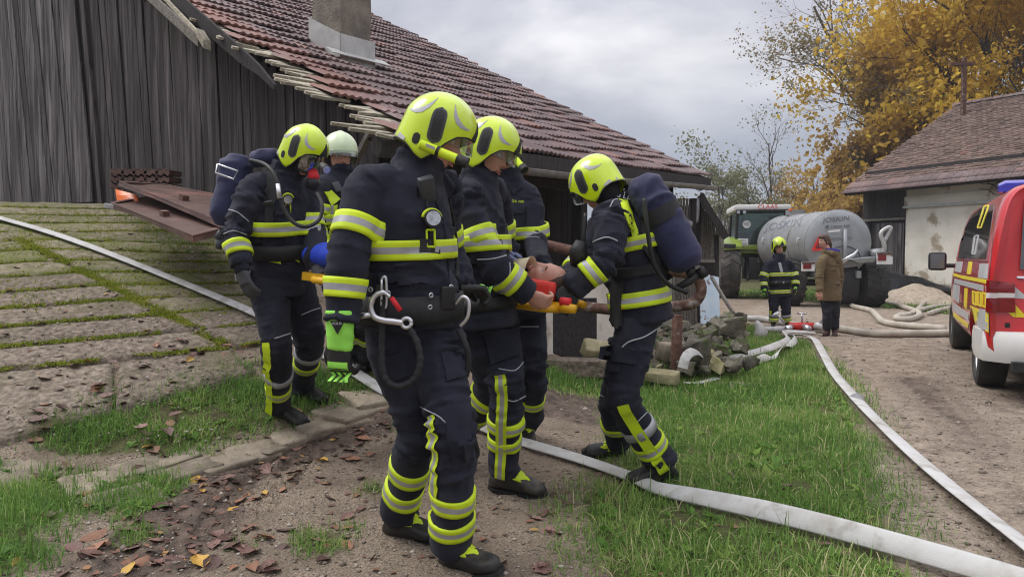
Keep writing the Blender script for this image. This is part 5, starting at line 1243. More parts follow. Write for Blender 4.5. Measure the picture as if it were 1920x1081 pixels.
def remesh(name, mb, voxel, mats, parent, sm=5, folds=None, paths=None, mfun=None, sfac=.5):
    me0 = bpy.data.meshes.new('tmp'); me0.from_pydata([tuple(v) for v in mb.v], [], mb.f)
    bm = bmesh.new(); bm.from_mesh(me0); bmesh.ops.recalc_face_normals(bm, faces=bm.faces); bm.to_mesh(me0); bm.free()
    o = bpy.data.objects.new('tmp', me0); COL.objects.link(o)
    md = o.modifiers.new('r', 'REMESH'); md.mode = 'VOXEL'; md.voxel_size = voxel
    if sm: s = o.modifiers.new('s', 'SMOOTH'); s.factor = sfac; s.iterations = sm
    me = eval_mesh(o); bpy.data.objects.remove(o); bpy.data.meshes.remove(me0)
    n = len(me.vertices); co = np.zeros(n * 3, np.float32); me.vertices.foreach_get('co', co); co = co.reshape(-1, 3).astype(float)
    no = np.zeros(n * 3, np.float32); me.vertices.foreach_get('normal', no); no = no.reshape(-1, 3)
    if folds:
        msk = .35 + 1.0 * sstep(.40, .66, vnoise(co * 5.5 + RNG.uniform(0, 30, 3)))
        C = np.vstack([p.P for p in paths]); TT = np.vstack([p.tan for p in paths]); J = np.concatenate([np.clip(1 - np.min(np.abs(p.T[:, None] - np.arange(1, int(p.T[-1]) + 1)[None]), 1) * 2.2, 0, 1) for p in paths])
        idx = np.zeros(n, int)
        for a in range(0, n, 6000): idx[a:a + 6000] = np.argmin(((co[a:a + 6000, None] - C[None]) ** 2).sum(-1), 1)
        ax = TT[idx]; al = (co * ax).sum(1, keepdims=True); sd = RNG.uniform(0, 30, 3)
        w1 = vnoise(co * 5 + sd)[:, None] * .09
        tw = np.stack([ax[:, 1], ax[:, 2], ax[:, 0]], 1); al2 = (co * (ax + .45 * tw)).sum(1, keepdims=True); q = (co + ax * w1) * 6 + ax * al2 * 8 + sd; n1 = vnoise(q); q2 = co * 15 + (ax - .5 * tw) * al * 10 + sd[::-1]; n2 = vnoise(q2); n3 = vnoise(co * 6 + sd * .5)
        rg = (1 - np.abs(2 * n1 - 1)) ** 3; r2 = (1 - np.abs(2 * n2 - 1)) ** 3
        amp = folds * (.5 + .8 * J[idx]) * msk
        co = co + no * ((rg - .3) * amp + (r2 - .3) * amp * .5 + (n3 - .5) * folds * 1.1)[:, None]
        me.vertices.foreach_set('co', co.astype(np.float32).ravel())
    polys = [tuple(p.vertices) for p in me.polygons]
    bvh = BVHTree.FromPolygons([tuple(c) for c in co], polys)
    org = np.array(ORG[parent.name]) if parent else np.zeros(3)
    me.vertices.foreach_set('co', (co - org).astype(np.float32).ravel()); me.materials.clear()
    for m in (mats if isinstance(mats, list) else [mats]): me.materials.append(m)
    me.polygons.foreach_set('use_smooth', np.ones(len(me.polygons), bool)); me.name = name; me.update()
    o = link(name, me, parent); return o, bvh
def head_geo(c, fwd, up, k=1.0):
    """a head with brow, eye sockets, nose, lips, chin; local x forward, y left, z up"""
    n1, n2 = 56, 72; V = []
    th = np.linspace(0.02, PI - .02, n1); ph = np.linspace(0, 2 * PI, n2, endpoint=False); T, Q = np.meshgrid(th, ph, indexing='ij')
    x, y, z = np.sin(T) * np.cos(Q), np.sin(T) * np.sin(Q), np.cos(T)
    X = .093 * x + np.where(x < 0, .012 * x, 0); Y = .074 * y; Z = .122 * z
    lo = np.clip(-z, 0, 1); Y = Y * (1 - .26 * lo ** 1.3); X = X * (1 - .12 * lo) + .018 * lo * (x > -.2); X = np.where((z < -.3) & (x < 0), X * .8, X)
    f = np.clip(x, 0, 1) ** .5; g = lambda a, b: np.exp(-((a / b) ** 2))
    nose = np.where(Z > -.028, np.clip((.034 - Z) / .062, 0, 1), np.clip((Z + .044) / .016, 0, 1)); nose = nose ** 1.2
    D = .027 * g(Y, .0125 + .004 * (Z < -.015)) * nose + .008 * g(Z - .036, .012) * g(np.abs(Y) - .022, .03)
    D = D - .012 * g(np.abs(Y) - .032, .015) * g(Z - .014, .013) + .005 * g(np.abs(Y) - .045, .02) * g(Z + .02, .022)
    D = D + .007 * g(Y, .025) * (g(Z + .060, .006) + g(Z + .073, .0065)) - .005 * g(Y, .024) * g(Z + .0665, .003) + .011 * g(Y, .024) * g(Z + .1, .018) - .004 * g(Y, .03) * g(Z + .084, .006)
    X = X + f * D
    fw, uz = V3(fwd).normalized(), V3(up); R = basis(x=fw, z=(uz - fw * uz.dot(fw))); R = Matrix((fw, (uz - fw * uz.dot(fw)).normalized().cross(fw), (uz - fw * uz.dot(fw)).normalized())).transposed()
    A = np.array(R); P3 = np.stack([X, Y, Z], -1).reshape(-1, 3) * k; V = P3 @ A.T + np.array(c)
    F = []
    for i in range(n1 - 1):
        for j in range(n2): F.append((i * n2 + j, (i + 1) * n2 + j, (i + 1) * n2 + (j + 1) % n2, i * n2 + (j + 1) % n2))
    F.append(tuple(range(n2))); F.append(tuple((n1 - 1) * n2 + j for j in range(n2))[::-1])
    return V, F, R
def ears(mb, c, R, k=1.0):
    for s in (-1, 1): mb.ball(V3(c) + R @ V3((-.012 * k, s * .076 * k, .0)), (.016 * k, .009 * k, .03 * k), 8, 0, R)
def hand_geo(mb, w, d, pn, thumb=1, k=1.0, fr=.0095, curl=(30, 35, 25), spread=.1, thumb_in=.5):
    d = V3(d).normalized(); pn = (V3(pn) - d * V3(pn).dot(d)).normalized(); sd = d.cross(pn)   # sd: across the palm
    w = V3(w); pts = [w - d * .03 * k, w, w + d * .045 * k, w + d * .088 * k]; rings = []
    for p, hw, ht in zip(pts, (.030, .030, .042, .041), (.024, .023, .018, .0145)):
        rings.append([p + sd * math.copysign(abs(math.cos(a)) ** .7, math.cos(a)) * hw * k + pn * math.copysign(abs(math.sin(a)) ** .8, math.sin(a)) * ht * k for a in np.linspace(0, 2 * PI, 14, endpoint=False)])
    mb.loft(rings)
    for i, (o, L) in enumerate(((-.0315, .066), (-.0105, .080), (.0105, .086), (.0315, .076))):
        o *= thumb; p = pts[3] + sd * o * k - d * .012 * k; a = math.radians(curl[0] * random.uniform(.85, 1.15)); pp = [p]; dr = (d + sd * o * spread * 12).normalized(); ang = 0
        for j, fl in enumerate((.44, .32, .26)):
            ang += math.radians(curl[j] * (1 + .06 * (1.5 - i))); v = dr * math.cos(ang) + pn * math.sin(ang); p = p + v * (L * fl + (.012 if j == 0 else 0)) * k; pp.append(p)
        Pp, Rr, _ = dens(pp, [fr * 1.08 * k, fr * 1.05 * k, fr * .95 * k, fr * .8 * k], 5, 1); mb.tube([V3(q) for q in Pp], [r[0] for r in Rr], 8)
    b = pts[1] + sd * .026 * thumb * k + d * .012 * k; v1 = (d * .75 + sd * .62 * thumb + pn * .25).normalized(); v2 = (d * .9 + sd * .1 * thumb + pn * thumb_in).normalized()
    pp = [b - v1 * .01 * k, b + v1 * .042 * k, b + v1 * .042 * k + v2 * .034 * k, b + v1 * .042 * k + v2 * .034 * k + (v2 + pn * .35).normalized() * .026 * k]
    Pp, Rr, _ = dens(pp, [fr * 1.5 * k, fr * 1.3 * k, fr * 1.15 * k, fr * .9 * k], 5, 1); mb.tube([V3(q) for q in Pp], [r[0] for r in Rr], 8)
HA, HB_, HC, HZ = .160, .134, .150, .030
def hel_rim(phi):
    p = abs((phi + PI) % (2 * PI) - PI) * 180 / PI
    return float(np.interp(p, [0, 28, 46, 60, 74, 92, 108, 128, 150, 180], [.030, .024, .006, -.035, -.095, -.132, -.122, -.088, -.076, -.076]))
def hel_pt(phi, z, off=0.0, kx=1.0):
    c, s = math.cos(phi), math.sin(phi); r = 1 / ((abs(c) / HA) ** 2.15 + (abs(s) / HB_) ** 2.15) ** (1 / 2.15)
    if z >= HZ: q = math.sqrt(max(0, 1 - ((z - HZ) / HC) ** 2))
    else:
        u = (HZ - z) / .17; bk = max(0, -c) ** 1.5; fr = max(0, c) ** 2
        q = 1 - .16 * u * u * (1 - bk) * (1 - fr) + .10 * u * bk + .05 * (u * 4) ** 1.5 * fr * .35
    rr = r * q * kx; x, y = rr * c, rr * s
    ridge = .007 * math.exp(-(y / .018) ** 2) * (1 if z > HZ + .02 else .6)
    n = V3((x / HA ** 2, y / HB_ ** 2, max(0, z - HZ) / HC ** 2 + 1e-6)).normalized()
    return V3((x, y, z)) + n * (off + ridge)
def helmet(parent, c, fwd, up, shellm='helmet', k=.912, visor=(-.035, .034), plate=True, lab=None, old=False, torch=None):
    fw = V3(fwd).normalized(); uz = V3(up); uz = (uz - fw * uz.dot(fw)).normalized(); R = Matrix((fw, uz.cross(fw), uz)).transposed(); c = V3(c) + uz * .020
    X = lambda v: c + R @ (V3(v) * k)
    nphi, nt = 72, 22; m = MB(); lay = []
    for off in (0.0, -.007):
        rows = []
        for t in range(nt + 1):
            row = []
            for i in range(nphi):
                phi = 2 * PI * i / nphi; rim = hel_rim(phi) if not old else float(np.interp(abs((phi + PI) % (2 * PI) - PI) * 57.3, [0, 60, 110, 180], [.015, .0, -.055, -.06]))
                if t <= nt * .64:
                    th = (t / (nt * .64)) * PI / 2; z = HZ + HC * math.cos(th) 
                else:
                    z = HZ + (rim - HZ) * (t - nt * .64) / (nt * .36)
                row.append(X(hel_pt(phi, z, off)))
            rows.append(row)
        lay.append(rows)
    m.loft(lay[0] + lay[1][::-1], cap=False); sh = m.build('helmet', M[shellm], parent, True)
    # dark edging along the rim
    e = MB(); pts = [X(hel_pt(2 * PI * i / 72, (hel_rim(2 * PI * i / 72)) if not old else float(np.interp(abs((2 * PI * i / 72 + PI) % (2 * PI) - PI) * 57.3, [0, 60, 110, 180], [.015, .0, -.055, -.06])), -.003)) for i in range(73)]
    e.tube(pts, .0042 * k, 6); e.build('rim_trim', M['black'], sh, True)
    def patch(name, cl, mm, off=.0022, sub=5):
        """cl: list of (phi deg, z, half thickness) along a centre line -> conforming strip"""
        b = MB(); Vv = []; 
        for i, (p, z, h) in enumerate(cl):
            p0, z0, _ = cl[max(i - 1, 0)]; p1, z1, _ = cl[min(i + 1, len(cl) - 1)]; du, dv = (p1 - p0) * PI / 180 * .145, z1 - z0; L = math.hypot(du, dv) or 1; nu, nv = -dv / L, du / L
            for j in range(sub):
                s = (j / (sub - 1) * 2 - 1) * h; Vv.append((math.radians(p) + nu * s / .145, z + nv * s))
        n = len(cl); top = [X(hel_pt(a, z, off)) for a, z in Vv]; low = [X(hel_pt(a, z, -.001)) for a, z in Vv]; F = []
        for i in range(n - 1):
            for j in range(sub - 1): q = i * sub + j; F.append((q, q + 1, q + sub + 1, q + sub))
        N0 = n * sub; ring = [j for j in range(sub)] + [i * sub + sub - 1 for i in range(1, n)] + [(n - 1) * sub + j for j in range(sub - 2, -1, -1)] + [i * sub for i in range(n - 2, 0, -1)]
        F += [(ring[i], ring[(i + 1) % len(ring)], N0 + ring[(i + 1) % len(ring)], N0 + ring[i]) for i in range(len(ring))]
        b.add(top + low, F); return b.build(name, M[mm], sh, math.radians(40))
    def stadium(p, z0, z1, w, mm, off=.004, tilt=0, name='vent_plate'):
        cl = []; n = 14
        for i in range(n + 1):
            t = i / n; s = z0 + (z1 - z0) * t; e = min(t, 1 - t) * (z1 - z0); h = w if e > w else math.sqrt(max(1e-8, w * w - (w - e) ** 2)); cl.append((p + tilt * (t - .5), s, max(h, .0008)))
        return patch(name, cl, mm, off, 7)
    if not old:
        for s in (1, -1):
            stadium(s * 84, -.055, .100, .034, 'grey', .0035, s * 6); stadium(s * 84, -.042, .088, .022, 'black', .0065, s * 6, 'vent_grille')
            stadium(s * 112, -.082, -.034, .0165, 'black', .003, 0, 'ear_knob')
            patch('reflective_mark', [(s * q[0], q[1], q[2]) for q in ((62, .135, .0006), (61, .112, .005), (58, .088, .009), (52, .068, .0115), (44, .056, .0095), (35, .054, .0055), (26, .058, .0006))], 'silver')
            patch('reflective_mark', [(s * q[0], q[1], q[2]) for q in ((108, .135, .0006), (109, .110, .006), (113, .085, .010), (121, .062, .0125), (130, .052, .0095), (140, .05, .005), (150, .056, .0006))], 'silver')
            patch('reflective_mark', [(s * q[0], q[1], q[2]) for q in ((132, -.075, .006), (146, -.064, .010), (166, -.062, .010))], 'silver')
        if plate: patch('front_plate', [(0, .105, .001), (0, .085, .010), (0, .06, .022), (0, .035, .034), (0, .026, .036)], 'black', .004, 7)
    # clear visor below the brow
    b = MB(); rows = []
    for t in range(7):
        z = visor[0] + (visor[1] - visor[0]) * t / 6; q = t / 6
        rows.append([X(hel_pt(a, z, .0, 1.03 if old else .965) + V3((.010 * (1 - q) * math.cos(a), 0, 0))) for a in np.linspace(-1.15, 1.15, 25)])
    rows2 = [[p + (p - c).normalized() * .003 for p in r] for r in rows]
    V_ = rows + rows2[::-1]; b.loft(V_ + [V_[0]], closed=False, cap=False); b.build('visor', M['visor'], sh, True)
    return sh, X, R
class Person:
    def __init__(s, J, label, group=None, fwd=(1, 0, 0), kind='ff', k=1.0, voxel=.013, bare=(), look=None, up=(0, 0, 1), jr=1.0, trouser='navy', jacket='navy', hem=.10, folds=.021, sleeve={}, headk=1.0):
        s.J = J; s.k = k; j = {a: V3(b) for a, b in J.items()}; s.j = j; s.fwd = V3(fwd).normalized()
        gx = (j['aL'] + j['aR']) / 2; root = V3((gx.x, gx.y, gz(gx.x, gx.y))); s.root = empty('person', root, label, 'person', group)
        hs = (j['hL'] - j['hR']).normalized(); ss = (j['sL'] - j['sR']).normalized(); p, c, n = j['pelvis'], j['chest'], j['neck']; up_ = (c - p).normalized()
        s.torso = Path([p - up_ * hem, p - up_ * .02, p * .55 + c * .45, c, c * .45 + n * .55, n + (n - c).normalized() * .01], [(.212 * jr, .172 * jr), (.198 * jr, .160 * jr), (.186 * jr, .148 * jr), (.205 * jr, .150 * jr), (.178 * jr, .118 * jr), (.088, .088)], [hs, hs, (hs + ss) / 2, ss, ss, ss], 8, 2)
        s.arm = {}; s.leg = {}
        for a in 'LR':
            sh = j['s' + a]; s.arm[a] = Path([n * .45 + sh * .55 - up_ * .02, sh, j['e' + a], j['e' + a] + (j['w' + a] - j['e' + a]) * sleeve.get(a, 1.0)], [.082 * jr, .086 * jr, .072 * jr, .064 * jr], None, 12, 4)
            s.leg[a] = Path([j['h' + a] + V3((0, 0, .06)), j['h' + a] * .75 + j['k' + a] * .25, j['k' + a], j['a' + a] + (j['k' + a] - j['a' + a]).normalized() * .02], [.115 * jr, .112 * jr, .086 * jr, .082 * jr], None, 12, 4)
        s.look = V3(look if look else fwd).normalized(); s.up = V3(up); hc = j['head']
        # ---- body: one continuous skin surface (head, neck, trunk, limbs)
        b = MB(); Vh, Fh, Rh = head_geo(hc, s.look, s.up, headk); s.Rh = Rh; b.add(Vh, Fh); ears(b, hc, Rh, headk)
        b.tube([n - up_ * .12, n, hc + Rh @ V3((-.02, 0, -.05))], [.062, .058, .056], 12)
        b.loft(Path([p, c, c * .3 + n * .7], [(.13, .1), (.14, .1), (.1, .07)], [hs, ss, ss], 5, 1).rings(12))
        for a in 'LR':
            b.tube([n * .5 + j['s' + a] * .5, j['s' + a], j['e' + a], j['w' + a]], [.05, .052, .04, .03], 10); b.tube([p, j['h' + a], j['k' + a], j['a' + a]], [.07, .075, .05, .04], 10)
        for a, dd, pn, th, cu in bare: hand_geo(b, j['w' + a], dd, pn, th, 1.0, .0098, cu)
        s.body, _ = remesh('body', b, .0062 if kind != 'far' else .0075, M['skin'], s.root, 2, sfac=.4)
        # ---- clothes
        b = MB(); b.loft(s.torso.rings(24))
        for a in 'LR': b.loft(s.arm[a].rings(14))
        if kind != 'woman':
            cr = [];
            cdir = ((n - c).normalized() * .8 + (hc - n).normalized() * .2).normalized()
            for t, r in ((-.05, .108), (.0, .100), (.04, .094), (.062, .098)):
                q = n + cdir * t; cr.append(Path([q, q + cdir * .01], [r, r], None, 1, 0).rings(18)[0])
            b.loft(cr)
        s.jacket, s.jb = remesh('jacket', b, voxel * .9, M[jacket], s.root, 5, folds, [s.torso, s.arm['L'], s.arm['R']])
        b = MB(); b.loft(Path([p + up_ * .12, p, p - up_ * .12], [(.165, .13), (.175 * jr, .14 * jr), (.12, .1)], [hs, hs, hs], 5, 1).rings(20))
        for a in 'LR': b.loft(s.leg[a].rings(16))
        s.trousers, s.tb = remesh('trousers', b, voxel * .9, M[trouser], s.root, 5, folds * .9, [s.leg['L'], s.leg['R']])
        s.feet = {}
        for a in 'LR': s.boot(a, kind)
    def boot(s, a, kind):
        an, to, kn = s.j['a' + a], s.j['t' + a], s.j['k' + a]; v = to - an; sh = (kn - an).normalized(); side = v.cross(sh).normalized()
        f = Matrix.Rotation(math.atan2(.1, .195), 3, side) @ v.normalized(); u = side.cross(f) ; 
        if u.dot(sh) < 0: u = -u
        sole = an - u * .098; heel = sole - f * .085; b = MB(); rings = []
        kk = .78 if kind in ('far', 'woman') else 1.0
        for t, w, h in ((0, .028, .05), (.03, .042, .085), (.10, .046, .125), (.17, .047, .105), (.22, .051, .08), (.26, .052, .066), (.295, .044, .058), (.315, .022, .042)):
            cc = heel + f * t * kk + u * (h / 2 + .012); rings.append([cc + side * math.copysign(abs(math.cos(q)) ** .75, math.cos(q)) * w * kk + u * math.copysign(abs(math.sin(q)) ** .75, math.sin(q)) * h / 2 for q in np.linspace(0, 2 * PI, 16, endpoint=False)])
        b.loft(rings); b.tube([an - u * .03 , an + sh * .05, an + sh * .17], [.056 * kk, .060 * kk, .066 * kk], 14)
        bo, _ = remesh('boot', b, .009, M['boot'] if kind != 'woman' else M['brownboot'], s.root, 3)
        so = MB(); rings = []
        for t, w in ((-.004, .024), (.03, .045), (.10, .046), (.17, .047), (.22, .055), (.27, .055), (.305, .043), (.322, .02)):
            cc = heel + f * t * kk; rings.append([cc + side * x * w * kk + u * z for x, z in ((-1, .0), (-1.03, .02), (1.03, .02), (1, .0))])
        so.loft(rings); so.build('sole', M['black'], bo)
        s.feet[a] = (bo, heel, f, u, side)
    def toe_tab(s, a):
        bo, heel, f, u, side = s.feet[a]; b = MB(); rings = []
        for t, w, h in ((.125, .040, .137), (.16, .046, .125), (.20, .034, .105), (.235, .012, .088)):
            cc = heel + f * t + u * h; rings.append([cc + side * x * w + u * (-.012 * x * x + z) for x, z in ((-1, 0), (0, 0.004), (1, 0), (1, -.006), (0, -.002), (-1, -.006))])
        b.loft(rings); b.build('toe_flap', M['hivis'], bo, True)
    def glove(s, a, d, pn, thumb=1, cm='black', k=1.14, curl=(30, 35, 25), cuff='green', back='green', cl=.09, cr=.05, fr=.0112):
        w = s.j['w' + a]; b = MB(); hand_geo(b, w, d, pn, thumb, k, fr, curl, .12); d = V3(d).normalized()
        g, gb = remesh('glove', b, .0058, M[cm], s.root, 2)
        c = MB(); pn_ = (V3(pn) - d * V3(pn).dot(d)).normalized(); sd = d.cross(pn_)
        p = Path([w - d * cl, w - d * .02, w + d * .03], [(cr, cr * .88), (cr * .88, cr * .7), (.046 * k * .95, .026 * k)], [sd, sd, sd], 6, 1); c.loft(p.rings(16)); co, cb = remesh('cuff', c, .008, M[cuff], g, 2, .006, [p])
        if back:   # coloured panel over the back of the hand and knuckles
            for t0, t1, hw, mm in ((.062, .088, .036, back),):
                pb = MB(); V = []; 
                for t in np.linspace(t0, t1, 4):
                    for x in np.linspace(-1, 1, 9):
                        q = w + d * t * k + sd * x * hw * k; h = gb.ray_cast(q - pn_ * .09, pn_)
                        V.append((h[0] if h[0] is not None else q) - pn_ * .003)
                F = [(i * 9 + j, i * 9 + j + 1, i * 9 + j + 10, i * 9 + j + 9) for i in range(3) for j in range(8)]
                pb.add(V, F); pb.build('knuckle_panel', M[mm], g, True)
            for i, o in enumerate((-.0315, -.0105, .0105, .0315)):
                pb = MB(); V = []
                for t in np.linspace(.098, .125, 3):
                    for x in (-.006, 0, .006):
                        q = w + d * t * k + sd * (o + x) * k; h = gb.ray_cast(q - pn_ * .09, pn_, .2); V.append((h[0] if h[0] is not None else q - pn_ * .01) - pn_ * .0025)
                pb.add(V, [(i2 * 3 + j2, i2 * 3 + j2 + 1, i2 * 3 + j2 + 4, i2 * 3 + j2 + 3) for i2 in range(2) for j2 in range(2)]); pb.build('finger_stripe', M[back], g, True)
        return g, co
    # ---- tape wrapped round a limb or the trunk: conforms to the wrinkled cloth
    def band(s, path, t, w=.072, which='j', par=None, mats=('hivis', 'silver', 'hivis'), frac=(0, .33, .67, 1), tilt=0.0, arc=None, maxk=1.5, off=.007, n=60, up=None):
        bv = s.jb if which == 'j' else s.tb; par = par or (s.jacket if which == 'j' else s.trousers)
        c, R_, tan, S_, Fw = path.at(t); c = V3(c); tan, S_, Fw = V3(tan), V3(S_), V3(Fw); R0 = max(R_) * maxk
        a0, a1 = arc if arc else (0, 2 * PI); cnt = n if not arc else max(6, int(n * (a1 - a0) / (2 * PI)))
        rows = []; us = []
        for i in range(len(frac) - 1): us += list(np.linspace(frac[i], frac[i + 1], 3 if i == 0 else 3)[(0 if i == 0 else 1):])
        def at(u, a, o):
            d = S_ * math.cos(a) + Fw * math.sin(a); org = c + tan * ((u - .5) * w + tilt * math.cos(a)); h = bv.ray_cast(org, d, R0)
            r = (h[0] - org).length if h[0] is not None else (R_[0] * abs(math.cos(a)) + R_[1] * abs(math.sin(a))) * 1.02
            return org + d * (r + o)
        angs = [a0 + (a1 - a0) * i / cnt for i in range(cnt + 1)]
        def dist(u, a):
            p = at(u, a, 0); return (p - c).length
        # smooth the radius round the ring so that the tape spans folds
        grid = np.array([[(at(u, a, 0) - (c + tan * ((u - .5) * w + tilt * math.cos(a)))).length for a in angs] for u in us])
        g1 = np.maximum(grid, np.minimum(np.maximum(np.roll(grid, 1, 1), np.roll(grid, -1, 1)), grid + .012)); g2 = g1.copy(); g2[1:] = np.maximum(g2[1:], np.minimum(g1[:-1], g1[1:] + .012)); g2[:-1] = np.maximum(g2[:-1], np.minimum(g1[1:], g1[:-1] + .012)); g3 = np.maximum(g2, np.minimum(np.maximum(np.roll(g2, 1, 1), np.roll(g2, -1, 1)), g2 + .006)); g2 = g3 if not arc else g2
        if not arc: g2[:, -1] = g2[:, 0]
        V = []
        uu = [us[0]] + us + [us[-1]]
        for i, u in enumerate(uu):
            k = min(max(i - 1, 0), len(us) - 1); o = off if 0 < i < len(uu) - 1 else -.004
            for q, a in enumerate(angs):
                d = S_ * math.cos(a) + Fw * math.sin(a); V.append(c + tan * ((u - .5) * w + tilt * math.cos(a)) + d * (g2[k, q] + o))
        m_ = len(angs); F = []; MI = []
        for i in range(len(uu) - 1):
            um = (uu[i] + uu[i + 1]) / 2; z = 0
            for q in range(len(frac) - 1):
                if frac[q] <= um <= frac[q + 1]: z = q
            for q in range(m_ - 1): F.append((i * m_ + q, i * m_ + q + 1, (i + 1) * m_ + q + 1, (i + 1) * m_ + q)); MI.append(z)
        b = MB(); b.add(V, F); b.m = MI; return b.build('reflective_band', [M[x] for x in mats], par, True)
    def strip(s, path, t0, t1, ang, w=.05, which='t', mats=('hivis', 'silver', 'hivis'), frac=(0, .3, .7, 1), off=.007, n=40, maxk=1.7, name='reflective_stripe', twist=0.0):
        bv = s.jb if which == 'j' else s.tb; par = s.jacket if which == 'j' else s.trousers; V = []; us = []
        for i in range(len(frac) - 1): us += [frac[i], frac[i + 1]] if i == 0 else [frac[i + 1]]
        for i in range(n + 1):
            t = t0 + (t1 - t0) * i / n; c, R_, tan, S_, Fw = path.at(t); c, S_, Fw = V3(c), V3(S_), V3(Fw)
            a = ang + twist * i / n
            d0 = S_ * math.cos(a) + Fw * math.sin(a); sd = -S_ * math.sin(a) + Fw * math.cos(a)
            for u in us:
                o = c + sd * (u - .5) * w; h = bv.ray_cast(o, d0, max(R_) * maxk); r = (h[0] - o).length if h[0] is not None else R_[0]
                V.append(o + d0 * (r + off))
        k = len(us); F = []; MI = []
        for i in range(n):
            for q in range(k - 1): F.append((i * k + q, i * k + q + 1, (i + 1) * k + q + 1, (i + 1) * k + q)); MI.append(q)
        b = MB(); b.add(V, F); b.m = MI; return b.build(name, [M[x] for x in mats], par, True)
    # ---- things fixed to the cloth where the camera's sight line through a picture point meets it
    def hit(s, px, py, which=None):
        best = None; r = ray(px, py).normalized()
        for k, bv in (('j', s.jb), ('t', s.tb)):
            if which and k != which: continue
            h = bv.ray_cast(CAMP, r)
            if h[0] is not None and (best is None or h[3] < best[2]): best = (h[0], h[1] if h[1].dot(r) < 0 else -h[1], h[3], k)
        return best
    def decal(s, quad, name, mm, off=.006, nu=8, nv=6, which=None, par=None, th=True):
        (x0, y0), (x1, y1), (x2, y2), (x3, y3) = quad; V = []; last = None; kk = 'j'; low = []
        for j in range(nv + 1):
            for i in range(nu + 1):
                u, v = i / nu, j / nv; px = (x0 * (1 - u) + x1 * u) * (1 - v) + (x3 * (1 - u) + x2 * u) * v; py = (y0 * (1 - u) + y1 * u) * (1 - v) + (y3 * (1 - u) + y2 * u) * v
                h = s.hit(px, py, which)
                if h is None: 
                    q = last if last is not None else None
                    if q is None: V.append(None); low.append(None); continue
                    d = (q - CAMP).length; r = ray(px, py).normalized(); p = CAMP + r * d; nrm = -r
                else: p, nrm, _, kk = h; last = p
                V.append(p + nrm * off); low.append(p - nrm * .004)
        if any(v is None for v in V): 
            f0 = next((v for v in V if v is not None), None)
            if f0 is None: return None
            V = [v if v is not None else f0 for v in V]; low = [v if v is not None else f0 for v in low]
        k = nu + 1; F = [(j * k + i, j * k + i + 1, (j + 1) * k + i + 1, (j + 1) * k + i) for j in range(nv) for i in range(nu)]
        ring = list(range(k)) + [j * k + nu for j in range(1, nv + 1)] + [nv * k + i for i in range(nu - 1, -1, -1)] + [j * k for j in range(nv - 1, 0, -1)]; N0 = len(V)
        F += [(ring[i], ring[(i + 1) % len(ring)], N0 + ring[(i + 1) % len(ring)], N0 + ring[i]) for i in range(len(ring))]
        b = MB(); b.add(V + low, F); return b.build(name, M[mm], par or (s.jacket if kk == 'j' else s.trousers), math.radians(40))
    def line(s, pts, name='piping', mm='piping', r=.0035, which=None, off=.002, n=6):
        out = []; kk = 'j'; P2 = smooth_path([V3((a, b, 0)) for a, b in pts], n)
        for q in P2:
            h = s.hit(q.x, q.y, which)
            if h: out.append(h[0] + h[1] * off); kk = h[3]
        if len(out) < 2: return
        cl = [out[0]]
        for p in out[1:]:
            if (p - cl[-1]).length < .12: cl.append(p)
        if len(cl) < 2: return
        b = MB(); b.tube(cl, r, 6); return b.build(name, M[mm], s.jacket if kk == 'j' else s.trousers, True)
    def text(s, txt, cx, cy, h, ang=0, shear=0, wk=1.0, mm='whitetext', which='j', name='printed_letters'):
        vs, fs = text_geo(txt, 1.0); ca, sa = math.cos(math.radians(ang)), math.sin(math.radians(ang)); V = []
        for v in vs:
            x, y = v.x * h * wk + shear * v.y * h, -v.y * h; px, py = cx + x * ca - y * sa, cy + x * sa + y * ca; q = s.hit(px, py, which)
            V.append(q[0] + q[1] * .005 if q else None)
        ok = [f for f in fs if all(V[i] is not None for i in f)]
        if not ok: return
        f0 = next(v for v in V if v is not None); b = MB(); b.add([v if v is not None else f0 for v in V], ok); return b.build(name, M[mm], s.jacket, False, fixn=False)
    def box(s, px, py, size, name, mm, rot=0, off=0, par=None, bev=.006, which=None, d=None, nrm=None):
        h = s.hit(px, py, which) if d is None else (P(px, py, d), V3(nrm or (0, -1, 0)), 0, 'j')
        if h is None: return None
        R = basis(z=h[1], y=(0, 0, 1)) @ Matrix.Rotation(rot, 3, 'Z'); b = MB(); b.box(h[0] + h[1] * (size[2] / 2 - .004 + off), size, R, bev=bev); return b.build(name, M[mm], par or (s.jacket if h[3] == 'j' else s.trousers), True)
    def lamp(s, px, py, r=.032, ring='hivis'):
        h = s.hit(px, py, 'j')
        if h is None: return
        nrm = (h[1] * .6 + V3((0, -1, 0)) * .5).normalized(); b = MB(); b.tube([h[0], h[0] + nrm * .05], [r * .8, r], 16); l = b.build('chest_lamp', M['black'], s.jacket, math.radians(40))
        b = MB(); b.cyl(h[0] + nrm * .049, h[0] + nrm * .054, r * .82, 16); b.build('lamp_lens', M['lens'], l, math.radians(40))
        R = basis(z=nrm, y=(0, 0, 1)); b = MB(); b.tube([h[0] + nrm * .03 + R @ V3((math.cos(a) * r * 1.05, math.sin(a) * r * 1.05, 0)) for a in np.linspace(.2, PI * .95, 12)], r * .2, 6); b.build('lamp_clip', M[ring], l, True)
        b = MB(); q = h[0] - V3((0, 0, r * 2.1)) + nrm * .012; w, hh = r * .45, r * .95
        for a0, a1 in (((-w, hh), (w, hh)), ((w, hh), (w, -hh)), ((w, -hh), (-w, -hh)), ((-w, -hh), (-w, hh))): b.tube([q + R @ V3((a0[0], a0[1], 0)), q + R @ V3((a1[0], a1[1], 0))], .0045, 6)
        b.build('loop_tag', M[ring], l, True)
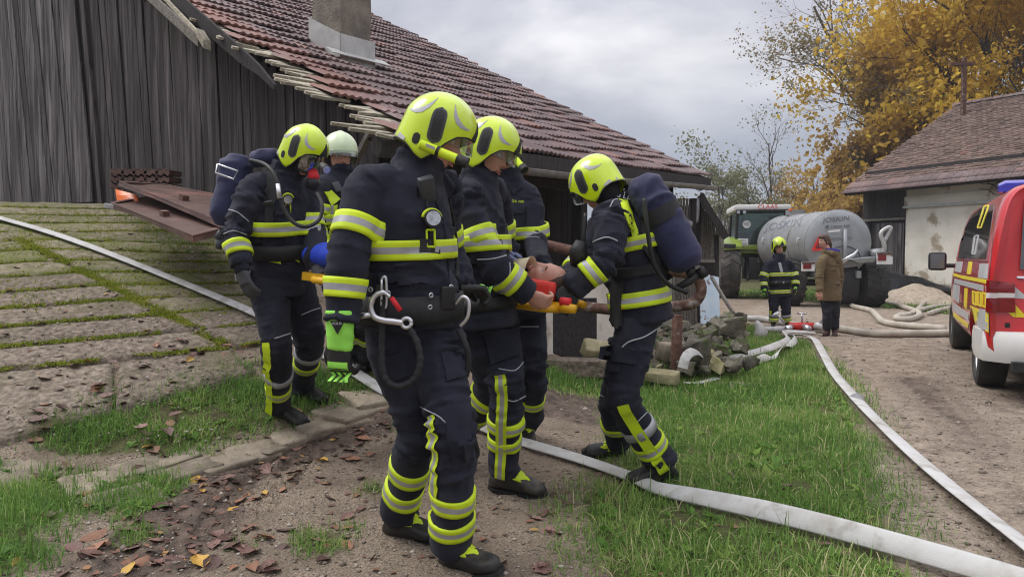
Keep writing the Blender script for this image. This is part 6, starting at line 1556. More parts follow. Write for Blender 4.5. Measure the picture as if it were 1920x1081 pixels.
    def hood(s, k=1.0):
        b = MB(); hc, n = s.j['head'], s.j['neck']; b.ball(hc + s.Rh @ V3((-.030, 0, -.002)), (.090 * k, .088 * k, .128 * k), 14, 0, s.Rh); b.tube([n - V3((0, 0, .05)), n, hc + s.Rh @ V3((.0, 0, -.085))], [.085, .078, .074], 14)
        o, _ = remesh('hood', b, .011, M['blackcloth'], s.root, 4, .006, [Path([n, hc], [.08, .08], None, 5, 1)]); return o
    def face(s, k=1.0, glasses=False, hair=None):
        hc = s.j['head']; X = lambda v: hc + s.Rh @ (V3(v) * k)
        for sd in (-1, 1):
            b = MB(); b.ball(X((.071, sd * .031, .0125)), .0125 * k, 8); e = b.build('eye', M['eyew'], s.body, True)
            b = MB(); b.ball(X((.0795, sd * .031, .012)), .0055 * k, 6); b.build('iris', M['iris'], e, True)
            b = MB(); b.tube([X((.083, sd * .012, .033)), X((.086, sd * .03, .040)), X((.074, sd * .05, .034))], [.0035 * k, .0042 * k, .002 * k], 6); b.build('eyebrow', M['hairdark'], s.body, True)
            b = MB(); b.tube([X((.078, sd * .019, .0185)), X((.0838, sd * .031, .0225)), X((.075, sd * .045, .0175))], [.002 * k, .0036 * k, .002 * k], 6); b.build('eyelid', M['skin'], s.body, True)
        for z0, r in ((-.0595, .0045), (-.073, .0052)):
            b = MB(); b.tube([X((.083, -.023, -.066)), X((.0965, -.008, z0)), X((.0985, 0, z0 - .0005)), X((.0965, .008, z0)), X((.083, .023, -.066))], [.0012 * k, r * k, r * k, r * k, .0012 * k], 8); b.build('lip', M['lip'], s.body, True)
        if glasses:
            b = MB()
            for sd in (-1, 1):
                cc = V3((.098, sd * .033, .01)); b.tube([X(cc + V3((-.004 * abs(math.cos(a)), math.cos(a) * .025, math.sin(a) * .021))) for a in np.linspace(0, 2 * PI, 21)], .0018 * k, 6); b.tube([X((.094, sd * .058, .016)), X((.0, sd * .08, .012))], .0018 * k, 6)
            b.tube([X((.099, -.008, .014)), X((.101, 0, .016)), X((.099, .008, .014))], .0018 * k, 6); b.build('glasses', M['grey'], s.body, True)
def ring_obj(c, ax, r, th, name, mm, par, n=20, sq=(1, 1)):
    R = basis(z=ax, y=(0, 0.01, 1)); b = MB(); b.tube([V3(c) + R @ V3((math.cos(a) * r * sq[0], math.sin(a) * r * sq[1], 0)) for a in np.linspace(0, 2 * PI, n + 1)], th, 6); return b.build(name, M[mm], par, True)
def foot(tx, ty, ax, ay, dd, lift=.0):
    t = on(tx, ty, .012 + lift); return P(ax, ay, t.y + dd), t
def adir(path, t, d):
    c, R_, tan, S_, Fw = path.at(t); d = np.array(d, float); return math.atan2(d.dot(Fw), d.dot(S_))
def leg_bands(p, a, ts, w=.062):
    for t in ts: p.band(p.leg[a], t, w, 't')
CG = 'firefighters carrying the stretcher'
STR_H, STR_F = V3((.30, 3.72, .985)), V3((-1.22, 4.42, 1.13))
def make_people():
    # ---------------------------------------------------------- front firefighter
    aR, tR = foot(806, 1012, 742, 972, .06); aL, tL = foot(915, 1076, 846, 1034, .1)
    p = Person(dict(head=P(816, 262, 2.87), neck=P(785, 322, 2.88), chest=P(764, 415, 2.86), pelvis=P(768, 582, 2.88), sR=P(688, 348, 2.74), eR=P(652, 478, 2.64), wR=P(637, 640, 2.61), sL=P(826, 352, 3.04), eL=P(838, 478, 3.2), wL=P(866, 540, 3.1),
        hR=P(728, 612, 2.86), kR=P(788, 800, 2.93), aR=aR, tR=tR, hL=P(808, 615, 2.93), kL=P(850, 800, 2.74), aL=aL, tL=tL), 'nearest firefighter, green cuffed glove hanging down and a torch on the yellow helmet', CG, (.92, -.4, 0), look=(.95, -.05, -.36), up=(.3, 0, 1), voxel=.0115, hem=.06, sleeve={'R': .76})
    p.hood(); sh, X, R = helmet(p.root, p.j['head'], p.look, p.up); p.face()
    m = MB(); a0, a1 = P(787, 270, 2.735), P(856, 298, 2.72); d = (a1 - a0); m.tube([a0, a0 + d * .02, a0 + d * .98, a1], [.014, .018, .018, .019], 16); t = m.build('torch', M['hivis'], sh, math.radians(40))
    m = MB(); m.tube([a1, a1 + d * .1, a1 + d * .12, a1 + d * .30], [.017, .018, .021, .022], 16); m.build('torch_head', M['black'], t, math.radians(40))
    m = MB(); q = a0 + d * .5; m.tube([q - d * .04, q + d * .04], .0205, 16); m.build('torch_clamp', M['black'], t, math.radians(40))
    m = MB(); V = [a0 + d * u + V3((0, -.0185, .004 + z)) for u in (.18, .42) for z in (-.006, .006)]; m.prism([V[0], V[2], V[3], V[1]], (0, .003, 0)); m.build('reflective_mark', M['silver'], t)
    # sleeves, trunk and leg tape
    p.band(p.arm['R'], 1.62, .078, tilt=0); p.band(p.arm['R'], 2.5, .072); p.band(p.arm['L'], 1.7, .075); p.band(p.torso, 2.45, .075, maxk=1.35)
    leg_bands(p, 'L', (2.55, 2.77), .07); leg_bands(p, 'R', (2.45, 2.69), .07)
    for a in 'L': p.strip(p.leg[a], 1.83, 2.5, adir(p.leg[a], 1.9, (-.75, -.66, 0)), .05)
    p.glove('R', (-.02, .0, -1), (.35, 1, 0), -1, 'black', 1.16, (50, 55, 40), 'green', 'green', .115, .056); 
    p.glove('L', (.75, .45, -.05), (-.2, -.2, -1), 1, 'black', 1.16, (50, 60, 40), 'black', 'green', .03, .05)
    # maker's triangle on the cuff (word and shape as on the glove)
    w = p.j['wR']; q = w + V3((.004, -.054, .062)); m = MB(); m.prism([q + V3((-.026, 0, .018)), q + V3((.026, 0, .018)), q + V3((0, .002, -.030))], (0, .008, 0)); gl = m.build('cuff_label', M['black'], p.root)
    vs, fs = text_geo('HOLIK', .0135); m = MB(); m.add([q + V3((v.x * .95, -.0022, v.y + .009)) for v in vs], fs); m.build('printed_letters', M['whitetext'], gl, fixn=False)
    # belt, buckles, carabiner and lanyard
    p.band(p.torso, 1.22, .105, par=p.jacket, mats=('strap',), frac=(0, 1), off=.012, maxk=1.4)
    for px, py in ((703, 540), (703, 560), (727, 546), (727, 566), (800, 552), (800, 571), (838, 540), (838, 570)):
        h = p.hit(px, py, 'j')
        if h: ring_obj(h[0] + h[1] * .028, h[1], .0078, .0034, 'eyelet', 'steel', p.root, 12)
    p.box(720, 556, (.05, .10, .012), 'belt_plate', 'strap', off=.024); p.box(832, 556, (.06, .09, .02), 'buckle', 'black', off=.024)
    c0 = p.hit(722, 560)[0] + V3((0, -.03, 0)); cb = MB(); L = [(-.005, .075), (.004, .085), (.012, .07), (.012, -.02), (.002, -.03), (-.006, -.02), (-.005, .075)]; cb.tube(smooth_path([c0 + V3((x, -.01, z)) for x, z in L], 4), .0055, 8); k = cb.build('karabiner', M['steel'], p.root, True)
    hk = MB(); e = V3((.0, -.03, -.02)); base = c0 + V3((-.01, -.035, -.04)); pts = [(-.070, -.055, .006), (-.035, -.052, .009), (-.012, -.03, .012), (-.005, .02, .011), (.02, .038, .010), (.034, .03, .007)]
    hk.tube(smooth_path([base + V3((x - .02, 0, z + .01)) for x, z, r in [(.06, .04, 0), (.035, .058, 0), (.005, .045, 0), (-.012, .01, 0), (0, -.03, 0), (.035, -.045, 0), (.075, -.05, 0), (.105, -.055, 0)]], 5), [.007] * 5 + [.010] * 8 + [.012] * 14 + [.013] * 9, 10)
    hk.tube([base + V3((-.03, 0, -.015)), base + V3((-.075, 0, -.02))], .011, 8); hook = hk.build('hook', M['steel'], p.root, True); ring_obj(base + V3((.1, -.002, -.045)), (0, -1, 0), .018, .008, 'hook_eye', 'steel', hook)
    m = MB(); m.tube([base + V3((.045, .0, .048)), base + V3((.078, 0, .0))], .0095, 10); m.build('hook_sleeve', M['redcloth'], hook, True)
    m = MB(); lp = [base + V3((.1, .01, -.055)), base + V3((.14, .0, -.12)), base + V3((.15, -.01, -.2)), base + V3((.12, -.01, -.26)), base + V3((.06, 0, -.28)), base + V3((.015, .01, -.24)), base + V3((.005, .02, -.14)), base + V3((.008, .03, -.04)), base + V3((.01, .03, .04))]
    sp = smooth_path(lp, 10); m.tube(sp, [.0125 + .0018 * math.sin(i * 1.6) for i in range(len(sp))], 8); m.build('lanyard', M['strap'], p.root, True)
    h = p.hit(846, 560) or (P(850, 560, 2.9), V3((0, -1, 0)), 0, 'j'); b2 = h[0] + V3((.015, -.02, -.02)); m = MB(); m.tube(smooth_path([b2, b2 + V3((.03, -.01, .03)), b2 + V3((.055, -.01, .01)), b2 + V3((.05, -.01, -.05)), b2 + V3((.02, 0, -.085))], 5), .008, 8); m.build('karabiner', M['steel'], p.root, True)
    m = MB(); m.tube(smooth_path([b2 + V3((.015, 0, -.1)), b2 + V3((.05, -.01, -.18)), b2 + V3((.045, 0, -.27)), b2 + V3((-.0, .03, -.29))], 8), .012, 8); m.build('lanyard', M['strap'], p.root, True)
    p.lamp(806, 412, .034)
    p.box(797, 354, (.062, .11, .03), 'radio', 'grey', .35); p.line([(797, 372), (806, 430), (803, 470)], 'radio_cord', 'black', .004, 'j', .004)
    for z in range(4): pass
    p.decal([(712, 498), (802, 508), (800, 532), (712, 526)], 'pocket_flap', 'navy', .011); p.decal([(748, 527), (772, 529), (772, 536), (748, 534)], 'flap_tab', 'navy', .017, 3, 2)
    p.decal([(785, 446), (822, 450), (822, 476), (786, 474)], 'microphone_pouch', 'strap', .014, 4, 4)
    p.line([(842, 372), (852, 430), (858, 500), (858, 540)], 'front_zip', 'strap', .008, 'j', .004); p.line([(800, 345), (826, 400), (838, 470), (842, 560)], 'front_flap_edge', 'navy', .006, 'j', .003)
    p.decal([(828, 662), (872, 652), (880, 700), (838, 716)], 'thigh_pocket', 'navy', .01, which='t'); p.decal([(716, 672), (752, 660), (768, 700), (728, 716)], 'thigh_pocket', 'navy', .012, which='t')
    p.decal([(832, 770), (880, 758), (886, 858), (850, 880), (838, 850)][0:4], 'knee_patch', 'navy', .008, which='t')
    p.line([(788, 762), (820, 778), (836, 792)], r=.0028, which='t'); p.toe_tab('R'); p.toe_tab('L')
    # ---------------------------------------------------------- second firefighter, bare hand on the handle
    aL, tL = foot(1003, 928, 944, 888, .03); aR = P(872, 795, 4.05); kR = P(926, 722, 3.74); tR = aR + V3((.02, .12, -.19))
    tR.z = gz(tR.x, tR.y) + .03
    p = Person(dict(head=P(914, 288, 3.6), neck=P(898, 340, 3.6), chest=P(892, 420, 3.6), pelvis=P(905, 575, 3.6), sR=P(872, 372, 3.44), eR=P(915, 486, 3.40), wR=P(994, 553, 3.46), sL=P(925, 366, 3.84), eL=P(945, 470, 3.95), wL=P(985, 540, 3.9),
        hR=P(895, 600, 3.55), kR=kR, aR=aR, tR=tR, hL=P(925, 600, 3.7), kL=P(950, 712, 3.58), aL=aL, tL=tL), 'firefighter behind the nearest one, bare hand gripping the yellow board', CG, (.9, -.2, 0), look=(.86, -.3, -.36), up=(.3, 0, 1), bare=[('R', (.92, .1, -.45), (.15, .9, .4), -1, (45, 55, 35)), ('L', (.8, .2, -.5), (-.1, -.9, -.2), 1, (45, 55, 35))])
    p.hood(); sh, X, R = helmet(p.root, p.j['head'], p.look, p.up); p.face()
    p.band(p.arm['R'], 1.62, .078); p.band(p.arm['R'], 2.55, .075); p.band(p.torso, 2.55, .075, maxk=1.35); p.band(p.arm['L'], 1.62, .075)
    p.line([(895, 486), (925, 485), (952, 478)], r=.0032, which='j'); p.line([(955, 492), (955, 515), (940, 530), (925, 536)], r=.0032, which='j')
    p.strip(p.leg['L'], 1.86, 2.97, adir(p.leg['L'], 2.3, (-.2, -1, 0)), .056, off=.012); leg_bands(p, 'L', (2.44, 2.64), .066); leg_bands(p, 'R', (2.25, 2.7), .066)
    p.text('EC', 852, 334, 24, -58, wk=1.0); p.text('IŠ', 838, 352, 20, -58)
    p.line([(935, 690), (965, 694), (985, 672)], r=.0032, which='t'); p.line([(930, 735), (960, 752), (985, 742)], r=.0028, which='t'); p.line([(884, 588), (905, 602)], r=.003, which='t')
    p.decal([(905, 622), (960, 610), (972, 665), (920, 680)], 'thigh_pocket', 'navy', .012, which='t')
    p.toe_tab('L'); p.band(p.torso, 1.2, .06, par=p.jacket, mats=('strap',), frac=(0, 1), off=.010, maxk=1.4)
    # ---------------------------------------------------------- far side firefighter
    aL, tL = foot(990, 828, 990, 798, .12); aR, tR = foot(962, 822, 958, 790, .12)
    p = Person(dict(head=P(940, 290, 4.5), neck=P(950, 338, 4.52), chest=P(953, 405, 4.5), pelvis=P(965, 560, 4.62), sR=P(898, 368, 4.42), eR=P(905, 450, 4.3), wR=P(960, 500, 4.0), sL=P(992, 372, 4.52), eL=P(1004, 452, 4.42), wL=P(1012, 505, 4.10),
        hR=P(945, 590, 4.65), kR=P(958, 695, 4.55), aR=aR, tR=tR, hL=P(990, 590, 4.68), kL=P(1000, 700, 4.62), aL=aL, tL=tL), 'firefighter on the far side of the stretcher, mostly hidden behind the second helmet', CG, (-.1, -1, 0), look=(.25, -.9, -.4), up=(0, -.3, 1))
    p.hood(); sh, X, R = helmet(p.root, p.j['head'], p.look, p.up); p.face()
    m = MB(); a0, a1 = P(962, 292, 4.33), P(978, 312, 4.28); d = a1 - a0; m.tube([a0, a1], [.018, .02], 14); t = m.build('torch', M['hivis'], sh, math.radians(40)); m = MB(); m.tube([a1, a1 + d * .35], [.024, .026], 14); m.build('torch_head', M['black'], t, math.radians(40))
    p.glove('L', (.35, -.65, -.4), (-.3, -.3, -.9), 1, 'black', 1.12, (45, 55, 40), 'black', 'green', .03, .045); p.glove('R', (.35, -.6, -.5), (.2, -.3, -.9), -1, 'black', 1.1, (45, 55, 40), 'black', 'green')
    p.band(p.torso, 2.7, .075, maxk=1.3); p.line([(975, 448), (1000, 444), (1012, 446)], r=.003, which='j'); p.text('JANŠEK NIK', 965, 378, 6.5, 3, mm='hivis', name='name_tag')
    p.decal([(950, 344), (972, 334), (980, 352), (962, 364)], 'chest_flap', 'navy', .012); p.decal([(955, 388), (980, 388), (980, 400), (955, 400)], 'pocket_flap', 'navy', .01); p.decal([(985, 388), (1008, 392), (1010, 436), (988, 432)], 'sleeve_pocket', 'navy', .01)
    p.decal([(929, 366), (936, 366), (937, 388), (930, 388)], 'strap_tab', 'hivis', .014, 2, 4); p.decal([(928, 345), (940, 340), (946, 470), (934, 470)], 'harness_strap', 'strap', .009, 3, 10)
    leg_bands(p, 'L', (2.5,)); leg_bands(p, 'R', (2.5,)); p.line([(975, 612), (1010, 612)], r=.003, which='t'); p.toe_tab('L')
    # ---------------------------------------------------------- right firefighter with the air cylinder on the back
    aL, tL = foot(1192, 908, 1246, 872, .04); aR, tR = foot(1106, 858, 1160, 838, .06)
    p = Person(dict(head=P(1120, 352, 3.97), neck=P(1162, 388, 3.97), chest=P(1182, 455, 3.97), pelvis=P(1200, 575, 3.97), sL=P(1150, 402, 3.76), eL=P(1138, 492, 3.62), wL=P(1078, 540, 3.64), sR=P(1150, 402, 4.18), eR=P(1098, 490, 4.12), wR=P(1062, 530, 3.96),
        hL=P(1196, 618, 3.88), kL=P(1160, 745, 3.82), aL=aL, tL=tL, hR=P(1196, 618, 4.06), kR=P(1150, 748, 4.2), aR=aR, tR=tR), 'firefighter on the right seen from behind with a navy air cylinder cover', CG, (-.9, .35, 0), look=(-.68, .55, -.48), up=(-.3, .2, 1), hem=.08)
    p.hood(); sh, X, R = helmet(p.root, p.j['head'], p.look, p.up)
    p.glove('L', (-.75, -.05, -.5), (.35, .8, -.3), 1, 'black', 1.22, (55, 60, 45), 'black', None, .09, .062); p.glove('R', (-.7, -.1, -.4), (0, -.4, -.9), -1, 'black', 1.15, (50, 60, 40), 'black', 'green')
    p.line([(1046, 563), (1075, 568), (1094, 564)], r=.003, which='j')
    p.band(p.arm['L'], 2.42, .075); p.band(p.arm['R'], 2.45, .07); p.band(p.torso, 1.42, .08, maxk=1.4); p.band(p.torso, 3.0, .075, maxk=1.25)
    p.line([(1158, 452), (1140, 445), (1120, 450), (1100, 462)], r=.0036, which='j'); p.line([(1102, 482), (1112, 500), (1135, 515), (1155, 508)], r=.0036, which='j'); p.line([(1144, 388), (1152, 375), (1172, 373)], r=.003, which='j')
    p.decal([(1160, 372), (1176, 375), (1197, 440), (1186, 444)], 'reflective_stripe', 'hivis', .008, 3, 8)
    p.text('GASILEC', 1165, 366, 17, 12, wk=.9)
    p.decal([(1196, 372), (1212, 380), (1222, 470), (1204, 470)], 'shoulder_strap', 'strap', .014, 3, 10); p.decal([(1205, 470), (1222, 470), (1262, 520), (1246, 530)], 'shoulder_strap', 'strap', .016, 3, 8)
    p.decal([(1146, 505), (1250, 490), (1256, 508), (1150, 524)], 'waist_strap', 'strap', .018, 10, 3); p.decal([(1152, 520), (1170, 520), (1166, 612), (1148, 612)], 'hanging_strap', 'strap', .022, 3, 8); 
    h = p.hit(1157, 596); 
    vs, fs = text_geo('Dräger', .036); m = MB(); Rz = basis(z=h[1] * .3 + V3((0, -1, 0)), y=(-.05, 0, 1)); m.add([h[0] + V3((0, -.03, .0)) + Rz @ V3((-v.y, v.x, 0)) for v in vs], fs); m.build('printed_letters', M['whitetext'], p.jacket, fixn=False)
    p.box(1169, 577, (.022, .016, .006), 'badge', 'orange', off=.008)
    p.strip(p.leg['L'], 2.0, 2.98, adir(p.leg['L'], 2.4, (-.25, -1, 0)), .062, off=.012, mats=('hivis',), frac=(0, 1)); leg_bands(p, 'L', (2.7,), .07); p.band(p.leg['L'], 2.44, .055, 't', mats=('silver',), frac=(0, 1), arc=(0, 2 * PI)); leg_bands(p, 'R', (2.5,), .06)
    p.decal([(1126, 645), (1196, 655), (1190, 684), (1122, 672)], 'thigh_pocket', 'navy', .014, which='t'); p.decal([(1146, 684), (1162, 686), (1160, 698), (1145, 696)], 'flap_tab', 'navy', .02, 3, 2, which='t')
    p.line([(1166, 652), (1180, 640), (1210, 630), (1245, 606)], r=.004, which='t'); p.line([(1126, 740), (1140, 746), (1155, 748)], r=.003, which='t'); p.line([(1195, 790), (1215, 770)], r=.003, which='t')
    p.toe_tab('R'); 
    # breathing apparatus: back plate, cylinder in a navy cover, valve
    back = V3((.55, -.15, 0)); c0, c1 = P(1200, 335, 3.86), P(1290, 498, 3.84); d = (c1 - c0).normalized(); L = (c1 - c0).length; b = MB()
    pt = Path([c0 - d * .01, c0 + d * .03, c0 + d * .12, c0 + d * L * .6, c1 - d * .03, c1 + d * .02], [.05, .090, .105, .112, .105, .06], None, 8, 2); b.loft(pt.rings(20)); cy, cyb = remesh('air_cylinder', b, .012, M['navy2'], p.root, 4, .012, [pt])
    s2 = Path([c0 + d * .18, c0 + d * .23, c0 + d * .26], [.113, .114, .114], None, 4, 0); m = MB(); m.loft(s2.rings(24), cap=False); m.build('cylinder_strap', M['strap'], cy, True)
    m = MB(); q = c1 + d * .02; m.tube([q, q + d * .05], [.03, .025], 10); e = q + d * .045; m.tube([e + V3((-.09, -.02, -.06)), e + V3((-.03, -.02, -.025)), e + V3((.02, -.02, .01))], [.018, .022, .022], 12); m.tube([e + V3((.02, -.02, .01)), e + V3((.055, -.02, .03))], [.03, .031], 12); m.tube([e + V3((-.03, -.02, .0)), e + V3((-.02, -.02, .045))], [.018, .02], 10); m.build('valve', M['black'], cy, True)
    m = MB(); m.tube(smooth_path([P(1208, 372, 3.72), P(1214, 430, 3.70), P(1225, 490, 3.72), P(1250, 530, 3.75), P(1288, 548, 3.78)], 6), [.012] * 24 + [.016], 8); m.build('harness_frame', M['black'], cy, True)
    m = MB(); m.tube(smooth_path([P(1098, 400, 3.72), P(1095, 440, 3.7), P(1092, 480, 3.7)], 4), .010, 8); m.tube([P(1090, 452, 3.7), P(1084, 475, 3.7), P(1080, 498, 3.72)], [.03, .052, .03], 12); m.build('hose_pouch', M['black'], cy, True)
    # ---------------------------------------------------------- left firefighter wearing a mask
    aR, tR = foot(566, 796, 522, 762, .04); aL, tL = foot(594, 748, 566, 722, .06)
    p = Person(dict(head=P(568, 290, 4.42), neck=P(535, 325, 4.45), chest=P(520, 395, 4.45), pelvis=P(522, 520, 4.52), sR=P(474, 352, 4.3), eR=P(440, 435, 4.2), wR=P(452, 500, 4.13), sL=P(570, 358, 4.62), eL=P(590, 440, 4.55), wL=P(592, 492, 4.32),
        hR=P(502, 545, 4.45), kR=P(522, 648, 4.36), aR=aR, tR=tR, hL=P(556, 545, 4.6), kL=P(584, 635, 4.62), aL=aL, tL=tL), 'left firefighter wearing a face mask and breathing apparatus', CG, (.85, -.45, 0), look=(.84, -.34, -.42), up=(.3, -.1, 1))
    p.hood(); sh, X, R = helmet(p.root, p.j['head'], p.look, p.up); hc = p.j['head']; Y = lambda v: hc + p.Rh @ V3(v)
    m = MB(); rows = []
    for z in np.linspace(-.085, .05, 8):
        q = math.sqrt(max(.05, 1 - ((z + .015) / .085) ** 2)); rows.append([Y((.03 + .092 * math.cos(a) * (.55 + .45 * q), .085 * math.sin(a) * (.5 + .5 * q), z)) for a in np.linspace(-1.35, 1.35, 15)])
    rows2 = [[r + (r - hc).normalized() * .003 for r in rw] for rw in rows]; m.loft(rows + rows2[::-1] + [rows[0]], closed=False, cap=False); mk_ = m.build('face_mask', M['maskglass'], p.root, True)
    m = MB(); edge = [rows[i][0] for i in range(8)] + rows[-1][1:] + [rows[i][-1] for i in range(6, -1, -1)] + rows[0][::-1][1:]; m.tube(edge, .008, 8); m.build('mask_seal', M['black'], mk_, True)
    m = MB(); m.tube([Y((.10, 0, -.06)), Y((.125, 0, -.085)), Y((.135, 0, -.11))], [.03, .034, .036], 14); m.build('mask_port', M['redcloth'], mk_, True); m = MB(); m.tube([Y((.132, 0, -.105)), Y((.142, 0, -.13)), Y((.15, 0, -.165))], [.040, .042, .03], 14); m.build('lung_valve', M['black'], mk_, True)
    m = MB(); m.tube(smooth_path([P(470, 300, 4.42), P(500, 310, 4.2), P(520, 340, 4.13), P(528, 380, 4.12), P(545, 412, 4.12), P(572, 425, 4.12), P(598, 412, 4.18), P(604, 385, 4.22), P(594, 362, 4.28)], 7), .0115, 8); m.build('air_hose', M['black'], mk_, True)
    m = MB(); m.tube([P(521, 345, 4.115), P(524, 372, 4.105)], [.013, .014], 10); m.build('hose_coupling', M['steel'], mk_, True)
    m = MB(); a0, a1 = P(604, 310, 4.2), P(612, 318, 4.15); m.tube([a0, a1], [.02, .026], 12); t = m.build('torch_head', M['black'], sh, math.radians(40)); m = MB(); m.cyl(a1, a1 + (a1 - a0) * .1, .022, 12); m.build('lamp_lens', M['lens'], t)
    c0, c1 = P(445, 300, 4.52), P(422, 412, 4.5); d = (c1 - c0).normalized(); b = MB(); pt = Path([c0 - d * .03, c0 + d * .03, c0 + d * .15, c1 - d * .03, c1 + d * .04], [.05, .085, .10, .098, .05], None, 8, 2); b.loft(pt.rings(18)); b.tube([P(474, 302, 4.5), P(495, 296, 4.47), P(520, 292, 4.45)], [.05, .06, .045], 10)
    cy, _ = remesh('air_cylinder', b, .012, M['navy2'], p.root, 4, .015, [pt]); m = MB(); e = c1 + d * .06; m.tube([e, e + d * .06 + V3((-.01, -.03, 0))], [.022, .026], 10); m.tube([e + d * .06, e + d * .12 + V3((.01, -.03, 0))], [.035, .02], 10); m.build('valve', M['grey'], cy, True)
    m = MB(); q = P(428, 318, 4.38); m.tube([q + V3((-.055, -.02, .03)), q + V3((-.07, -.02, -.02)), q + V3((.04, -.02, -.06)), q + V3((.065, -.02, -.01)), q + V3((-.055, -.02, .03))], .006, 6); m.build('strap_buckle', M['steel'], cy, True)
    p.band(p.arm['R'], 2.50, .075); p.band(p.arm['L'], 1.75, .075); p.band(p.torso, 2.6, .085, maxk=1.35); p.line([(424, 392), (445, 398), (466, 415)], r=.0035, which='j'); p.line([(420, 438), (440, 432), (462, 440)], r=.0035, which='j')
    p.band(p.torso, 1.95, .09, par=p.jacket, mats=('strap',), frac=(0, 1), off=.012, maxk=1.4); p.decal([(496, 475), (526, 480), (526, 494), (496, 488)], 'pocket_band', 'hivis', .012, 6, 3); p.decal([(540, 470), (554, 482), (560, 492), (546, 484)], 'pocket_band', 'hivis', .012, 6, 3)
    p.decal([(500, 318), (520, 325), (512, 420), (496, 420)], 'shoulder_strap', 'strap', .014, 3, 10)
    p.lamp(540, 370, .03); p.box(506, 380, (.05, .07, .012), 'strap_buckle', 'grey', .3, .012)
    p.glove('R', (.28, -.1, -.95), (.5, .8, .1), -1, 'grey', 1.2, (18, 22, 18), 'navy', None, .06, .06); p.glove('L', (.45, -.45, -.7), (.2, .7, -.5), 1, 'grey', 1.1, (40, 45, 35), 'navy', None, .04, .05)
    p.decal([(438, 508), (470, 505), (468, 522), (442, 526)], 'glove_label', 'whitetext', .03, 4, 3)
    p.strip(p.leg['R'], 1.85, 2.98, adir(p.leg['R'], 2.4, (-.25, -1, 0)), .056, off=.012, mats=('hivis',), frac=(0, 1)); leg_bands(p, 'R', (2.70,), .07); p.band(p.leg['R'], 2.45, .05, 't', mats=('silver',), frac=(0, 1)); leg_bands(p, 'L', (2.5,), .065); p.band(p.leg['L'], 2.25, .05, 't', mats=('silver',), frac=(0, 1))
    p.line([(515, 634), (540, 626), (560, 615)], r=.004, which='t'); p.line([(565, 590), (590, 580), (608, 576)], r=.0035, which='t')
    # ---------------------------------------------------------- pale helmet firefighter behind
    aR, tR = foot(676, 690, 660, 664, .1); aL, tL = foot(712, 700, 690, 672, .1)
    p = Person(dict(head=P(637, 296, 5.2), neck=P(635, 332, 5.22), chest=P(636, 390, 5.22), pelvis=P(645, 495, 5.28), sR=P(594, 354, 5.1), eR=P(588, 430, 5.02), wR=P(604, 480, 4.88), sL=P(678, 354, 5.32), eL=P(690, 430, 5.2), wL=P(672, 480, 5.0),
        hR=P(630, 520, 5.25), kR=P(645, 600, 5.2), aR=aR, tR=tR, hL=P(668, 520, 5.3), kL=P(688, 602, 5.22), aL=aL, tL=tL), 'firefighter in a pale rounded helmet behind the masked one', CG, (.7, -.7, 0), look=(.45, -.88, -.12), up=(0, 0, 1))
    p.hood(); sh, X, R = helmet(p.root, p.j['head'], p.look, p.up, 'helmetw', .93, (-.008, .035), True, old=True); p.face()
    m = MB(); a0 = X((.02, -.138, .03)); a1 = X((.09, -.125, .025)); m.tube([a0, a1], [.013, .015], 10); t = m.build('torch', M['black'], sh, True); m = MB(); m.tube([a0 + (a1 - a0) * .5, a0 + (a1 - a0) * .62], .0165, 10); m.build('torch_band', M['hivis'], t, True)
    p.band(p.torso, 2.7, .075, maxk=1.3); p.band(p.arm['R'], 2.3, .075); p.band(p.arm['R'], 1.55, .07); p.band(p.torso, 2.15, .09, par=p.jacket, mats=('strap',), frac=(0, 1), off=.012, maxk=1.4)
    for q, mm in (([(607, 360), (622, 358), (638, 374), (622, 386)], 'hivis'), ([(612, 388), (632, 384), (634, 424), (614, 426)], 'hivis'), ([(608, 440), (630, 438), (630, 476), (610, 478)], 'hivis'), ([(620, 386), (625, 385), (627, 425), (622, 425)], 'silver')): p.decal(q, 'harness_panel', mm, .012 if mm == 'hivis' else .016, 4, 6)
    p.lamp(650, 378, .028); p.box(632, 352, (.05, .075, .03), 'radio', 'grey', .4)
    p.glove('R', (.15, -.3, -.95), (.4, .7, -.2), -1, 'black', 1.08, (40, 50, 35), 'green', 'green', .03, .045); p.glove('L', (-.2, -.5, -.8), (0, -.3, .9), 1, 'black', 1.05, (40, 50, 40), 'green', 'green', .03, .045)
    leg_bands(p, 'L', (2.35,), .07); leg_bands(p, 'R', (2.35,), .07)
    # ---------------------------------------------------------- far firefighter in the yard
    aR, tR = foot(1449, 619, 1450, 604, .1); aL, tL = foot(1480, 619, 1476, 604, .1); D = aR.y
    p = Person(dict(head=P(1460, 466, D), neck=P(1461, 484, D), chest=P(1461, 512, D), pelvis=P(1462, 545, D), sR=P(1440, 497, D), eR=P(1431, 522, D - .05), wR=P(1433, 542, D - .12), sL=P(1482, 497, D), eL=P(1490, 520, D - .05), wL=P(1491, 538, D - .1),
        hR=P(1452, 552, D), kR=P(1451, 582, D - .04), aR=aR, tR=tR, hL=P(1471, 552, D), kL=P(1474, 582, D - .04), aL=aL, tL=tL), 'firefighter facing the camera in the yard beside the slurry tank', 'people standing in the yard', (0, -1, 0), 'far', look=(.05, -1, -.05), jr=.92, headk=.92, folds=.014)
    p.hood(.94); sh, X, R = helmet(p.root, p.j['head'] + V3((0, 0, .022)), p.look, p.up, k=.92, visor=(.012, .05)); p.face(.92)
    for t in (2.9, 1.05): p.band(p.torso, t, .06, maxk=1.35)
    p.band(p.torso, 2.0, .09, par=p.jacket, mats=('strap',), frac=(0, 1), off=.012, maxk=1.4)
    for a in 'LR': p.band(p.arm[a], 1.75, .06); p.band(p.arm[a], 2.55, .06); leg_bands(p, a, (2.8,), .06); p.band(p.leg[a], 2.45, .05, 't', mats=('silver',), frac=(0, 1))
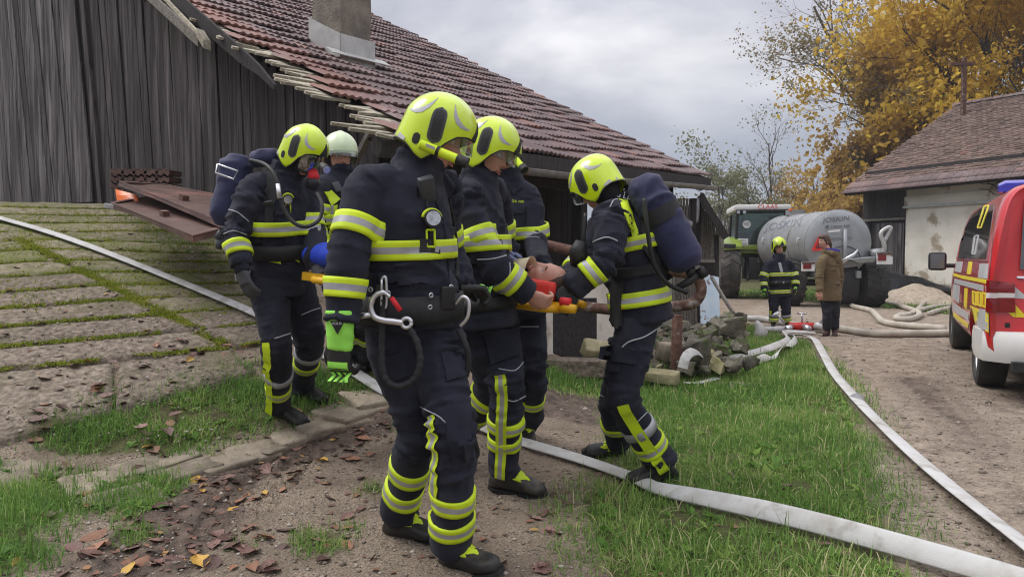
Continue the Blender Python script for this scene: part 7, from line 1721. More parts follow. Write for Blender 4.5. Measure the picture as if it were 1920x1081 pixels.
    p.strip(p.leg['R'], 2.0, 2.5, adir(p.leg['R'], 2.2, (-.9, -.5, 0)), .04, mats=('hivis',), frac=(0, 1)); p.decal([(1459, 492), (1464, 492), (1468, 510), (1463, 510)], 'front_flap', 'silver', .012, 2, 4)
    for x in (1444, 1450, 1456, 1468, 1474, 1480):
        h = p.hit(x, 529, 'j')
        if h: ring_obj(h[0] + h[1] * .016, h[1], .012, .005, 'eyelet', 'steel', p.root, 8)
    p.glove('R', (0, -.1, -1), (.8, .3, 0), -1, 'black', 1.05, (20, 25, 20), 'green', 'green', .03, .045); p.glove('L', (.05, -.15, -1), (-.8, .3, 0), 1, 'black', 1.05, (20, 25, 20), 'green', 'green', .03, .045)
    # ---------------------------------------------------------- woman in an olive parka
    aR, tR = foot(1546, 630, 1551, 619, .12); aL, tL = foot(1566, 630, 1565, 619, .1); D = aR.y
    p = Person(dict(head=P(1545, 453, D), neck=P(1552, 474, D), chest=P(1556, 500, D), pelvis=P(1556, 545, D), sR=P(1541, 489, D - .12), eR=P(1536, 522, D - .16), wR=P(1537, 546, D - .2), sL=P(1571, 490, D + .12), eL=P(1575, 522, D + .12), wL=P(1571, 550, D + .08),
        hR=P(1549, 556, D), kR=P(1551, 592, D - .03), aR=aR, tR=tR, hL=P(1564, 556, D), kL=P(1565, 592, D), aL=aL, tL=tL), 'woman in an olive parka with blue hood lining looking left', 'people standing in the yard', (-.85, .4, 0), 'woman', look=(-.95, -.3, -.05), jr=.86, trouser='jeans', jacket='khaki', hem=.16, folds=.013, headk=.9, bare=[('R', (0, -.1, -1), (.3, .9, 0), -1, (25, 30, 20)), ('L', (0, -.1, -1), (-.5, .5, 0), 1, (25, 30, 20))])
    p.face(.9, True); hc = p.j['head']; Y = lambda v: hc + p.Rh @ V3(v)
    b = MB(); b.ball(Y((-.022, 0, .020)), (.094, .078, .108), 14, 0, p.Rh); b.ball(Y((.02, 0, .075)), (.07, .066, .045), 12, 0, p.Rh); b.tube([Y((-.10, 0, .0)), Y((-.125, 0, -.05)), Y((-.12, 0, -.12)), Y((-.11, 0, -.2))], [.035, .03, .028, .015], 10); remesh('hair', b, .008, M['hairdark'], p.root, 2, .004, [Path([Y((-.12, 0, -.1)), Y((-.05, 0, .08))], [.05, .05], None, 5, 1)])
    b = MB(); n = p.j['neck']; b.tube([n + V3((-.07, -.03, .03)), n + V3((.02, -.09, .0)), n + V3((.13, -.03, -.035)), n + V3((.14, .06, -.035)), n + V3((.03, .1, .0)), n + V3((-.07, .05, .03))], [.04, .06, .075, .075, .06, .04], 10); b.ball(n + V3((.12, .0, -.10)), (.08, .12, .10), 10)
    hd, hb = remesh('hood', b, .012, M['khaki'], p.root, 3, .01, [Path([n, n + V3((.1, 0, 0))], [.05, .05], None, 4, 0)])
    b = MB(); b.tube([n + V3((-.06, -.045, .055)), n + V3((.03, -.09, .035)), n + V3((.13, -.04, .012)), n + V3((.14, .05, .012)), n + V3((.03, .09, .035))], [.022, .042, .055, .055, .04], 10); b.build('hood_lining', M['bluelining'], hd, True)
    m = MB(); q = n + V3((.14, -.06, -.01)); m.tube([q + V3((-.03, 0, .04)), q, q + V3((.02, 0, -.03))], .012, 6); m.build('fur_trim', M['collar'], hd, True)
    # ---------------------------------------------------------- patient on the board
    ax = (STR_H - STR_F).normalized(); sd = V3((-ax.y, ax.x, 0)).normalized(); up = ax.cross(sd)
    if up.z < 0: up = -up
    if sd.y > 0: sd = -sd     # sd points to the near side
    st = empty('stretcher', (STR_H + STR_F) / 2, 'yellow spine board stretcher carried by the firefighters', 'stretcher'); L = (STR_H - STR_F).length
    o = [(.0, .12), (.06, .19), (.2, .225), (1.0, .225), (1.5, .16), (L - .03, .14), (L, .09)]; pl = [STR_H - ax * a + sd * b for a, b in o] + [STR_H - ax * a - sd * b for a, b in o[::-1]]
    m = MB(); m.prism(pl, up * .045); m.build('board', M['yellowp'], st)
    for s in (1, -1):
        for a in (.03, .42, .85, 1.3):
            m = MB(); q = STR_H - ax * a + sd * s * (.225 if a > .1 else .215); m.tube([q - ax * -.04 - sd * s * .04 + up * .02, q + sd * s * .02 + up * .02, q - ax * .17 + sd * s * .02 + up * .02, q - ax * .22 - sd * s * .04 + up * .02], .021, 10); m.build('handle', M['yellowp'], st, True)
    m = MB(); q = STR_H + ax * .07 + sd * .2 + up * .03; m.tube([STR_H - ax * .05 + sd * .12 + up * .02, q - ax * .02, q + ax * .03], [.026, .026, .022], 12); m.build('handle', M['yellowp'], st, True); m = MB(); m.tube([q - ax * .05 + up * .03, q + ax * .0 + up * .03], .022, 10); m.build('grip_band', M['redcloth'], st, True)
    T0 = up * .045; hd_ = STR_H - ax * .14 + T0 + up * .092; n = STR_H - ax * .29 + T0 + up * .08; pe = empty('person', STR_H - ax * .8 + T0, 'injured person lying on the yellow board in a pale neck collar', 'person')
    b = MB(); Vh, Fh, Rh = head_geo(hd_, up * .96 - ax * .28 + sd * .3, ax, .98); b.add(Vh, Fh); ears(b, hd_, Rh); q = lambda a, h, s=0: STR_H - ax * a + T0 + up * h + sd * s
    b.loft(Path([n + ax * .08, n, q(.42, .1), q(.6, .11), q(.85, .1), q(.95, .1)], [(.05, .05), (.055, .055), (.18, .1), (.17, .105), (.16, .1), (.16, .09)], [sd] * 6, 6, 1).rings(16))
    for s in (-.09, .09): b.tube([q(.9, .10, s * .7), q(1.3, .11, s * .6), q(1.55, .10, s * .5)], [.06, .045, .03], 10)
    for s in (-.16, .16): b.tube([q(.42, .09, s * .9), q(.66, .07, s), q(.82, .1, s * .6)], [.045, .04, .03], 10)
    body, _ = remesh('body', b, .0065, M['skin'], pe, 2, sfac=.4)
    class Q: pass
    z = Q(); z.j = {'head': hd_}; z.Rh = Rh; z.body = body; Person.face(z, .98)
    b = MB(); pt = Path([q(.30, .085), q(.38, .1), q(.52, .12), q(.72, .12), q(.80, .11)], [(.09, .06), (.19, .1), (.2, .115), (.19, .115), (.17, .1)], [sd] * 5, 6, 2); b.loft(pt.rings(20)); ve, vb = remesh('vest', b, .011, M['red'], pe, 4, .010, [pt])
    b = MB(); pt2 = Path([q(.74, .11), q(.95, .11), q(1.2, .12), q(1.6, .10), q(1.7, .10)], [(.19, .115), (.185, .105), (.16, .09), (.13, .08), (.1, .07)], [sd] * 5, 6, 2); b.loft(pt2.rings(20)); remesh('blanket', b, .011, M['blue'], pe, 4, .016, [pt2])
    b = MB(); r = random.Random(6)
    for k in range(34):
        s0 = r.uniform(-.15, .2); hgt0 = .2 + .05 * r.random() - abs(s0) * .3
        b.tube([q(.33 + r.uniform(-.02, .05), hgt0 - .02, s0 * .7), q(.47, hgt0 + r.uniform(.02, .06), s0), q(.64, hgt0 + r.uniform(.0, .05), s0 * 1.1 + .02), q(.85 + r.uniform(-.1, .08), hgt0 - .03, s0 * 1.3 + .05)], .0105, 5)
    b.build('blue_cords', M['bluecloth'], pe, True)
    m = MB(); rings = []
    for a, r1, r2 in ((-.005, .098, .112), (.03, .09, .10), (.085, .088, .092)):
        c = hd_ - ax * (.10 + a); rings.append([c + sd * r1 * math.cos(t) + up * (r2 * math.sin(t) * (1.12 if math.sin(t) > 0 else .9)) for t in np.linspace(0, 2 * PI, 24, endpoint=False)])
    rin = [[(p_ - (hd_ - ax * .12)) * .90 + (hd_ - ax * .12) for p_ in rg] for rg in rings]; m.loft(rings + rin[::-1] + [rings[0]], cap=False); m.build('neck_collar', M['collar'], pe, True)
    b = MB(); b.ball(hd_ + Rh @ V3((-.026, 0, .022)), (.086, .077, .112), 14, 0, Rh); remesh('hair', b, .008, M['hairdark'], pe, 2, .004, [Path([hd_, hd_ + ax * .1], [.05, .05], None, 5, 1)])
    for s in (1, -1): m = MB(); m.box(hd_ + sd * s * .106 - up * .045 + ax * .0, (.18, .055, .105), basis(x=ax, z=up), bev=.026, jit=.008); m.build('head_block', M['red'], pe, True)
    m = MB(); m.tube([q(.34, .22, .1), q(.38, .23, .07), q(.44, .235, .05)], .014, 8); m.build('buckle', M['orange'], pe, True); m = MB(); m.ball(q(.36, .245, .04), .02, 8); m.build('buckle', M['yellowp'], pe, True)
    for a in (.5, .74, 1.15):
        m = MB(); p2 = pt if a < .8 else pt2; rings = []
        for da in (-.025, .025):
            i = np.argmin(np.linalg.norm(p2.P - np.array(q(a + da, .11)), axis=1)); rr = p2.R[i] * 1.07; rings.append([V3(p2.P[i]) + sd * rr[0] * math.cos(t) + up * rr[1] * math.sin(t) for t in np.linspace(0, 2 * PI, 24, endpoint=False)])
        m.loft(rings, cap=False); m.build('strap', M['strap'], pe, True)
make_people()
# ================================================================ VEHICLES
def bvh_of(o):
    org = ORG[o.name]; return BVHTree.FromPolygons([tuple(v.co + org) for v in o.data.vertices], [tuple(p.vertices) for p in o.data.polygons])
def on_surf(bv, px, py, maxd=60):
    r = ray(px, py).normalized(); h = bv.ray_cast(CAMP, r, maxd)
    if h[0] is None: return None
    return h[0], (h[1] if h[1].dot(r) < 0 else -h[1])
def surf_decal(bv, quad, name, mm, par, off=.004, nu=8, nv=6):
    (x0, y0), (x1, y1), (x2, y2), (x3, y3) = quad; V = []; last = None
    for j in range(nv + 1):
        for i in range(nu + 1):
            u, v = i / nu, j / nv; q = on_surf(bv, (x0 * (1 - u) + x1 * u) * (1 - v) + (x3 * (1 - u) + x2 * u) * v, (y0 * (1 - u) + y1 * u) * (1 - v) + (y3 * (1 - u) + y2 * u) * v)
            if q is None: V.append(last); continue
            last = (q[0] + q[1] * off, q[0] - q[1] * .003); V.append(last)
    f0 = next((v for v in V if v is not None), None)
    if f0 is None: return None
    V = [v or f0 for v in V]; k = nu + 1; F = [(j * k + i, j * k + i + 1, (j + 1) * k + i + 1, (j + 1) * k + i) for j in range(nv) for i in range(nu)]
    ring = list(range(k)) + [j * k + nu for j in range(1, nv + 1)] + [nv * k + i for i in range(nu - 1, -1, -1)] + [j * k for j in range(nv - 1, 0, -1)]; N0 = len(V)
    F += [(ring[i], ring[(i + 1) % len(ring)], N0 + ring[(i + 1) % len(ring)], N0 + ring[i]) for i in range(len(ring))]
    b = MB(); b.add([v[0] for v in V] + [v[1] for v in V], F); return b.build(name, M[mm], par, math.radians(35))
def surf_text(bv, txt, cx, cy, ex, ey, name, mm, par, off=.006):
    """ex, ey: picture vectors of one em to the right and up"""
    vs, fs = text_geo(txt, 1.0); V = []
    for v in vs:
        q = on_surf(bv, cx + v.x * ex[0] + v.y * ey[0], cy + v.x * ex[1] + v.y * ey[1]); V.append(q[0] + q[1] * off if q else None)
    ok = [f for f in fs if all(V[i] is not None for i in f)]
    if not ok: return
    f0 = next(v for v in V if v is not None); b = MB(); b.add([v if v is not None else f0 for v in V], ok); return b.build(name, M[mm], par, False, fixn=False)
def wheel(par, c, ax, r, w, rim_r, tyre='tyre', spokes=0, lugs=0, rimm='steel', tw=None, name='wheel', rimout=.0):
    ax = V3(ax).normalized(); up = V3((0, 0, 1)); e2 = ax.cross(up).normalized(); c = V3(c)
    pt = lambda rr, a, x: c + (e2 * math.cos(a) + up * math.sin(a)) * rr + ax * x
    n = 48; prof = [(rim_r, -w * .42), (rim_r + .03 * r, -w * .48), ((rim_r + r) / 2, -w * .54), (r * .96, -w * .47), (r, -w * .36), (r, w * .36), (r * .96, w * .47), ((rim_r + r) / 2, w * .54), (rim_r + .03 * r, w * .48), (rim_r, w * .42)]
    b = MB(); rings = [[pt(rr, 2 * PI * i / n, x) for rr, x in prof] for i in range(n)]; b.loft(rings + [rings[0]], cap=False); o = b.build(name, M[tyre], par, math.radians(40))
    for k in range(lugs):
        for s in (-1, 1):
            a = 2 * PI * (k + (.5 if s > 0 else 0)) / lugs; da = 2 * PI / lugs * .95; q = [(a, 0.02 * s), (a + da * .34, .02 * s), (a + da * 1.0, s * w * .5), (a + da * .66, s * w * .5)]
            lo = [pt(r * .975 if abs(x) < w * .4 else r * .93, t, x) for t, x in q]; hi = [pt(r * 1.05 if abs(x) < w * .4 else r * 1.01, t, x) for t, x in q]
            lb = MB(); lb.add(lo + hi, [(0, 1, 2, 3), (4, 7, 6, 5)] + [(i, (i + 1) % 4, 4 + (i + 1) % 4, 4 + i) for i in range(4)]); lb.build('tread_lug', M[tyre], o)
    b = MB(); x0 = w * (.36 + rimout)
    prof = [(rim_r * 1.02, w * .44), (rim_r * .95, w * .42), (rim_r * .9, x0 - .03), (rim_r * .88, -w * .3)]
    rings = [[pt(rr, 2 * PI * i / n, x) for rr, x in prof] for i in range(n)]; b.loft(rings + [rings[0]], closed=False, cap=False); b.cyl(c + ax * (-w * .1), c + ax * (x0 - .05), rim_r * .9, 24, r2=rim_r * .88) if not spokes else b.cyl(c - ax * w * .3, c - ax * w * .2, rim_r * .9, 24)
    b.cyl(c, c + ax * (x0 - .005), rim_r * .22, 16)
    for k in range(spokes):
        a = 2 * PI * k / spokes; b.prism([pt(rim_r * .15, a - .22, x0 - .03), pt(rim_r * .93, a - .10, x0 - .01), pt(rim_r * .93, a + .10, x0 - .01), pt(rim_r * .15, a + .22, x0 - .03)], ax * -.035)
    b.build('rim', M[rimm], o, math.radians(30)); return o
def build_van():
    Wr = on(1845, 722); F = V3((.467, .884, 0)); Lf = V3((-.884, .467, 0)); O = V3((Wr.x, Wr.y, 0)) - F * 1.0 - Lf * .84
    X = lambda x, y, z: O + F * x + Lf * y + V3((0, 0, z))
    v = empty('fire_van', X(2.4, 0, 0), 'red fire service van with silver and yellow markings, blue beacon and white bumper', 'van')
    prof = [(0, .34), (.80, .34), (.93, .42), (.955, .62), (.958, .85), (.95, 1.08), (.925, 1.22), (.875, 1.52), (.825, 1.74), (.775, 1.85), (.68, 1.92), (.40, 1.955), (0, 1.965)]
    A, _, _ = dens([(y, z, 0) for y, z in prof], [1] * len(prof), 3, 2); half = [(q[0], q[1]) for q in A]
    def ring(x, sy, zt, xr=None):
        pts = [(y * sy, z if z < 1.0 else 1.0 + (z - 1.0) * (zt - 1.0) / .965) for y, z in half]; full = pts + [(-y, z) for y, z in pts[::-1][1:-1]]
        return [X(x + (xr(y, z) if xr else 0), y, z) for y, z in full]
    rake = lambda y, z: .26 * max(0, (z - 1.0) / .96) ** 1.6
    R = [ring(.03, .90, 1.90, rake), ring(.0, .945, 1.94, rake), ring(.03, .978, 1.955, rake), ring(.10, .995, 1.965, rake), ring(.25, 1, 1.965, lambda y, z: rake(y, z) * .6), ring(.6, 1, 1.965)] + [ring(x, 1, 1.965) for x in np.linspace(.9, 3.5, 8)]
    R += [ring(3.8, .995, 1.93), ring(4.1, .985, 1.72), ring(4.45, .965, 1.36), ring(4.7, .94, 1.13), ring(5.05, .90, 1.04), ring(5.2, .82, 1.01)]
    b = MB(); b.loft(R); me = bpy.data.meshes.new('t'); me.from_pydata([tuple(q) for q in b.v], [], b.f); bm = bmesh.new(); bm.from_mesh(me); bmesh.ops.recalc_face_normals(bm, faces=bm.faces); bm.to_mesh(me); bm.free()
    tmp = bpy.data.objects.new('t', me); COL.objects.link(tmp); cuts = []
    for x in (1.0, 4.38):
        c = MB(); c.cyl(X(x, .5, .34), X(x, 1.2, .34), .42, 32); c.cyl(X(x, -.5, .34), X(x, -1.2, .34), .42, 32); cm = bpy.data.meshes.new('c'); cm.from_pydata([tuple(q) for q in c.v], [], c.f); bm = bmesh.new(); bm.from_mesh(cm); bmesh.ops.recalc_face_normals(bm, faces=bm.faces); bm.to_mesh(cm); bm.free()
        co = bpy.data.objects.new('c', cm); COL.objects.link(co); md = tmp.modifiers.new('b', 'BOOLEAN'); md.operation = 'DIFFERENCE'; md.object = co; md.solver = 'EXACT'; cuts.append(co)
    me2 = eval_mesh(tmp); bpy.data.objects.remove(tmp)
    for c in cuts: bpy.data.objects.remove(c)
    vs = [q.co.copy() for q in me2.vertices]; fs = [list(p.vertices) for p in me2.polygons]; body = mesh_obj('body', vs, fs, M['carred'], v, math.radians(32)); bv = bvh_of(body)
    for x in (1.0, 4.38):
        for s in (1, -1):
            b = MB(); b.tube([X(x, s * .45, .36), X(x, s * .88, .36)], .40, 24); b.build('wheel_well', M['black'], v) if False else None
            wheel(v, X(x, s * .80, .335), Lf * s, .335, .235, .215, 'tyre', 7)
    # glass by picture position, projected on the body side
    pz = lambda x, y: (1700 + x / 2.573, 340 + y / 2.573)
    def dq(pts, nm, mm, off=.004, nu=8, nv=6, par=None): return surf_decal(bv, [pz(*p) for p in pts], nm, mm, par or v, off, nu, nv)
    dq([(286, 142), (424, 108), (384, 374), (248, 372)], 'side_window', 'carglass', .004, 12, 8); dq([(252, 186), (274, 168), (238, 370), (210, 376)], 'door_window', 'carglass', .004, 6, 8)
    # rear window, tailgate, lamps
    def rear(yz, off=.006):  # points on the rear face
        out = []
        for y, z in yz: out.append(X(.012 + .26 * max(0, (z - 1.0) / .96) ** 1.6 - off - .035 * (abs(y) > .8), y, z))
        return out
    nrm = -F
    b = MB(); b.prism(rear([(-.70, 1.16), (.70, 1.16), (.66, 1.76), (-.66, 1.76)], .004), F * .02); b.build('rear_window', M['carglass'], v)
    dq([(392, 476), (520, 492), (520, 540), (391, 536)], 'tail_lamp', 'tail', .02); dq([(391, 537), (520, 540), (520, 562), (391, 562)], 'tail_lamp', 'tailw', .02); dq([(391, 563), (520, 563), (524, 630), (388, 630)], 'tail_lamp', 'tail', .02)
    for q in ([(505, 494), (566, 545), (566, 566), (520, 562)],): dq(q, 'silver_stripe', 'decalw', .004)
    dq([(525, 595), (566, 640), (566, 655), (526, 655)], 'yellow_stripe', 'decaly', .004); dq([(490, 632), (524, 632), (524, 655), (512, 652)], 'yellow_stripe', 'decaly', .004)
    dq([(530, 458), (566, 458), (566, 470), (530, 466)], 'door_handle', 'steel', .02, 3, 2); dq([(474, 682), (498, 682), (498, 704), (474, 704)], 'tow_cover', 'black', .006, 3, 3)
    # livery
    dq([(190, 432), (262, 452), (262, 466), (190, 444)], 'yellow_stripe', 'decaly'); dq([(265, 452), (390, 474), (390, 493), (265, 468)], 'yellow_stripe', 'decaly'); dq([(230, 468), (388, 505), (388, 535), (230, 490)], 'silver_stripe', 'decalw')
    for q, mm in (([(240, 386), (270, 386), (262, 440), (234, 434)], 'decalw'), ([(354, 396), (396, 398), (390, 470), (345, 464)], 'decalw'), ([(300, 386), (316, 386), (308, 448), (291, 446)], 'decaly'), ([(188, 455), (222, 462), (218, 520), (190, 505)], 'decalw'), ([(226, 494), (256, 502), (254, 588), (222, 560)], 'decalw'),
                  ([(280, 514), (294, 514), (290, 618), (278, 600)], 'decaly'), ([(196, 560), (300, 640), (300, 672), (200, 600)], 'decalw'), ([(214, 622), (298, 690), (298, 708), (216, 642)], 'decaly'), ([(306, 598), (352, 616), (352, 660), (330, 682)], 'decaly'), ([(340, 612), (394, 620), (396, 716), (342, 712)], 'decalw'), ([(382, 626), (396, 626), (397, 728), (382, 720)], 'decaly')):
        dq(q, 'reflective_panel', mm)
    # number: three boxed digits on the side and small yellow and white frames on the glass
    for k, x in enumerate((322, 346, 370)):
        w = 15
        for q in ([(x - 5, 526 + k * 3), (x + w, 532 + k * 3), (x + w, 540 + k * 3), (x - 5, 534 + k * 3)], [(x - 5, 582 + k * 6), (x + w, 592 + k * 6), (x + w, 600 + k * 6), (x - 5, 590 + k * 6)], [(x - 5, 530 + k * 3), (x, 531 + k * 3), (x, 592 + k * 6), (x - 5, 590 + k * 6)], [(x + w - 6, 534 + k * 3), (x + w, 536 + k * 3), (x + w, 598 + k * 6), (x + w - 6, 594 + k * 6)]): dq(q, 'number_frame', 'decaly', .005, 3, 3)
    def frame(a, b, c, d, mm):
        for p, q in ((a, b), (b, c), (c, d), (d, a)):
            dx, dy = q[0] - p[0], q[1] - p[1]; L = math.hypot(dx, dy); nx, ny = -dy / L * 3, dx / L * 3; dq([(p[0] - nx, p[1] - ny), (q[0] - nx, q[1] - ny), (q[0] + nx, q[1] + ny), (p[0] + nx, p[1] + ny)], 'glass_marking', mm, .008, 3, 2)
    frame((376, 122), (398, 116), (362, 222), (344, 224), 'decaly'); frame((330, 264), (348, 260), (332, 350), (318, 350), 'decalw')
    dq([(205, 404), (230, 404), (230, 414), (205, 414)], 'door_handle', 'steel', .018, 3, 2)
    for q in ([(276, 166), (284, 150), (246, 374), (240, 376)],): dq(q, 'window_pillar', 'carred', .006, 3, 8)
    for a, b_ in (((286, 380), (262, 640)), ((248, 380), (392, 388)), ((205, 378), (186, 560)), ((432, 110), (398, 470)), ((200, 545), (300, 612)), ((398, 640), (400, 745))):
        pts = []
        for t in np.linspace(0, 1, 14):
            h = on_surf(bv, *pz(a[0] + (b_[0] - a[0]) * t, a[1] + (b_[1] - a[1]) * t))
            if h: pts.append(h[0])
        cl = pts[:1]
        for q_ in pts[1:]:
            if (q_ - cl[-1]).length < .9: cl.append(q_)
        if len(cl) > 2: m = MB(); m.tube(cl, .004, 5); m.build('door_seam', M['black'], v)
    # bumper, beacon, mirror
    b = MB(); rings = []
    for x, y in ((.60, .985), (.3, .99), (.06, .955), (-.04, .81), (-.075, .4), (-.08, 0), (-.075, -.4), (-.04, -.81), (.06, -.955), (.3, -.99), (.60, -.985)):
        n_ = V3((0, 0, 0)); o_ = .03; rings.append([X(x + (.09 if abs(y) < .93 else 0), y * .9, .36), X(x + .02, y * .985, .355), X(x, y * 1.0, .43), X(x, y, .56), X(x + .03, y * .99, .62), X(x + (.12 if abs(y) < .93 else .02), y * .9, .63)])
    b.loft(rings); bp = b.build('bumper', M['carwhite'], v, math.radians(35)); b = MB(); b.box(X(-.085, .45, .45), (.3, .02, .035), basis(x=Lf, z=(0, 0, 1))); b.build('reflector', M['tail'], bp)
    b = MB(); b.box(X(-.02, 0, .335), (1.5, .2, .08), basis(x=Lf, z=(0, 0, 1))); b.build('underbody', M['black'], v); b = MB(); b.box(X(2.5, 0, .33), (1.5, 4.0, .14), basis(x=Lf, z=(0, 0, 1))); b.build('floor_pan', M['black'], v)
    b = MB(); rings = []
    for y in (-.66, -.6, .6, .66):
        s = .72 if abs(y) > .62 else 1; rings.append([X(2.05 + dx * s, y, 1.975 + dz * s) for dx, dz in ((-.14, 0), (-.13, .09), (-.06, .13), (.06, .13), (.13, .09), (.14, 0))])
    b.loft(rings); b.build('beacon_bar', M['beacon'], v, math.radians(35)); b = MB(); b.box(X(2.05, 0, 1.97), (1.2, .2, .03), basis(x=Lf, z=(0, 0, 1))); b.build('beacon_base', M['black'], v)
    b = MB(); q = X(4.05, 1.12, 1.22); b.box(q, (.22, .10, .25), basis(x=Lf, z=(0, 0, 1)), bev=.045); b.tube([X(4.05, .90, 1.16), X(4.05, 1.06, 1.16)], .03, 8); mr = b.build('mirror', M['black'], v, math.radians(40)); b = MB(); b.box(q - F * .053, (.17, .006, .20), basis(x=Lf, z=(0, 0, 1)), bev=.02); b.build('mirror_glass', M['mirror'], mr)
build_van()
def build_tanker():
    t = empty('slurry_tanker', (8.4, 20, 0), 'round galvanised slurry tanker with a red triangle on its end', 'tanker'); c0, c1 = V3((8.36, 18.5, 1.66)), V3((8.40, 22.2, 1.72)); r = .845; ax = (c1 - c0).normalized(); e1 = ax.cross(V3((0, 0, 1))).normalized(); up = e1.cross(ax)
    pt = lambda y, rr, a: c0 + ax * y + (e1 * math.cos(a) + up * math.sin(a)) * rr
    n = 48; prof = [(-.10, .02), (-.095, r * .4), (-.07, r * .75), (-.03, r * .95), (0.005, r)]; b = MB()
    b.loft([[pt(y, rr, 2 * PI * i / n) for i in range(n)] for y, rr in prof]); end = b.build('tank_end', M['tankend'], t, math.radians(50))
    b = MB(); b.loft([[pt(y, r, 2 * PI * i / n) for i in range(n)] for y in (.008, 3.7)] + [[pt(3.82, r * .7, 2 * PI * i / n) for i in range(n)]]); shell = b.build('tank_shell', M['tank'], t, math.radians(50))
    for y in (.02, 1.25, 2.5, 3.66): b = MB(); b.tube([pt(y, r + .004, 2 * PI * i / n) for i in range(n + 1)], .016, 6); b.build('weld_ring', M['tank'], shell, True)
    bs, be = bvh_of(shell), bvh_of(end)
    surf_text(bs, 'JOSKIN', 1470, 422, (21, -3.0), (7, -20), 'printed_letters', 'darkprint', t, .012)
    surf_text(be, 'JOSKIN', 1568, 411, (15.5, -1.5), (1.5, -12.5), 'printed_letters', 'darkprint', t, .012); surf_text(be, '10000 ME', 1575, 425, (9, -.6), (.6, -7.5), 'printed_letters', 'darkprint', t, .012); surf_text(be, 'MODULO2', 1576, 448, (9, -.6), (.6, -8), 'printed_letters', 'darkprint', t, .012)
    surf_decal(be, [(1553, 432), (1575, 430), (1575, 434), (1553, 436)], 'end_label', 'white', t, .008, 4, 2); q = on_surf(be, 1551, 425); b = MB(); b.cyl(q[0], q[0] + q[1] * .03, .04, 12); b.build('vent_cap', M['darkprint'], t)
    # red triangle plate
    q = on_surf(be, 1536, 455)[0] + V3((0, -.09, 0)); b = MB(); tri = [(-.22, -.19), (-.15, -.21), (.26, -.17), (.28, -.12), (.03, .2), (-.03, .2)]; b.prism([q + V3((x, 0, z)) for x, z in tri], (0, .02, 0)); tr = b.build('warning_triangle', M['redp'], t); b = MB(); b.prism([q + V3((x * .62, -.006, z * .62 - .02)) for x, z in tri], (0, .008, 0)); b.build('triangle_face', M['tail'], tr)
    for px, py in ((1392 + 42, 447), (1500, 447), (1418, 447)):
        h = on_surf(bs, px, py)
        if h: b = MB(); b.tube([h[0], h[0] + h[1] * .06, h[0] + h[1] * .09 - up * .10, h[0] + h[1] * .03 - up * .16 + ax * .12], .013, 6); b.build('hose_hook', M['white'], t, True)
    # manhole and beacon on top
    b = MB(); b.cyl(pt(2.9, r - .02, PI / 2), pt(2.9, r + .14, PI / 2), .28, 20); b.build('manhole', M['tank'], t, math.radians(40)); b = MB(); b.cyl(pt(2.75, r + .14, PI / 2 + .2), pt(2.75, r + .2, PI / 2 + .2), .06, 10); b.build('beacon', M['orange'], t)
    # pipes on the end
    b = MB(); q = c0 + V3((.12, -.14, -.15)); b.tube([q + V3((0, 0, .5)), q, q + V3((0, -.02, -.45))], .05, 10); b.build('end_pipe', M['tankend'], t, True); b = MB(); b.tube([q + V3((-.12, -.05, -.35)), q + V3((.2, -.05, -.15)), q + V3((.3, -.06, -.02))], [.07, .05, .03], 10); b.build('gate_valve', M['steel'], t, True)
    b = MB(); b.tube([c0 + V3((.1 + .42 * math.sin(a), -.14, -.42 + .34 * math.cos(a))) for a in np.linspace(-.9, 1.7, 14)], .012, 6); b.build('air_line', M['black'], t, True)
    # frame and axle
    for s in (-.42, .42): b = MB(); b.box((8.4 + s, 20.6, .86), (.12, 4.6, .18)); b.build('chassis_beam', M['tank'], t)
    b = MB(); b.cyl((7.35, 19.4, .62), (9.4, 19.4, .62), .09, 12); b.build('axle', M['black'], t)
    for s in (-1, 1): wheel(t, (8.4 + s * .98, 19.4 - (.4 if s > 0 else 0), .63), (s, 0, 0), .63, .58, .32, 'tyre', 0, 18, 'tank')
    # black mud flap, lamp boards
    b = MB(); rings = []
    for a in np.linspace(.1, 2.6, 10):
        rings.append([V3((x, 18.72 - .62 * math.sin(a) * .55 , .62 + .66 * math.cos(a) * .95)) for x in (8.45, 8.58, 8.72, 8.86)])
    rings2 = [[q - V3((0, .02, 0)) for q in rg] for rg in rings]; b.loft(rings + rings2[::-1] + [rings[0]], closed=False, cap=False); b.build('mud_flap', M['black'], t, True)
    b = MB(); b.prism([V3((8.5, 18.1, 1.24)), V3((9.15, 18.1, 1.3)), V3((9.1, 18.14, 1.18)), V3((8.75, 18.14, 1.15))], (0, .3, .02)); b.build('splash_plate', M['tankend'], t)
    for x0, x1, z0, z1 in ((9.18, 9.58, 1.12, 1.42), (7.3, 7.62, .95, 1.18)):
        b = MB(); b.box(((x0 + x1) / 2, 18.15, (z0 + z1) / 2), (x1 - x0, .03, z1 - z0)); lb = b.build('lamp_board', M['white'], t); b = MB(); b.box((x0 + .13, 18.125, (z0 + z1) / 2 + .02), (.2, .02, .16)); b.build('tail_lamp', M['tail'], lb); b = MB(); b.box(((x0 + x1) / 2, 18.12, z1 - .03), (x1 - x0, .03, .05)); b.build('red_strip', M['rust'], lb)
    b = MB(); b.tube(smooth_path([V3((9.15, 18.4, 1.2)), V3((9.4, 18.2, 1.5)), V3((9.3, 18.2, 1.9)), V3((9.55, 18.2, 2.05)), V3((9.4, 18.2, 1.7))], 5), .05, 8); b.build('strap_bundle', M['flash'], t, True)
    b = MB(); b.tube([V3((9.15, 18.35, 1.35)), V3((9.45, 18.3, 1.42))], [.16, .12], 12); b.tube([V3((9.2, 18.3, 1.3)), V3((9.6, 18.2, 1.35))], [.1, .08], 12); b.build('pipe_elbow', M['tank'], t, True)
build_tanker()
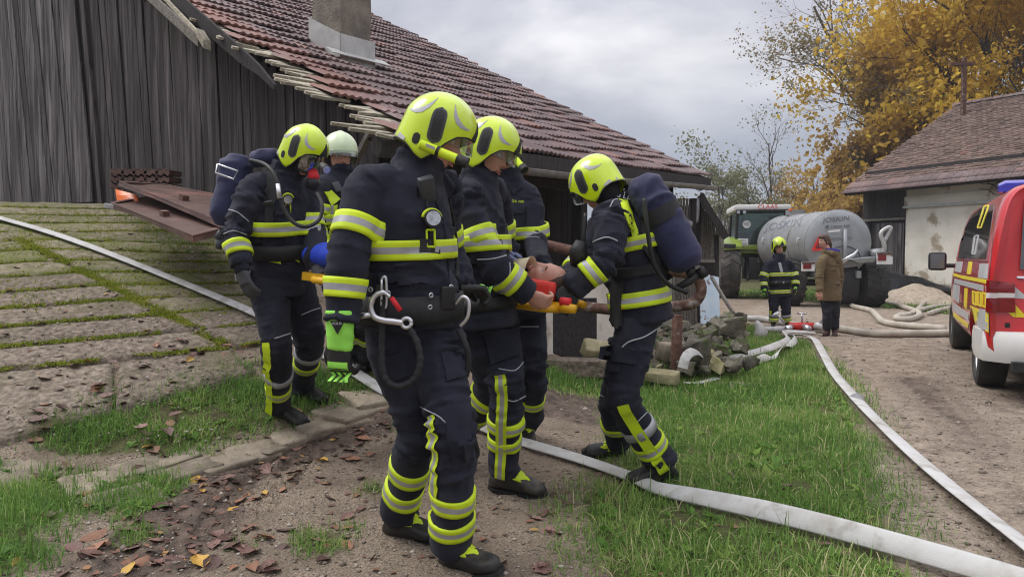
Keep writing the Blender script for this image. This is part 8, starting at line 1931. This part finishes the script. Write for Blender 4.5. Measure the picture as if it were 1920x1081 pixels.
def build_tractor():
    c = V3((7.95, 23.2, 0)); th = math.radians(10); F = V3((math.sin(-th) * -1, math.cos(th), 0)); Rt = V3((F.y, -F.x, 0)); X = lambda x, y, z: c + Rt * x + F * y + V3((0, 0, z))
    t = empty('tractor', c, 'lime green and white tractor with a big muddy rear wheel and glazed cab', 'tractor')
    B = lambda x, y, z, s, mm, nm, par=t, bev=.02: (lambda b: (b.box(X(x, y, z), s, basis(x=Rt, z=(0, 0, 1)), bev=bev), b.build(nm, M[mm], par, math.radians(40)))[1])(MB())
    for s in (-1, 1): wheel(t, X(s * .98, 0, .90), Rt * s, .92, .62, .5, 'tyredust', 0, 19, 'limegreen'); wheel(t, X(s * .95, 2.7, .68), Rt * s, .68, .5, .38, 'tyredust', 0, 16, 'limegreen')
    B(0, .2, .95, (.8, 1.6, .7), 'black', 'transmission'); B(0, 2.3, 1.35, (.85, 2.4, .8), 'limegreen', 'bonnet', bev=.12); B(0, -.55, .7, (.35, .6, .12), 'black', 'drawbar')
    for x in (-.42, .42): b = MB(); b.tube([X(x, -.2, 1.3), X(x, -.6, .8), X(x * 1.1, -.9, .62)], .05, 8); b.build('lift_arm', M['black'], t, True)
    for x in (-.2, .0, .25): b = MB(); b.tube(smooth_path([X(x, -.4, 1.25), X(x + .05, -.8, 1.2), X(x * .5, -1.1, 1.0), X(x, -1.3, 1.15)], 4), .02, 6); b.build('hydraulic_hose', M['black'], t, True)
    for s in (-1, 1):      # mudguards over the rear wheels
        b = MB(); rings = []
        for a in np.linspace(-.75, .80, 12):
            y, z = -math.sin(a) * 1.04, .9 + math.cos(a) * 1.04; rings.append([X(s * x, y, z + dz) for x, dz in ((.62, .02), (.95, .03), (1.26, -.02), (1.26, -.10), (.62, -.06))])
        b.loft(rings); fd = b.build('mudguard', M['limegreen'], t, math.radians(35)); b = MB(); b.box(X(s * 1.0, -.76, 1.66), (.36, .06, .14), basis(x=Rt, z=(0, -.4, 1)), bev=.02); b.build('tail_lamp', M['tail'] if s > 0 else M['grey'], fd)
    # cab
    P4 = {}
    lo, hi = 1.55, 2.74
    for nm, x, y in (('a', -.78, -.35), ('b', .78, -.35), ('c', .78, 1.25), ('d', -.78, 1.25)): P4[nm] = (x, y)
    for nm, (x, y) in P4.items(): b = MB(); b.tube([X(x, y, lo), X(x * .93, y * .95, hi)], .05, 6); b.build('cab_pillar', M['black'], t)
    for p, q, nm in (('a', 'b', 'rear_window'), ('b', 'c', 'side_window'), ('c', 'd', 'windscreen'), ('d', 'a', 'side_window')):
        (x0, y0), (x1, y1) = P4[p], P4[q]; b = MB(); v = [X(x0, y0, lo), X(x1, y1, lo), X(x1 * .93, y1 * .95, hi), X(x0 * .93, y0 * .95, hi)]; n = (v[1] - v[0]).cross(v[3] - v[0]).normalized(); b.prism(v, n * .01); b.build(nm, M['cabglass'], t)
    B(0, .45, 1.5, (1.5, 1.6, .14), 'limegreen', 'cab_floor'); B(0, .5, 1.85, (.5, .5, .7), 'grey', 'seat', bev=.1); B(0, 1.15, 1.9, (1.2, .2, .5), 'black', 'dashboard')
    B(0, -.40, 1.62, (1.4, .06, .16), 'limegreen', 'rear_panel')
    rf = B(0, .42, 2.86, (1.75, 2.0, .2), 'tractorwhite', 'roof', bev=.08); B(0, -.60, 2.76, (1.6, .06, .08), 'black', 'roof_edge')
    for x in (-.74, -.56): b = MB(); q = X(x, -.62, 2.72); b.cyl(q, q - F * .05, .06, 12); l = b.build('work_lamp', M['black'], t); b = MB(); b.cyl(q - F * .051, q - F * .056, .048, 12); b.build('lamp_lens', M['lens'], l)
    def flat(txt, x, y, z, h, mm, par):
        vs, fs = text_geo(txt, h); b = MB(); b.add([X(x + v.x, y, z + v.y) for v in vs], fs); b.build('printed_letters', M[mm], par, fixn=False)
    flat('CLAAS', .15, -.586, 2.88, .2, 'redp', rf)
    b = MB(); q = X(-.45, -.40, 2.35); b.cyl(q, q - F * .02, .135, 24); d = b.build('speed_sign', M['white'], t); b = MB(); b.tube([q - F * .022 + (Rt * math.cos(a) + V3((0, 0, 1)) * math.sin(a)) * .128 for a in np.linspace(0, 2 * PI, 25)], .006, 5); b.build('sign_rim', M['darkprint'], d); flat('40', -.45, -.425, 2.35, .17, 'darkprint', d)
    p = B(-.55, -.42, 1.78, (.3, .02, .24), 'white', 'number_plate', bev=.005); flat('GO', -.55, -.435, 1.84, .09, 'darkprint', p); flat('97-NE', -.55, -.435, 1.73, .08, 'darkprint', p)
build_tractor()
# ---------------------------------------------------------------- thin autumn haze and fire smoke in the air
def build_haze():
    m = bpy.data.materials.new('haze'); m.use_nodes = True; nt = m.node_tree; nt.nodes.clear(); out = nt.nodes.new('ShaderNodeOutputMaterial'); v = nt.nodes.new('ShaderNodeVolumePrincipled')
    v.inputs['Color'].default_value = (0.86, 0.89, 0.94, 1); v.inputs['Density'].default_value = 0.0010; v.inputs['Anisotropy'].default_value = 0.2; nt.links.new(v.outputs[0], out.inputs['Volume'])
    b = MB(); b.box((0, 0, 14), (1500, 1500, 32)); tag(b.build('haze', m), kind='stuff')
build_haze()
